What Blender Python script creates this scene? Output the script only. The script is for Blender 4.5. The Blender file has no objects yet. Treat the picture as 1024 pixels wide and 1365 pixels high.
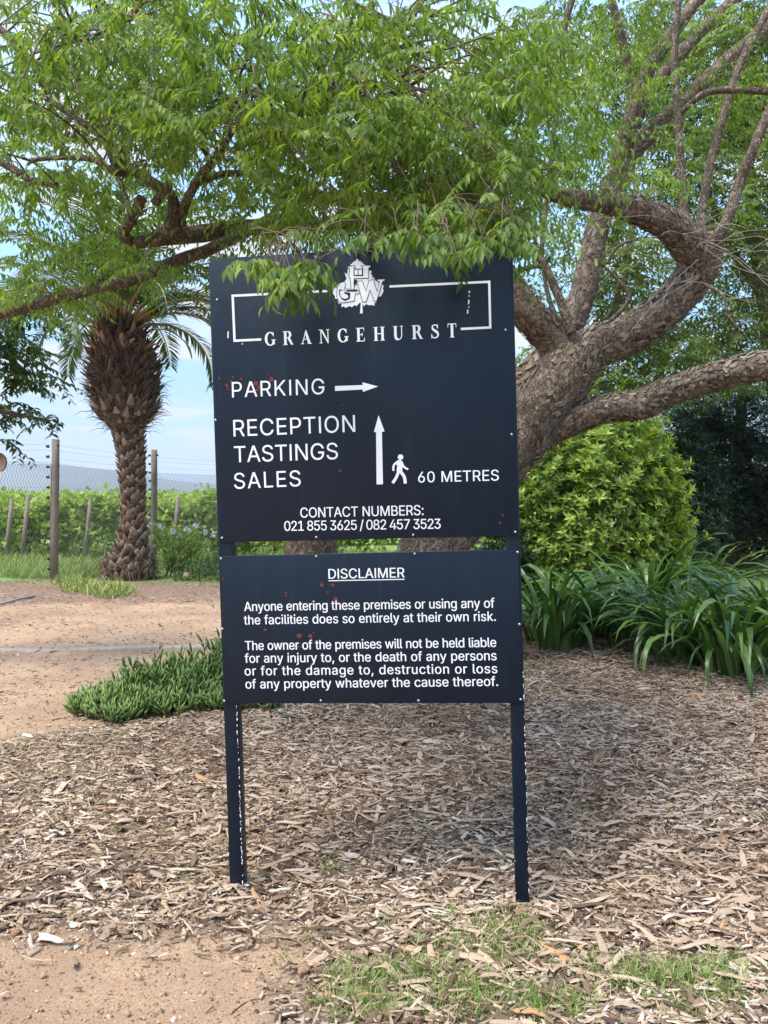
import bpy, math, random
import numpy as np
from mathutils import Vector, Matrix
from mathutils.geometry import tessellate_polygon
random.seed(7); RG = np.random.default_rng(11)
SC = bpy.context.scene; COL = SC.collection
R = math.radians
# ------------------------------------------------------------------ camera, light, exposure
F = 1026.0; CAMZ = 1.6; PITCH = math.atan(22.5/F)
cd = bpy.data.cameras.new('camera'); cam = bpy.data.objects.new('camera', cd); COL.objects.link(cam)
cam.location = (0, 0, CAMZ); cam.rotation_euler = (R(90)-PITCH, 0, 0)
cd.sensor_fit = 'VERTICAL'; cd.sensor_height = 36; cd.lens = 36*F/1365; cd.clip_start = 0.05; cd.clip_end = 20000
SC.camera = cam
SUN_EL, SUN_AZ = R(62), R(-128)      # azimuth from +Y (view direction) towards +X
sunv = Vector((math.sin(SUN_AZ)*math.cos(SUN_EL), math.cos(SUN_AZ)*math.cos(SUN_EL), math.sin(SUN_EL)))
sl = bpy.data.lights.new('sun', 'SUN'); sl.energy = 1.4; sl.angle = R(30); sl.color = (1, .95, .87)
so = bpy.data.objects.new('sun', sl); COL.objects.link(so)
so.rotation_euler = sunv.to_track_quat('Z', 'Y').to_euler()
W = bpy.data.worlds.new('World'); SC.world = W; W.use_nodes = True
nt = W.node_tree; nt.nodes.clear()
def wn(t, **k):
    n = nt.nodes.new(t)
    for a, b in k.items(): setattr(n, a, b)
    return n
sky = wn('ShaderNodeTexSky', sky_type='NISHITA', sun_disc=False, sun_elevation=SUN_EL, sun_rotation=SUN_AZ, air_density=1.0, dust_density=0.25, ozone_density=2.5)
tc = wn('ShaderNodeTexCoord'); sep = wn('ShaderNodeSeparateXYZ'); nt.links.new(tc.outputs['Generated'], sep.inputs[0])
def mth(op, a, b=None, cl=False):
    n = wn('ShaderNodeMath', operation=op, use_clamp=cl)
    for i, v in enumerate((a, b)):
        if v is None: continue
        if isinstance(v, (int, float)): n.inputs[i].default_value = v
        else: nt.links.new(v, n.inputs[i])
    return n.outputs[0]
zz = mth('ADD', mth('MAXIMUM', sep.outputs[2], 0.0), 0.12)
cmb = wn('ShaderNodeCombineXYZ'); nt.links.new(mth('MULTIPLY', mth('DIVIDE', sep.outputs[0], zz), .7), cmb.inputs[0]); nt.links.new(mth('DIVIDE', sep.outputs[1], zz), cmb.inputs[1])
cn = wn('ShaderNodeTexNoise'); cn.inputs['Scale'].default_value = 1.9; cn.inputs['Detail'].default_value = 7; cn.inputs['Roughness'].default_value = .55; cn.inputs['Distortion'].default_value = .6
nt.links.new(cmb.outputs[0], cn.inputs['Vector'])
mr = wn('ShaderNodeMapRange', interpolation_type='SMOOTHSTEP'); nt.links.new(cn.outputs[0], mr.inputs[0]); mr.inputs[1].default_value = .45; mr.inputs[2].default_value = .6
hz = wn('ShaderNodeMapRange', interpolation_type='SMOOTHSTEP'); nt.links.new(sep.outputs[2], hz.inputs[0]); hz.inputs[1].default_value = 0.12; hz.inputs[2].default_value = -0.02; hz.inputs[3].default_value = 0; hz.inputs[4].default_value = .5
fac = mth('MAXIMUM', mth('MULTIPLY', mr.outputs[0], 1.0), hz.outputs[0])
lowf = wn('ShaderNodeMapRange', interpolation_type='SMOOTHSTEP'); nt.links.new(sep.outputs[2], lowf.inputs[0]); lowf.inputs[1].default_value = .6; lowf.inputs[2].default_value = .1; lowf.inputs[3].default_value = 0; lowf.inputs[4].default_value = .88
air = wn('ShaderNodeMix', data_type='RGBA'); nt.links.new(lowf.outputs[0], air.inputs[0]); nt.links.new(sky.outputs[0], air.inputs[6]); air.inputs[7].default_value = (.27, .9, 1.4, 1)
mixc = wn('ShaderNodeMix', data_type='RGBA'); nt.links.new(fac, mixc.inputs[0]); nt.links.new(air.outputs[2], mixc.inputs[6]); mixc.inputs[7].default_value = (1.6, 1.66, 1.7, 1)
bg = wn('ShaderNodeBackground'); bg.inputs[1].default_value = 0.13; nt.links.new(mixc.outputs[2], bg.inputs[0])
wo = wn('ShaderNodeOutputWorld'); nt.links.new(bg.outputs[0], wo.inputs[0])
SC.view_settings.view_transform = 'Standard'; SC.view_settings.look = 'None'; SC.view_settings.gamma = 1
SC.view_settings.use_curve_mapping = False; SC.view_settings.exposure = 2.3
SC.cycles.max_bounces = 8; SC.cycles.transparent_max_bounces = 8

# ------------------------------------------------------------------ helpers
cp, sp = math.cos(PITCH), math.sin(PITCH)
def P(px, py, d):
    """world point seen at (px, py) of the 1024x1365 survey picture at distance d in front of the viewer"""
    x, y = (px-512)/F, (682.5-py)/F
    wy = cp + y*sp; wz = -sp + y*cp
    return Vector((x/wy*d, d, CAMZ + wz/wy*d))
def PA(px, py, d):
    px, py, d = map(np.asarray, (px, py, d)); x, y = (px-512)/F, (682.5-py)/F
    wy = cp + y*sp; wz = -sp + y*cp
    return np.stack([x/wy*d, d+0*x, CAMZ+wz/wy*d], -1)
def to_px(p):
    p = np.asarray(p); a = p[..., 1]*cp - (p[..., 2]-CAMZ)*sp; b = p[..., 1]*sp + (p[..., 2]-CAMZ)*cp
    a = np.where(a < .05, .05, a)
    return 512+p[..., 0]/a*F, 682.5-b/a*F
def n2(x, y, s=0):
    return (np.sin(x*1.7+y*.9+s)+np.sin(x*-1.1+y*2.3+1.7*s+.6)+np.sin(x*2.9-y*1.3+2.1*s)*.6+np.sin(x*.6+y*3.7+s*.7)*.5)/3.1
def gz(x, y):
    x = np.asarray(x, float); y = np.asarray(y, float)
    near = np.exp(-(np.maximum(y-25, 0)/20)**2)
    h = .018*n2(x*1.5, y*1.5)+.012*n2(x*4, y*4, 2)
    h = h+.05*np.exp(-((x+5.2)/2.6)**2-((y-13.6)/1.1)**2)
    h = h+.10*np.exp(-((x-2.8)/2.4)**2-((y-9.0)/2.2)**2)
    h = h-.055*np.exp(-((x+.1)/1.5)**2-((y-3.15)/.8)**2)
    return h*near
def GP(px, py):
    d = CAMZ*F/(py-660.0); p = P(px, py, d)
    return Vector((p.x, d, float(gz(p.x, d))))
def ground(x, y): return Vector((x, y, float(gz(x, y))))

def tag(o, label=None, cat=None, group=None, kind=None):
    if label: o['label'] = label
    if cat: o['category'] = cat
    if group: o['group'] = group
    if kind: o['kind'] = kind
    return o
def npmesh(name, V, T, mat=None, parent=None, rnd=None, smooth=False, Q=None, link=True):
    me = bpy.data.meshes.new(name)
    V = np.asarray(V, np.float32); T = np.asarray(T, np.int32) if T is not None and len(T) else np.zeros((0, 3), np.int32)
    nq = 0 if Q is None else len(Q)
    loops = T.ravel() if nq == 0 else np.concatenate([T.ravel(), np.asarray(Q, np.int32).ravel()])
    me.vertices.add(len(V)); me.vertices.foreach_set('co', V.ravel())
    me.loops.add(len(loops)); me.loops.foreach_set('vertex_index', loops)
    me.polygons.add(len(T)+nq)
    st = np.concatenate([np.arange(len(T))*3, len(T)*3+np.arange(nq)*4]).astype(np.int32)
    me.polygons.foreach_set('loop_start', st)
    if rnd is not None:
        a = me.attributes.new('rnd', 'FLOAT', 'POINT'); a.data.foreach_set('value', np.asarray(rnd, np.float32))
    me.update(calc_edges=True)
    if smooth: me.polygons.foreach_set('use_smooth', np.ones(len(me.polygons), bool))
    if mat: me.materials.append(mat)
    if not link: return me
    o = bpy.data.objects.new(name, me); COL.objects.link(o)
    if parent: o.parent = parent
    return o
def obj(name, me, parent=None, loc=None):
    o = bpy.data.objects.new(name, me); COL.objects.link(o)
    if parent: o.parent = parent
    if loc is not None: o.location = loc
    return o
def empty(name, loc, label, cat, group=None):
    o = bpy.data.objects.new(name, None); COL.objects.link(o); o.location = loc; o.empty_display_size = .1
    return tag(o, label, cat, group)
class MB:
    def __init__(s): s.v = []; s.t = []; s.q = []; s.r = []; s.n = 0
    def add(s, V, T=(), Q=(), r=None):
        V = np.asarray(V, float)
        if len(T): s.t.append(np.asarray(T, int)+s.n)
        if len(Q): s.q.append(np.asarray(Q, int)+s.n)
        s.v.append(V); s.n += len(V)
        s.r.append(np.broadcast_to(np.asarray(random.random() if r is None else r, float), (len(V),)))
    def box(s, c, h, rot=None, r=None):
        c = np.asarray(c, float); K = np.array([[x, y, z] for x in (-1, 1) for y in (-1, 1) for z in (-1, 1)])*np.asarray(h, float)
        if rot is not None: K = K @ np.asarray(rot).T
        s.add(K+c, Q=[(0, 1, 3, 2), (4, 6, 7, 5), (0, 4, 5, 1), (2, 3, 7, 6), (0, 2, 6, 4), (1, 5, 7, 3)], r=r)
    def tube(s, pts, rad, seg=6, r=None, rough=0.0, cap=True):
        V, Q, T = tube_arrays(pts, rad, seg, rough, cap); s.add(V, T, Q, r)
    def build(s, name, mat, parent=None, smooth=False, link=True):
        V = np.concatenate(s.v); T = np.concatenate(s.t) if s.t else None; Q = np.concatenate(s.q) if s.q else None
        return npmesh(name, V, T, mat, parent, np.concatenate(s.r), smooth, Q, link)
def catmull(pts, rad, step):
    pts = np.asarray(pts, float); rad = np.asarray(rad, float)
    if len(pts) < 3: 
        n = max(2, int(np.linalg.norm(pts[-1]-pts[0])/step)+1); t = np.linspace(0, 1, n)[:, None]
        return pts[0]*(1-t)+pts[-1]*t, rad[0]*(1-t[:, 0])+rad[-1]*t[:, 0]
    e = np.vstack([2*pts[0]-pts[1], pts, 2*pts[-1]-pts[-2]]); out = []; ro = []
    for i in range(len(pts)-1):
        a, b, c, d = e[i:i+4]; n = max(2, int(np.linalg.norm(c-b)/step)+1); t = np.linspace(0, 1, n, endpoint=False)[:, None]
        out.append(.5*((2*b)+(-a+c)*t+(2*a-5*b+4*c-d)*t*t+(-a+3*b-3*c+d)*t**3)); ro.append(rad[i]*(1-t[:, 0])+rad[i+1]*t[:, 0])
    out.append(pts[-1:]); ro.append(rad[-1:]); return np.vstack(out), np.concatenate(ro)
def tube_arrays(pts, rad, seg=6, rough=0.0, cap=True):
    pts = np.asarray(pts, float); n = len(pts); rad = np.broadcast_to(np.asarray(rad, float), (n,))
    tg = np.gradient(pts, axis=0); tg /= np.linalg.norm(tg, axis=1)[:, None]+1e-9
    up = np.array([0, 0, 1.]) if abs(tg[0][2]) < .8 else np.array([1., 0, 0]); fr = []
    u = np.cross(tg[0], up); u /= np.linalg.norm(u)
    for i in range(n):
        u = u-tg[i]*(u@tg[i]); u /= np.linalg.norm(u)+1e-9; fr.append((u.copy(), np.cross(tg[i], u)))
    A = np.linspace(0, 2*math.pi, seg, endpoint=False); ph = random.random()*20
    V = np.zeros((n, seg, 3)); L = np.concatenate([[0], np.cumsum(np.linalg.norm(np.diff(pts, axis=0), axis=1))])
    for i in range(n):
        k = 1+(rough*(.6*np.sin(A*2+ph+L[i]*3.1)+.5*np.sin(A*3-L[i]*5+ph*2)+.5*np.sin(A*5+L[i]*9+ph)+.45*np.sin(L[i]*13+ph+A)+.35*np.sin(A*9-L[i]*21)+.3*np.sin(A*13+L[i]*37+ph)) if rough else 0)
        V[i] = pts[i]+rad[i]*(np.cos(A)*k)[:, None]*fr[i][0]+rad[i]*(np.sin(A)*k)[:, None]*fr[i][1]
    i0 = np.arange(n-1)[:, None]*seg+np.arange(seg)[None]; i1 = np.arange(n-1)[:, None]*seg+(np.arange(seg)[None]+1) % seg
    Q = np.stack([i0, i1, i1+seg, i0+seg], -1).reshape(-1, 4); V = V.reshape(-1, 3); T = []
    if cap:
        V = np.vstack([V, pts[0], pts[-1]]); c0, c1 = n*seg, n*seg+1; b = (n-1)*seg
        T = [(c0, (j+1) % seg, j) for j in range(seg)]+[(c1, b+j, b+(j+1) % seg) for j in range(seg)]
    return V, Q, T
def rot_to(x, y, z): return np.stack([x, y, z], -1)
def nrm(a): return a/(np.linalg.norm(a, axis=-1, keepdims=True)+1e-9)
# leaf templates: (across, along, up) in unit leaf
LT8 = (np.array([[0, 0, 0], [-.36, .3, .1], [0, .3, 0], [.36, .3, .1], [-.42, .62, .04], [0, .62, -.05], [.42, .62, .04], [0, 1, -.2]]),
       np.array([(0, 2, 1), (0, 3, 2), (1, 2, 5), (1, 5, 4), (2, 3, 6), (2, 6, 5), (4, 5, 7), (5, 6, 7)]))
LT4 = (np.array([[0, 0, 0], [-.5, .45, .1], [0, .5, -.02], [.5, .45, .1], [0, 1, -.12]]), np.array([(0, 2, 1), (0, 3, 2), (1, 2, 4), (2, 3, 4)]))
LT2 = (np.array([[0, 0, 0], [-.5, .5, .06], [.5, .5, .06], [0, 1, -.1]]), np.array([(0, 2, 1), (1, 2, 3)]))
def leaves(o, d, nup, L, Wd, tmpl, rnd):
    """arrays of all leaves; o origins, d directions, nup face normals"""
    N = len(o); d = nrm(d); x = nrm(np.cross(d, nup)); z = np.cross(x, d); tv, tf = tmpl
    V = o[:, None]+tv[None, :, 0:1]*(x*Wd[:, None])[:, None]+tv[None, :, 1:2]*(d*L[:, None])[:, None]+tv[None, :, 2:3]*(z*L[:, None])[:, None]
    T = (tf[None]+(np.arange(N)*len(tv))[:, None, None]).reshape(-1, 3)
    return V.reshape(-1, 3), T, np.repeat(rnd, len(tv))
def inblobs(blobs):
    """blobs (px, py, rx, ry, dmin, dmax, count) -> points"""
    out = []
    for (cx, cy, rx, ry, d0, d1, n) in blobs:
        a = RG.random(n)*2*math.pi; r = np.sqrt(RG.random(n)); out.append(PA(cx+rx*r*np.cos(a), cy+ry*r*np.sin(a), d0+(d1-d0)*RG.random(n)))
    return np.vstack(out)
def sprays(O, L=.32, K=16, leaf=(.055, .075), ratio=.34, droop=.45, tmpl=LT8, twig_r=.0016, base_dir=None, hang=.55):
    S = len(O); az = RG.random(S)*2*math.pi; el = RG.uniform(-.35, .25, S)
    D = np.stack([np.cos(az)*np.cos(el), np.sin(az)*np.cos(el), np.sin(el)], -1)
    if base_dir is not None: D = nrm(D*.6+base_dir)
    Ls = L*RG.uniform(.6, 1.25, S); t = (np.arange(K)+.6)/K
    tt = t[None, :]; pos = O[:, None]+D[:, None]*(tt*Ls[:, None])[..., None]; pos[..., 2] -= droop*tt**2*Ls[:, None]
    tan = np.repeat(D[:, None], K, 1).copy(); tan[..., 2] -= 2*droop*tt; tan = nrm(tan)
    side = nrm(np.cross(tan, np.array([0, 0, 1.]))); sgn = np.where(np.arange(K) % 2, 1, -1)[None, :, None]
    d = tan*.6+side*sgn*.75+np.array([0, 0, -hang])+RG.normal(0, .22, (S, K, 3))
    nu = np.array([0, 0, 1.])+RG.normal(0, .35, (S, K, 3))+tan*.3
    ll = RG.uniform(leaf[0], leaf[1], (S, K))*(1-.25*tt); tone = np.clip(RG.random((S, 1))*.55+RG.random((S, K))*.45, 0, 1)
    lv = leaves(pos.reshape(-1, 3), d.reshape(-1, 3), nu.reshape(-1, 3), ll.ravel(), ll.ravel()*ratio*RG.uniform(.8, 1.15, S*K), tmpl, tone.ravel())
    # twigs as three-sided tubes of four rings
    tr = np.linspace(0, 1, 5)[None]; tp = O[:, None]+D[:, None]*(tr*Ls[:, None])[..., None]; tp[..., 2] -= droop*tr**2*Ls[:, None]
    sd = nrm(np.cross(D, np.array([0, 0, 1.])))[:, None]; up = np.cross(sd, D[:, None]); rr = (twig_r*(1.2-tr))[..., None]
    ring = np.stack([tp+sd*rr, tp-sd*rr*.5+up*rr*.87, tp-sd*rr*.5-up*rr*.87], 2)      # S,5,3,3
    V = ring.reshape(-1, 3); Q = []
    for i in range(4):
        for j in range(3): Q.append((i*3+j, i*3+(j+1) % 3, (i+1)*3+(j+1) % 3, (i+1)*3+j))
    Q = (np.array(Q)[None]+(np.arange(S)*15)[:, None, None]).reshape(-1, 4)
    return lv, (V, Q)

# ------------------------------------------------------------------ materials
def newmat(name):
    m = bpy.data.materials.new(name); m.use_nodes = True; t = m.node_tree; t.nodes.clear()
    o = t.nodes.new('ShaderNodeOutputMaterial'); b = t.nodes.new('ShaderNodeBsdfPrincipled'); t.links.new(b.outputs[0], o.inputs[0]); return m, t, b, o
def nd(t, ty, **k):
    n = t.nodes.new(ty)
    for a, b in k.items():
        if a in n.inputs: n.inputs[a].default_value = b
        else: setattr(n, a, b)
    return n
def ramp(t, src, stops, interp='LINEAR'):
    r = t.nodes.new('ShaderNodeValToRGB'); e = r.color_ramp.elements; r.color_ramp.interpolation = interp
    while len(e) < len(stops): e.new(.5)
    for i, (p, c) in enumerate(stops): e[i].position = p; e[i].color = (*c, 1)
    t.links.new(src, r.inputs[0]); return r.outputs[0]
def mixn(t, f, a, b, mode='MIX'):
    m = nd(t, 'ShaderNodeMix', data_type='RGBA', blend_type=mode)
    for i, v in ((0, f), (6, a), (7, b)):
        if isinstance(v, tuple): m.inputs[i].default_value = (*v, 1)
        elif isinstance(v, (int, float)): m.inputs[i].default_value = v
        else: t.links.new(v, m.inputs[i])
    return m.outputs[2]
def noise(t, scale, detail=4, rough=.55, vec=None, dist=0):
    n = nd(t, 'ShaderNodeTexNoise', Scale=scale, Detail=detail, Roughness=rough, Distortion=dist)
    if vec is None:
        c = nd(t, 'ShaderNodeTexCoord'); vec = c.outputs['Object']
    t.links.new(vec, n.inputs['Vector']); return n.outputs[0]
def bump(t, b, h, strength=.5, dist=.01):
    n = nd(t, 'ShaderNodeBump', Strength=strength, Distance=dist); t.links.new(h, n.inputs['Height']); t.links.new(n.outputs[0], b.inputs['Normal'])
def attr(t, name='rnd'):
    a = nd(t, 'ShaderNodeAttribute'); a.attribute_name = name; return a.outputs['Fac']
def leafmat(name, stops, trans=.45, rough=.45, spec=.4, tcol=1.3):
    m, t, b, o = newmat(name); c = ramp(t, attr(t), stops); v = noise(t, 40, 2); c2 = mixn(t, .3, c, ramp(t, v, [(.3, (.35, .4, .3)), (.7, (1, 1, 1))]), 'MULTIPLY')
    t.links.new(c2, b.inputs['Base Color']); b.inputs['Roughness'].default_value = rough; b.inputs['Specular IOR Level'].default_value = spec
    tr = nd(t, 'ShaderNodeBsdfTranslucent'); tc2 = mixn(t, 1.0, c2, (tcol, tcol*1.05, .45), 'MULTIPLY'); t.links.new(tc2, tr.inputs[0])
    mx = nd(t, 'ShaderNodeMixShader'); mx.inputs[0].default_value = trans
    t.links.new(b.outputs[0], mx.inputs[1]); t.links.new(tr.outputs[0], mx.inputs[2]); t.links.new(mx.outputs[0], o.inputs[0]); return m
def plain(name, col, rough=.6, spec=.4, metal=0, var=.25, scale=12, bmp=0, bscale=60, bdist=.004):
    m, t, b, o = newmat(name); n = noise(t, scale, 5); c = mixn(t, n, tuple(x*(1-var) for x in col), tuple(min(1, x*(1+var)) for x in col))
    t.links.new(c, b.inputs['Base Color']); b.inputs['Roughness'].default_value = rough; b.inputs['Specular IOR Level'].default_value = spec; b.inputs['Metallic'].default_value = metal
    if bmp: bump(t, b, noise(t, bscale, 5), bmp, bdist)
    return m
def barkmat(name, dark, mid, light, sc=9):
    m, t, b, o = newmat(name); c = nd(t, 'ShaderNodeTexCoord')
    vo = nd(t, 'ShaderNodeTexVoronoi', Scale=sc*1.6, feature='DISTANCE_TO_EDGE')
    wv = nd(t, 'ShaderNodeMapping'); t.links.new(c.outputs['Object'], wv.inputs[0]); wv.inputs['Scale'].default_value = (1.5, 1.5, .9)
    dn = nd(t, 'ShaderNodeTexNoise', Scale=sc, Detail=4); t.links.new(wv.outputs[0], dn.inputs['Vector'])
    add = nd(t, 'ShaderNodeVectorMath', operation='MULTIPLY_ADD'); t.links.new(dn.outputs['Color'], add.inputs[0]); add.inputs[1].default_value = (.3, .3, .3); t.links.new(wv.outputs[0], add.inputs[2])
    t.links.new(add.outputs[0], vo.inputs['Vector'])
    vo.inputs['Randomness'].default_value = 1
    crack = ramp(t, vo.outputs['Distance'], [(0, (.12, .12, .12)), (.16, (1, 1, 1))])
    vc = nd(t, 'ShaderNodeTexVoronoi', Scale=sc*1.6); t.links.new(add.outputs[0], vc.inputs['Vector']); vs = nd(t, 'ShaderNodeSeparateXYZ'); t.links.new(vc.outputs['Color'], vs.inputs[0])
    n1 = noise(t, sc*.7, 6, .65); n3 = noise(t, sc*7, 4, .6)
    col = ramp(t, n1, [(.3, dark), (.5, mid), (.68, light)]); col = mixn(t, .5, col, ramp(t, n3, [(.3, (.45, .42, .4)), (.7, (1.15, 1.12, 1.1))]), 'MULTIPLY')
    col = mixn(t, .45, col, ramp(t, vs.outputs[0], [(0, (.5, .48, .46)), (1, (1.35, 1.33, 1.3))]), 'MULTIPLY'); col = mixn(t, crack, tuple(x*.7 for x in dark), col)
    patch = ramp(t, noise(t, sc*.5, 2, .5), [(.66, (0, 0, 0)), (.72, (1, 1, 1))]); col = mixn(t, patch, col, (mid[0]*1.3, mid[1]*1.02, mid[2]*.85))
    t.links.new(col, b.inputs['Base Color']); b.inputs['Roughness'].default_value = .9; b.inputs['Specular IOR Level'].default_value = .15
    h = mixn(t, .35, mixn(t, .5, crack, vs.outputs[1]), n3); bump(t, b, h, 1.0, .04); return m
M = {}
M['leaf'] = leafmat('canopy_leaf', [(0, (.06, .115, .034)), (.3, (.13, .215, .052)), (.65, (.215, .32, .072)), (.9, (.33, .43, .095)), (1, (.56, .53, .1))], .5, .5, .3)
M['leaf_far'] = leafmat('background_leaf', [(0, (.05, .085, .028)), (.5, (.125, .185, .05)), (1, (.24, .3, .085))], .45, .5, .4)
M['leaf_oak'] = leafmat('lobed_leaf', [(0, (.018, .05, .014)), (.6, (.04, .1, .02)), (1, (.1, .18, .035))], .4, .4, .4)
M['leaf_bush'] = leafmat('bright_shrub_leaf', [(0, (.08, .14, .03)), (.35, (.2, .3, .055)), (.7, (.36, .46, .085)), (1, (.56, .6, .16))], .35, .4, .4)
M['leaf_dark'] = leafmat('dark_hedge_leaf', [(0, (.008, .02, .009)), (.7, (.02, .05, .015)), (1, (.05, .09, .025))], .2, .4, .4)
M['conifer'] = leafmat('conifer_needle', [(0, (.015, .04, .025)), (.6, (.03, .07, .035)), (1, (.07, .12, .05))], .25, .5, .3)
M['vine'] = leafmat('vine_leaf', [(0, (.22, .31, .07)), (.5, (.38, .49, .12)), (1, (.55, .62, .2))], .4, .5, .3)
M['strap'] = leafmat('strap_leaf', [(0, (.022, .055, .016)), (.5, (.062, .135, .03)), (1, (.16, .27, .065))], .25, .3, .45)
M['succ'] = leafmat('succulent_leaf', [(0, (.09, .15, .04)), (.6, (.2, .31, .08)), (1, (.36, .44, .13))], .2, .4, .4)
M['grass'] = leafmat('grass_blade', [(0, (.12, .19, .045)), (.5, (.22, .33, .075)), (.85, (.33, .42, .12)), (1, (.52, .48, .26))], .35, .5, .3)
M['palm'] = leafmat('palm_leaflet', [(0, (.035, .07, .022)), (.5, (.08, .125, .04)), (.85, (.15, .19, .07)), (1, (.3, .24, .12))], .35, .45, .4)
M['rachis'] = plain('palm_rachis', (.30, .20, .09), .5, .4, var=.4)
M['bark'] = barkmat('tree_bark', (.165, .122, .088), (.295, .232, .175), (.44, .365, .29), 11)
M['flake'] = None
M['twig'] = plain('twig_wood', (.15, .11, .075), .8, .2, var=.4)
M['deadtwig'] = plain('dry_twig_wood', (.36, .31, .26), .8, .2, var=.25)
M['post'] = plain('weathered_post', (.25, .2, .16), .85, .2, var=.4, scale=7, bmp=.5, bscale=30)
M['wire'] = plain('galvanised_wire', (.2, .2, .2), .45, .5, metal=.6, var=.1)
M['black'] = plain('black_insulator', (.012, .012, .013), .5, .4)
M['concrete'] = plain('concrete_kerb', (.36, .30, .235), .9, .2, var=.5, scale=14, bmp=.6, bscale=40)
M['pipe'] = plain('grey_pipe', (.24, .25, .26), .5, .4)
M['white'] = plain('white_lettering', (.80, .80, .79), .5, .4, var=.03)
M['petal'] = plain('white_petal', (.78, .75, .68), .6, .3, var=.06)
M['rust'] = plain('red_oxide', (.17, .035, .025), .75, .3, var=.35, scale=90)
M['steel'] = plain('screw_steel', (.5, .5, .49), .35, .5, metal=.8, var=.1)
M['wood'] = plain('brown_wood', (.15, .095, .06), .7, .3, var=.35, scale=6)
def rampmat(name, stops, rough=.85, spec=.2, sc=120, stretch=None, bmp=.5):
    m, t, b, o = newmat(name); c = ramp(t, attr(t), stops); c = mixn(t, .55, c, ramp(t, noise(t, sc, 4, .6), [(.25, (.5, .48, .46)), (.75, (1.2, 1.2, 1.18))]), 'MULTIPLY')
    t.links.new(c, b.inputs['Base Color']); b.inputs['Roughness'].default_value = rough; b.inputs['Specular IOR Level'].default_value = spec; bump(t, b, noise(t, sc, 4), bmp, .003); return m
M['chip'] = rampmat('mulch_chip', [(0, (.06, .036, .023)), (.25, (.19, .125, .08)), (.5, (.38, .275, .19)), (.7, (.48, .36, .25)), (.85, (.5, .42, .34)), (.96, (.68, .6, .49)), (1, (.48, .27, .13))])
M['stone'] = rampmat('pebble_stone', [(0, (.16, .10, .06)), (.55, (.36, .22, .13)), (.9, (.44, .31, .2)), (1, (.52, .44, .35))])
M['flake'] = rampmat('bark_flake', [(0, (.14, .105, .076)), (.6, (.25, .2, .15)), (1, (.35, .29, .225))])
M['palmbase'] = rampmat('palm_leaf_base', [(0, (.07, .04, .027)), (.35, (.16, .10, .065)), (.7, (.27, .18, .125)), (.9, (.36, .27, .2)), (1, (.42, .22, .11))], sc=40)
M['fibre'] = rampmat('palm_fibre', [(0, (.07, .045, .03)), (1, (.26, .19, .13))], sc=40)
# painted steel of the sign: satin navy with slight cloudiness and scuffs
m, t, b, o = newmat('navy_painted_steel'); c = mixn(t, noise(t, 3, 4), (.0038, .0098, .02), (.0058, .013, .025))
mp_ = nd(t, 'ShaderNodeMapping'); mp_.inputs['Scale'].default_value = (30, 30, 1.6); tcn = nd(t, 'ShaderNodeTexCoord'); t.links.new(tcn.outputs['Object'], mp_.inputs[0]); dust = ramp(t, noise(t, 1.0, 5, .6, vec=mp_.outputs[0]), [(.5, (0, 0, 0)), (.75, (.05, .05, .05))]); c = mixn(t, dust, c, (.1, .115, .125))
sc_ = ramp(t, noise(t, 26, 8, .7), [(.74, (0, 0, 0)), (.78, (1, 1, 1))]); c = mixn(t, mixn(t, 1.0, sc_, (.25, .25, .25), 'MULTIPLY'), c, (.12, .14, .16))
t.links.new(c, b.inputs['Base Color']); rr = ramp(t, noise(t, 8, 5), [(.3, (.33, .33, .33)), (.7, (.5, .5, .5))]); t.links.new(rr, b.inputs['Roughness']); b.inputs['Specular IOR Level'].default_value = .26
bump(t, b, noise(t, 4, 3), .12, .004); M['navy'] = m
m, t, b, o = newmat('chipped_paint_edge'); f = ramp(t, noise(t, 55, 6, .75), [(.5, (0, 0, 0)), (.54, (1, 1, 1))]); c = mixn(t, f, (.012, .018, .028), (.6, .6, .58))
t.links.new(c, b.inputs['Base Color']); b.inputs['Roughness'].default_value = .5; M['chipedge'] = m
# ground materials share one shader driven by real zones of material
m, t, b, o = newmat('ground_soil'); aM, aG, aS = attr(t, 'mulch'), attr(t, 'grass'), attr(t, 'soil')
fine = noise(t, 90, 6, .7); mid_ = noise(t, 7, 6, .6); big = noise(t, 1.1, 5, .6)
dirt = mixn(t, mid_, (.36, .235, .145), (.50, .36, .235)); dirt = mixn(t, .7, dirt, ramp(t, fine, [(.32, (.34, .28, .24)), (.56, (1.14, 1.14, 1.14))]), 'MULTIPLY')
dirt = mixn(t, ramp(t, big, [(.42, (0, 0, 0)), (.6, (.8, .8, .8))]), dirt, (.30, .195, .13))
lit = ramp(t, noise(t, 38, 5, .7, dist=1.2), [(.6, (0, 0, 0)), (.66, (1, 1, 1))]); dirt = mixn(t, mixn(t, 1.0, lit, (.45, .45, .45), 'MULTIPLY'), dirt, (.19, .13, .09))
soil = mixn(t, mid_, (.16, .10, .07), (.3, .2, .14)); mul = mixn(t, fine, (.10, .07, .05), (.3, .23, .17)); gr = mixn(t, noise(t, 30, 5, .7), (.12, .18, .045), (.28, .35, .11))
dirt = mixn(t, aS, dirt, soil)
c = mixn(t, aM, dirt, mul); c = mixn(t, aG, c, gr); t.links.new(c, b.inputs['Base Color']); b.inputs['Roughness'].default_value = .95; b.inputs['Specular IOR Level'].default_value = .12
bump(t, b, mixn(t, .5, fine, mid_), .8, .015); M['ground'] = m
M['hill'] = plain('scrub_hillside', (.09, .11, .07), .95, .1, var=.4, scale=.004)
M['wall'] = plain('pale_plaster', (.55, .42, .34), .9, .2, var=.1)

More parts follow.
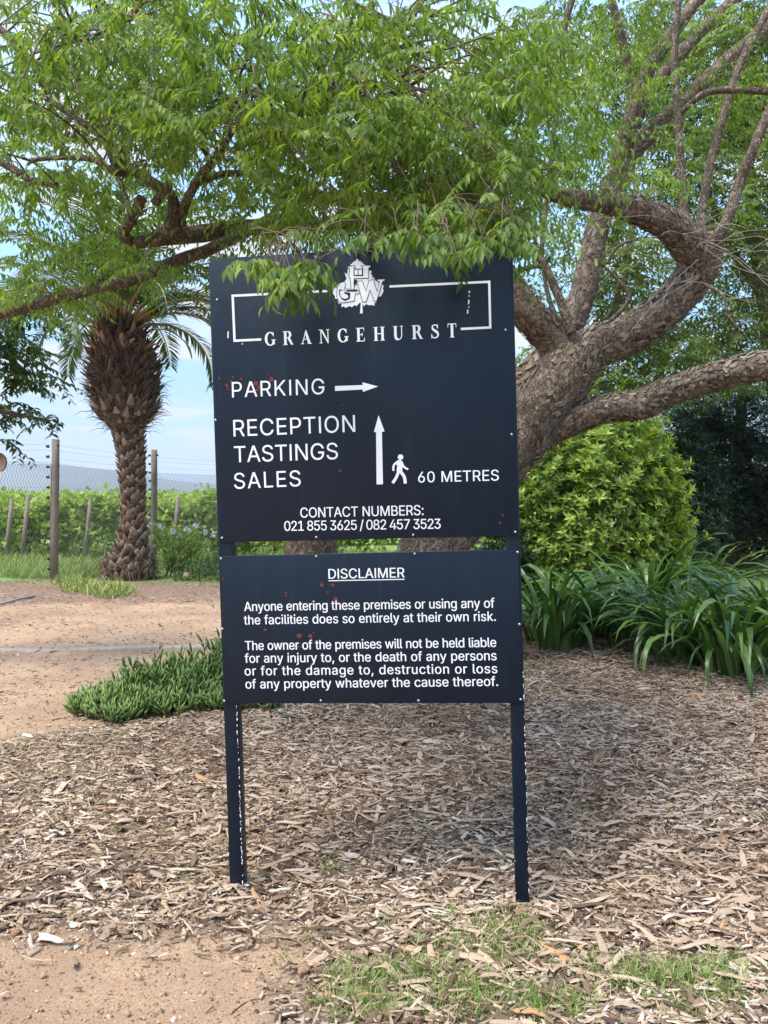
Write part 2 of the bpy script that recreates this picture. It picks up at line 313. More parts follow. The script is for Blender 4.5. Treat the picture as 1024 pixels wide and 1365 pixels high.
# ------------------------------------------------------------------ ground, split into road, bed, verge
def axis(lo, hi, step, far, n):
    a = np.arange(lo, hi+1e-6, step); g = np.geomspace(step, far, n); return np.concatenate([(lo-np.cumsum(np.full(1, 0))-g)[::-1], a, hi+g])
xs = axis(-8, 7, .06, 9000, 46)
ys = np.concatenate([-np.geomspace(.5, 9000, 22)[::-1], np.arange(.0, 12, .05), np.arange(12, 30, .25), 30+np.geomspace(.5, 9000, 46)])
X, Y = np.meshgrid(xs, ys); Z = gz(X, Y)
pxg, pyg = to_px(np.stack([X, Y, Z*0], -1)); pyg = np.where(Y < .9, 3000, pyg)
e1 = n2(X*2.6, Y*2.6, 1)*.5+n2(X*9, Y*9, 3)*.35+n2(X*23, Y*23, 5)*.25
sm = lambda v: np.clip(.5+v, 0, 1)
# bare foreground patch (metres)
def zone(X, Y, px, py, e):
    fgx = -.22+.2*e; fgy = 2.80+.22*e
    fore = sm(((fgx-X)*4))*sm((fgy-Y)*3.5)
    # road beyond a slanting edge
    edge = 4.95+.75*(X+2.4)+.22*e
    edge = np.where(X > -1.6, 5.9+.9*(X+1.6)+.2*e, edge); edge = np.minimum(edge, 7.6+.25*e)
    road = sm((Y-edge)*2.2)*sm((11.7+.35*e-Y)*3)
    dirt = np.maximum(fore, road)
    grass = sm((Y-(13.6+.4*e))*2.5)
    grass = np.maximum(grass, sm((X-4.6+.3*e)*2)*sm((Y-13)*1)); 
    soil = sm((Y-11.4-.3*e)*1.5); soil = np.maximum(soil, sm((X-.4)*1.5)*sm((Y-6.9+.3*e)*3)*.9)
    mulch = 1-dirt; mulch = mulch*(1-sm((Y-11.5)*2))
    thin = sm((Y-4.1+.5*e)*1.2)*sm((-1.2-X+.3*e)*1.2)
    return mulch, grass, soil, dirt, fore, road, thin
mul_, gra_, soi_, dir_, fore_, road_, thin_ = zone(X, Y, pxg, pyg, e1)
V = np.stack([X, Y, Z], -1).reshape(-1, 3); ny, nx = X.shape
idx = (np.arange(ny-1)[:, None]*nx+np.arange(nx-1)[None]); Qd = np.stack([idx, idx+1, idx+nx+1, idx+nx], -1).reshape(-1, 4)
cz = lambda A: (A[:-1, :-1]).ravel()
isfore = cz(fore_) > .5; isroad = (cz(road_) > .5) & ~isfore; ismul = (cz(mul_) > .5) & ~isfore & ~isroad & (cz(Y) < 11.5) & (cz(Y) > 0) & (np.abs(cz(X)) < 8)
for nm, msk in (('dirt_path', isfore), ('dirt_road', isroad), ('mulch_bed', ismul), ('ground', ~(isfore | isroad | ismul))):
    q = Qd[msk]; u, inv = np.unique(q.ravel(), return_inverse=True)
    o = npmesh(nm, V[u], None, M['ground'], None, None, True, inv.reshape(-1, 4))
    for an, A in (('mulch', mul_), ('grass', gra_), ('soil', soi_)):
        a = o.data.attributes.new(an, 'FLOAT', 'POINT'); a.data.foreach_set('value', A.ravel()[u].astype(np.float32))
    tag(o, kind='structure')

# far hills
def hill(name, x0, x1, y, h, seed, w=900):
    n, k = 90, 8; xx = np.linspace(x0, x1, n); V = []
    for j in range(k):
        tt = j/(k-1); prof = (n2(xx/700, xx*0+seed)*.5+n2(xx/230, xx*0+seed, 4)*.14+.75)*np.sin(np.pi*np.clip((xx-x0)/(x1-x0), 0, 1))**.5
        V.append(np.stack([xx, y-w*(1-tt)+40*n2(xx/90, xx*0+j, seed), h*prof*np.sin(tt*math.pi/2)-6], -1))
    for j in range(3):
        V.append(np.stack([xx, xx*0+y+w*(j+1)/3, V[k-1][:, 2]*(1-(j+1)/3)-6], -1))
    V = np.vstack(V); idx = (np.arange(k+2)[:, None]*n+np.arange(n-1)[None]); Q = np.stack([idx, idx+1, idx+n+1, idx+n], -1).reshape(-1, 4)
    return tag(npmesh(name, V, None, M['hill'], None, None, True, Q), kind='structure')
hill('hills', -4300, -760, 4200, 235, 2.1)

# ------------------------------------------------------------------ the sign
dL, dR = 3.17, 3.04
TL, TR, BL, BR = P(284, 345, dL), P(679, 320, dR), P(297, 938, dL), P(697, 937, dR)
ux = ((BR-BL)+(TR-TL)).normalized(); uz = ((TL-BL)+(TR-BR)); uz = (uz-ux*uz.dot(ux)).normalized(); un = uz.cross(ux)   # un points into the scene
gl, gr_ = P(311, 1178, dL), P(694, 1208, dR)
root0 = (BL+BR)/2; hgt = ((gl+gr_)/2-root0).dot(uz)
hgt -= .03; SO = root0+uz*hgt
SM = Matrix((( ux.x, un.x, uz.x, SO.x), (ux.y, un.y, uz.y, SO.y), (ux.z, un.z, uz.z, SO.z), (0, 0, 0, 1)))
SI = SM.inverted()
sign = empty('sign', (0, 0, 0), 'tall navy blue estate signboard with two lettered steel panels on two square posts', 'sign'); sign.matrix_world = SM
def suv(px, py):
    a = Vector((0, 0, CAMZ)); d = P(px, py, 1.0)-a; k = (SO-a).dot(un)/d.dot(un); q = SI @ (a+d*k); return q.x, q.z
def box_local(name, x0, x1, y0, y1, z0, z1, mat, parent, bev=.0015):
    mb = MB(); c = ((x0+x1)/2, (y0+y1)/2, (z0+z1)/2); mb.box((0, 0, 0), ((x1-x0)/2, (y1-y0)/2, (z1-z0)/2)); o = mb.build(name, mat, parent); o.location = c
    if bev:
        bv = o.modifiers.new('bevel', 'BEVEL'); bv.width = bev; bv.segments = 2
    return o
u0, v1 = suv(284, 345); u1, v1b = suv(679, 320); vt = (v1+v1b)/2
ub0 = suv(297, 938)[0]; ub1, vb = suv(697, 937); uL = (u0+ub0)/2; uR = (u1+ub1)/2
vmid1 = (suv(300, 722)[1]+suv(688, 715)[1])/2; vmid0 = (suv(300, 741)[1]+suv(688, 733)[1])/2
TH = .004
def panel_frame(name, z0, z1):
    """sheet with folded-back edges"""
    mb = MB(); w = (uR-uL)/2; h = (z1-z0)/2
    mb.box((0, 0, 0), (w, TH/2, h)); d = .018
    for s in (-1, 1):
        mb.box((s*(w-.002), TH/2+d/2, 0), (.002, d/2, h)); mb.box((0, TH/2+d/2, s*(h-.002)), (w-.005, d/2, .002))
    o = mb.build(name, M['navy'], sign); o.location = ((uL+uR)/2, -TH/2, (z0+z1)/2); bv = o.modifiers.new('bevel', 'BEVEL'); bv.width = .0012; bv.segments = 2; bv.limit_method = 'ANGLE'; return o
top_panel = panel_frame('upper_panel', vmid1, vt); low_panel = panel_frame('lower_panel', vb, vmid0)
tag(top_panel, 'square upper panel with emblem, frame line, arrows and contact numbers'); tag(low_panel, 'lower panel with the disclaimer text')
PW = .062
for x, x1_ in ((suv(302, 1060)[0], suv(320.5, 1060)[0]), (suv(684, 1060)[0], suv(702.5, 1060)[0])):
    PW = x1_-x; zb = -.16 if x < 0 else -.18
    p = box_local('post', x, x+PW, .003, .003+PW, zb, vt-.01, M['navy'], sign, .003)
    # worn strips on the arrises
    for xx, y in ((PW/2-.002, -PW/2), (-PW/2+.0005, -PW/2) if x > 0 else (PW/2-.0045, -PW/2)):
        mb = MB(); rs = random.Random(int(x*100)+int(xx*1e4)); z = .05; zt = vb+.12
        while z < zt:
            l = rs.uniform(.001, .03 if xx > 0 else .012)*rs.random()**.5+.001*(1.6 if z < .35 else 1); wd = rs.uniform(.0005, .0015)
            if rs.random() < (.8 if xx > 0 else .3): mb.box((xx+rs.uniform(-.0006, .0006), y-.0004, z-(vt-.01+zb)/2), (wd, .0006, l/2), r=rs.random())
            z += l+rs.uniform(.001, .03 if xx > 0 else .12)
        e = tag(mb.build('worn_edge', M['white'], p), kind='stuff')
def flat(name, polys, mat, parent, y=0.0008, thick=0):
    """flat print: polygons in panel coordinates, each a hair above the last"""
    mb = MB()
    for i, pl in enumerate(polys):
        tri = tessellate_polygon([[Vector((a, b, 0)) for a, b in pl]]); V = [(a, -TH-y-.00012*i, b) for a, b in pl]
        mb.add(V, T=tri)
    o = mb.build(name, mat, None); o.parent = parent; o.location = -parent.location; return o
# outlines of a plain grotesque, in thousandths of an em: advance, points, triangles
FONT = {
 ',': (188, '38,-119,0 68,71,0 137,71,0 84,-119,0', '0,1,2 0,2,3'),
 '.': (188, '95,-4,0 86,-4,0 78,-1,0 70,3,0 63,9,0 57,16,0 53,24,0 50,32,0 50,41,0 50,50,0 53,59,0 57,66,0 63,73,0 70,79,0 78,83,0 86,86,0 95,87,0 104,86,0 113,83,0 121,79,0 128,73,0 134,66,0 138,59,0 140,50,0 141,41,0 140,32,0 138,24,0 134,16,0 128,9,0 121,3,0 113,-1,0 104,-4,0', '15,16,17 14,15,17 14,17,18 13,14,18 13,18,19 12,13,19 12,19,20 11,12,20 11,20,21 10,11,21 10,21,22 9,10,22 9,22,23 8,9,23 8,23,24 7,8,24 7,24,25 6,7,25 6,25,26 5,6,26 5,26,27 4,5,27 4,27,28 3,4,28 3,28,29 2,3,29 2,29,30 1,2,30 1,30,31 0,1,31'),
 '/': (249, '235,533,0 71,-76,0 14,-76,0 178,533,0', '2,3,0 2,0,1'),
 '0': (453, '227,-7,0 199,-5,0 174,1,0 151,11,0 130,24,0 111,41,0 95,62,0 80,86,0 69,113,0 60,144,0 53,178,0 49,214,0 48,254,0 49,294,0 53,330,0 60,364,0 69,395,0 81,422,0 95,447,0 112,467,0 130,484,0 151,498,0 174,508,0 200,514,0 227,516,0 254,514,0 279,508,0 302,498,0 323,484,0 342,467,0 358,447,0 372,422,0 384,395,0 393,364,0 400,330,0 404,294,0 405,254,0 404,214,0 400,178,0 393,144,0 384,113,0 373,86,0 359,62,0 342,41,0 323,24,0 302,11,0 279,1,0 254,-5,0 227,50,0 245,51,0 261,56,0 276,63,0 290,74,0 303,87,0 313,103,0 323,122,0 330,144,0 336,168,0 340,194,0 343,223,0 344,254,0 343,285,0 340,314,0 336,341,0 330,365,0 323,387,0 313,405,0 303,422,0 290,435,0 276,446,0 261,453,0 245,458,0 227,460,0 209,458,0 192,453,0 177,446,0 163,435,0 151,422,0 140,405,0 131,387,0 123,365,0 117,341,0 113,314,0 110,285,0 109,254,0 110,223,0 113,194,0 117,168,0 123,144,0 131,122,0 140,103,0 151,87,0 163,74,0 177,63,0 192,56,0 209,51,0', '23,24,25 22,23,25 22,25,26 21,22,26 21,26,27 20,21,27 20,27,28 19,20,28 19,28,29 18,19,72 72,19,29 72,29,30 18,72,73 71,72,30 18,73,74 70,71,30 18,74,75 69,70,30 17,18,75 69,30,31 17,75,76 68,69,31 17,76,77 67,68,31 16,17,77 16,77,78 66,67,31 66,31,32 16,78,79 65,66,32 15,16,79 65,32,33 15,79,80 64,65,33 15,80,81 63,64,33 14,15,81 63,33,34 14,81,82 62,63,34 13,14,82 62,34,35 13,82,83 61,62,35 12,13,83 61,35,36 12,83,84 60,61,36 11,12,84 11,84,85 59,60,36 59,36,37 11,85,86 58,59,37 10,11,86 58,37,38 10,86,87 57,58,38 9,10,87 57,38,39 9,87,88 56,57,39 8,9,88 8,88,89 55,56,39 55,39,40 8,89,90 54,55,40 7,8,90 54,40,41 7,90,91 53,54,41 7,91,92 52,53,41 6,7,92 52,41,42 6,92,93 51,52,42 6,93,94 50,51,42 5,6,94 50,42,43 5,94,95 49,50,43 5,95,48 48,49,43 5,48,43 4,5,43 4,43,44 3,4,44 3,44,45 2,3,45 2,45,46 1,2,46 1,46,47 0,1,47'),
 '1': (453, '76,0,0 76,55,0 391,55,0 391,0,0 276,509,1 276,0,1 212,0,1 212,448,1 209,448,1 86,358,1 86,427,1 198,509,1', '0,1,2 0,2,3 10,11,4 10,4,8 8,4,7 7,4,5 10,8,9 6,7,5'),
 '2': (453, '64,0,0 64,47,0 234,229,0 282,282,0 291,294,0 299,305,0 305,316,0 311,327,0 315,337,0 318,348,0 320,360,0 320,371,0 319,385,0 317,397,0 313,408,0 308,419,0 301,428,0 293,436,0 283,443,0 273,449,0 262,454,0 250,457,0 237,459,0 224,460,0 209,459,0 196,457,0 184,453,0 172,447,0 162,441,0 153,433,0 145,424,0 139,413,0 134,402,0 130,390,0 128,376,0 127,362,0 66,362,0 67,384,0 71,405,0 77,424,0 86,442,0 98,459,0 111,473,0 126,486,0 143,496,0 162,505,0 182,511,0 203,514,0 225,516,0 247,514,0 268,511,0 288,505,0 306,497,0 323,486,0 337,474,0 350,461,0 361,445,0 370,428,0 376,411,0 380,392,0 381,372,0 380,358,0 378,345,0 375,331,0 371,318,0 365,304,0 357,290,0 347,275,0 336,259,0 267,180,0 153,60,0 153,57,0 389,57,0 389,0,0', '47,48,49 46,47,49 46,49,50 45,46,50 45,50,51 44,45,51 44,51,52 44,52,53 43,44,53 42,43,53 42,53,54 42,54,55 41,42,23 23,42,55 23,55,22 22,55,56 41,23,24 40,41,24 40,24,25 21,22,56 40,25,26 20,21,56 19,20,56 40,26,27 18,19,56 40,27,28 18,56,57 17,18,57 39,40,28 39,28,29 16,17,57 39,29,30 15,16,57 15,57,58 38,39,30 38,30,31 14,15,58 38,31,32 14,58,59 13,14,59 37,38,32 37,32,33 12,13,59 12,59,60 37,33,34 11,12,60 36,37,34 36,34,35 11,60,61 10,11,61 9,10,61 9,61,62 8,9,62 8,62,63 7,8,63 7,63,64 6,7,64 6,64,65 5,6,65 4,5,65 4,65,66 3,4,66 3,66,67 2,3,67 2,67,68 2,68,69 1,2,69 1,69,70 1,70,71 1,71,72 1,72,73 0,1,73'),
 '3': (453, '218,-7,0 195,-6,0 173,-3,0 152,2,0 133,10,0 114,19,0 98,30,0 83,43,0 70,57,0 60,74,0 52,91,0 46,111,0 44,132,0 109,132,0 111,119,0 115,107,0 120,97,0 126,87,0 134,78,0 144,71,0 154,64,0 165,59,0 178,55,0 191,52,0 204,50,0 219,50,0 234,51,0 248,53,0 262,56,0 275,61,0 287,67,0 297,74,0 307,83,0 315,93,0 321,104,0 325,116,0 328,130,0 329,145,0 328,158,0 326,172,0 322,184,0 316,196,0 308,207,0 299,217,0 288,226,0 275,234,0 260,240,0 242,244,0 223,247,0 201,248,0 157,248,0 157,299,0 288,448,0 288,452,0 70,452,0 70,509,0 372,509,0 372,461,0 211,278,0 211,289,0 239,290,0 264,288,0 287,284,0 308,276,0 327,265,0 344,253,0 359,239,0 371,222,0 381,205,0 387,186,0 392,166,0 393,145,0 392,123,0 387,103,0 380,84,0 370,66,0 358,50,0 344,36,0 327,23,0 309,12,0 288,4,0 266,-2,0 243,-6,0', '54,55,56 54,56,57 54,57,53 53,57,52 52,57,58 51,52,59 59,52,58 50,51,59 59,60,61 50,59,61 50,61,62 50,62,63 50,63,64 50,64,65 50,65,49 49,65,48 48,65,66 47,48,66 46,47,66 45,46,66 45,66,67 44,45,67 43,44,67 43,67,68 42,43,68 41,42,68 41,68,69 40,41,69 40,69,70 39,40,70 38,39,70 38,70,71 37,38,71 36,37,71 36,71,72 11,12,13 11,13,14 35,36,72 35,72,73 11,14,15 34,35,73 10,11,15 10,15,16 33,34,73 33,73,74 10,16,17 32,33,74 9,10,17 9,17,18 32,74,75 31,32,75 9,18,19 8,9,19 30,31,75 8,19,20 29,30,75 29,75,76 8,20,21 28,29,76 8,21,22 7,8,22 27,28,76 7,22,23 26,27,76 7,23,24 25,26,76 7,24,25 7,25,76 7,76,77 6,7,77 6,77,78 5,6,78 5,78,79 4,5,79 4,79,80 3,4,80 3,80,81 2,3,81 2,81,82 1,2,82 0,1,82'),
 '4': (453, '40,105,0 40,158,0 247,509,0 311,509,0 109,166,0 109,163,0 413,163,0 413,105,0 282,0,1 282,121,1 282,146,1 282,318,1 343,318,1 343,0,1', '1,2,3 1,3,4 1,4,5 1,5,6 1,6,7 0,1,7 10,11,12 10,12,13 9,10,13 8,9,13'),
 '5': (453, '221,-7,0 199,-6,0 178,-2,0 159,3,0 140,11,0 123,21,0 108,32,0 94,45,0 83,60,0 73,76,0 66,93,0 62,111,0 60,130,0 122,130,0 124,119,0 127,108,0 132,98,0 138,89,0 145,80,0 154,73,0 163,66,0 173,60,0 184,56,0 196,52,0 208,50,0 221,50,0 236,51,0 250,53,0 264,58,0 276,64,0 288,72,0 298,82,0 307,92,0 314,104,0 320,117,0 324,131,0 327,146,0 328,162,0 327,178,0 324,193,0 320,208,0 314,221,0 306,233,0 297,244,0 286,254,0 275,262,0 262,269,0 248,273,0 233,276,0 218,277,0 205,276,0 192,275,0 180,272,0 167,268,0 156,264,0 145,258,0 136,252,0 128,246,0 67,253,0 96,509,0 366,509,0 366,452,0 151,452,0 134,301,0 136,301,0 145,308,0 155,315,0 166,320,0 178,325,0 190,329,0 203,331,0 216,333,0 229,334,0 247,333,0 263,330,0 279,326,0 294,321,0 308,314,0 321,306,0 334,296,0 345,285,0 355,273,0 364,260,0 372,246,0 379,231,0 384,215,0 388,199,0 390,181,0 391,163,0 390,139,0 385,117,0 379,95,0 369,76,0 357,57,0 343,41,0 327,27,0 309,15,0 289,6,0 268,-1,0 245,-5,0', '58,59,62 62,59,60 62,60,61 58,62,63 71,72,73 70,71,73 70,73,74 69,70,74 69,74,75 68,69,75 68,75,76 67,68,76 67,76,77 66,67,77 65,66,77 65,77,78 64,65,78 64,78,79 58,63,64 58,64,51 51,64,79 51,79,50 50,79,49 49,79,80 49,80,81 48,49,81 47,48,81 58,51,52 46,47,81 46,81,82 58,52,53 45,46,82 58,53,54 58,54,55 44,45,82 44,82,83 58,55,56 43,44,83 57,58,56 43,83,84 42,43,84 41,42,84 41,84,85 40,41,85 40,85,86 39,40,86 39,86,87 38,39,87 38,87,88 37,38,88 37,88,89 36,37,89 35,36,89 35,89,90 34,35,90 11,12,13 11,13,14 11,14,15 33,34,90 33,90,91 10,11,15 10,15,16 32,33,91 10,16,17 32,91,92 9,10,17 31,32,92 9,17,18 30,31,92 9,18,19 8,9,19 30,92,93 8,19,20 29,30,93 8,20,21 28,29,93 7,8,21 7,21,22 27,28,93 27,93,94 7,22,23 26,27,94 7,23,24 25,26,94 7,24,25 7,25,94 6,7,94 6,94,95 5,6,95 5,95,96 4,5,96 4,96,97 3,4,97 3,97,98 2,3,98 2,98,99 1,2,99 1,99,0'),
 '6': (453, '226,-7,0 203,-5,0 182,-1,0 161,5,0 142,15,0 125,26,0 109,40,0 96,56,0 84,74,0 75,94,0 69,115,0 65,138,0 64,162,0 65,180,0 68,199,0 73,219,0 80,239,0 89,261,0 102,285,0 118,311,0 137,340,0 252,509,0 322,509,0 151,261,0 145,261,0 149,268,0 154,275,0 159,281,0 165,288,0 172,293,0 179,299,0 187,303,0 196,307,0 205,310,0 214,312,0 224,314,0 235,314,0 257,313,0 278,309,0 298,303,0 316,295,0 332,284,0 346,271,0 359,257,0 370,240,0 378,221,0 384,201,0 388,180,0 389,157,0 388,134,0 384,112,0 377,92,0 368,73,0 356,55,0 343,39,0 327,26,0 310,14,0 291,5,0 271,-2,0 249,-6,0 226,48,0 241,49,0 254,52,0 267,56,0 279,63,0 289,70,0 299,79,0 307,90,0 314,101,0 320,114,0 324,128,0 327,142,0 327,157,0 327,173,0 324,187,0 320,201,0 314,213,0 307,225,0 299,235,0 289,244,0 279,251,0 267,258,0 254,262,0 241,264,0 226,265,0 212,264,0 198,262,0 186,258,0 174,252,0 163,244,0 153,235,0 145,225,0 138,214,0 132,201,0 128,188,0 126,174,0 125,158,0 126,143,0 128,128,0 132,114,0 138,102,0 145,90,0 153,79,0 163,70,0 174,63,0 186,56,0 198,52,0 212,49,0', '20,21,22 20,22,29 29,22,23 19,20,29 34,35,36 34,36,37 34,37,38 33,34,38 18,19,29 32,33,38 32,38,39 31,32,39 30,31,39 30,39,40 29,30,40 29,40,41 18,29,28 23,29,41 18,28,27 17,18,27 23,41,84 84,41,42 17,27,26 17,26,25 84,42,43 17,25,24 23,84,85 83,84,43 23,85,86 82,83,43 23,86,87 81,82,43 16,17,24 16,24,23 16,23,87 16,87,88 80,81,43 80,43,44 16,88,89 79,80,44 16,89,90 78,79,44 78,44,45 15,16,90 15,90,91 77,78,45 15,91,92 76,77,45 76,45,46 14,15,92 14,92,93 75,76,46 14,93,94 74,75,46 74,46,47 13,14,94 13,94,95 73,74,47 12,13,95 73,47,48 12,95,96 72,73,48 11,12,96 11,96,97 71,72,48 71,48,49 11,97,98 70,71,49 10,11,98 70,49,50 10,98,99 69,70,50 9,10,99 9,99,100 68,69,50 68,50,51 9,100,101 67,68,51 8,9,101 67,51,52 8,101,102 66,67,52 8,102,103 65,66,52 7,8,103 65,52,53 7,103,104 64,65,53 7,104,105 63,64,53 6,7,105 6,105,106 62,63,53 62,53,54 6,106,107 61,62,54 6,107,60 60,61,54 6,60,54 5,6,54 5,54,55 4,5,55 4,55,56 3,4,56 3,56,57 2,3,57 2,57,58 1,2,58 1,58,59 0,1,59'),
 '7': (453, '97,0,0 323,448,0 323,452,0 62,452,0 62,509,0 391,509,0 391,449,0 165,0,0', '3,4,5 3,5,2 2,5,6 1,2,6 1,6,7 0,1,7'),
 '8': (453, '226,-7,0 201,-6,0 178,-2,0 156,3,0 136,11,0 117,21,0 101,33,0 86,47,0 74,62,0 64,78,0 57,96,0 53,115,0 52,135,0 53,151,0 55,166,0 59,181,0 65,195,0 72,208,0 81,220,0 90,231,0 101,241,0 113,249,0 125,256,0 139,261,0 153,265,0 153,267,0 135,273,0 119,282,0 105,293,0 93,308,0 83,324,0 76,342,0 72,360,0 70,380,0 72,399,0 75,417,0 82,434,0 90,450,0 101,464,0 114,477,0 129,488,0 146,498,0 164,506,0 184,511,0 204,514,0 226,516,0 248,514,0 269,511,0 288,506,0 306,498,0 323,488,0 337,477,0 350,464,0 361,450,0 370,434,0 377,417,0 380,399,0 382,380,0 380,361,0 376,342,0 369,324,0 359,308,0 347,293,0 333,282,0 318,273,0 300,267,0 300,265,0 314,261,0 327,256,0 339,249,0 351,241,0 362,231,0 372,220,0 380,208,0 387,195,0 393,181,0 397,166,0 400,151,0 401,135,0 399,115,0 395,96,0 388,78,0 378,62,0 366,47,0 352,33,0 335,21,0 317,11,0 296,3,0 275,-2,0 251,-6,0 226,49,0 243,50,0 258,52,0 272,55,0 285,60,0 296,66,0 307,74,0 315,82,0 323,91,0 329,102,0 333,113,0 336,126,0 337,139,0 336,152,0 333,165,0 329,177,0 322,189,0 314,199,0 305,208,0 295,216,0 283,223,0 270,228,0 256,232,0 242,234,0 226,235,0 211,234,0 196,232,0 182,228,0 169,223,0 157,216,0 147,208,0 138,199,0 130,189,0 123,177,0 119,165,0 116,152,0 115,139,0 116,126,0 119,113,0 123,102,0 129,91,0 136,82,0 145,74,0 156,66,0 167,60,0 180,55,0 195,52,0 210,50,0 226,290,0 239,290,0 252,292,0 263,296,0 274,300,0 284,306,0 293,313,0 300,321,0 307,330,0 312,341,0 316,351,0 318,363,0 319,376,0 318,388,0 316,399,0 313,410,0 308,420,0 301,429,0 294,437,0 285,444,0 275,449,0 264,454,0 252,457,0 240,459,0 226,460,0 213,459,0 200,457,0 188,454,0 177,449,0 167,444,0 159,437,0 151,429,0 145,420,0 139,410,0 136,399,0 134,388,0 133,376,0 134,363,0 136,351,0 139,341,0 145,330,0 151,321,0 159,313,0 168,306,0 178,300,0 189,296,0 201,292,0 213,290,0', '44,45,46 43,44,46 43,46,47 42,43,47 42,47,48 41,42,48 41,48,49 40,41,49 40,49,50 39,40,50 39,50,51 38,39,51 38,51,52 37,38,162 162,38,52 162,52,161 161,52,53 37,162,163 37,163,164 160,161,53 37,164,165 159,160,53 37,165,166 158,159,53 36,37,166 158,53,54 36,166,167 157,158,54 36,167,168 156,157,54 36,168,169 155,156,54 35,36,169 155,54,55 35,169,170 154,155,55 35,170,171 153,154,55 34,35,171 153,55,56 34,171,172 152,153,56 33,34,172 33,172,173 151,152,56 151,56,57 33,173,174 150,151,57 32,33,174 150,57,58 32,174,175 149,150,58 32,175,176 148,149,58 148,58,59 31,32,176 31,176,177 147,148,59 30,31,177 147,59,60 30,177,178 146,147,60 30,178,179 145,146,60 29,30,179 145,60,61 29,179,180 144,145,61 29,180,181 143,144,61 28,29,181 143,61,62 28,181,182 142,143,62 28,182,183 141,142,62 28,183,184 140,141,62 27,28,184 140,62,63 27,184,185 139,140,63 27,185,138 27,138,139 27,139,63 26,27,63 26,63,64 25,26,64 25,64,65 24,25,65 24,65,66 23,24,66 23,66,67 22,23,67 22,67,68 21,22,68 21,68,69 20,21,69 20,69,70 19,20,70 19,70,114 114,70,71 19,114,115 113,114,71 19,115,116 112,113,71 19,116,117 111,112,71 18,19,117 111,71,72 18,117,118 110,111,72 18,118,119 109,110,72 17,18,119 109,72,73 17,119,120 108,109,73 16,17,120 16,120,121 107,108,73 107,73,74 16,121,122 106,107,74 15,16,122 106,74,75 15,122,123 105,106,75 14,15,123 105,75,76 14,123,124 104,105,76 13,14,124 104,76,77 13,124,125 103,104,77 13,125,126 102,103,77 12,13,126 102,77,78 12,126,127 101,102,78 11,12,127 101,78,79 11,127,128 100,101,79 10,11,128 100,79,80 10,128,129 99,100,80 10,129,130 98,99,80 9,10,130 98,80,81 9,130,131 97,98,81 9,131,132 96,97,81 8,9,132 96,81,82 8,132,133 95,96,82 8,133,134 94,95,82 7,8,134 94,82,83 7,134,135 93,94,83 7,135,136 92,93,83 7,136,137 91,92,83 7,137,90 90,91,83 7,90,83 6,7,83 6,83,84 5,6,84 5,84,85 4,5,85 4,85,86 3,4,86 3,86,87 2,3,87 2,87,88 1,2,88 1,88,89 0,1,89'),
 ':': (188, '95,-4,0 86,-4,0 78,-1,0 70,3,0 63,9,0 57,16,0 53,24,0 50,32,0 50,41,0 50,50,0 53,59,0 57,66,0 63,73,0 70,79,0 78,83,0 86,86,0 95,87,0 104,86,0 113,83,0 121,79,0 128,73,0 134,66,0 138,59,0 140,50,0 141,41,0 140,32,0 138,24,0 134,16,0 128,9,0 121,3,0 113,-1,0 104,-4,0 95,271,1 86,272,1 78,274,1 70,278,1 63,284,1 57,291,1 53,299,1 50,307,1 50,316,1 50,325,1 53,334,1 57,342,1 63,349,1 70,354,1 78,359,1 86,361,1 95,362,1 104,361,1 113,359,1 121,354,1 128,349,1 134,342,1 138,334,1 140,325,1 141,316,1 140,307,1 138,299,1 134,291,1 128,284,1 121,278,1 113,274,1 104,272,1', '15,16,17 14,15,17 14,17,18 13,14,18 13,18,19 12,13,19 12,19,20 11,12,20 11,20,21 10,11,21 10,21,22 9,10,22 9,22,23 8,9,23 8,23,24 7,8,24 7,24,25 6,7,25 6,25,26 5,6,26 5,26,27 4,5,27 4,27,28 3,4,28 3,28,29 2,3,29 2,29,30 1,2,30 1,30,31 0,1,31 47,48,49 46,47,49 46,49,50 45,46,50 45,50,51 44,45,51 44,51,52 43,44,52 43,52,53 42,43,53 42,53,54 41,42,54 41,54,55 40,41,55 40,55,56 39,40,56 39,56,57 38,39,57 38,57,58 37,38,58 37,58,59 36,37,59 36,59,60 35,36,60 35,60,61 34,35,61 34,61,62 33,34,62 33,62,63 32,33,63'),
 'A': (479, '16,0,0 201,509,0 276,509,0 463,0,0 395,0,0 287,302,0 264,372,0 232,478,0 245,478,0 213,371,0 191,302,0 85,0,0 110,142,1 110,199,1 370,199,1 370,142,1', '0,1,7 7,1,2 7,2,8 8,2,3 0,7,9 9,7,6 9,8,6 6,8,3 5,6,3 0,9,10 0,10,11 4,5,3 12,13,14 12,14,15'),
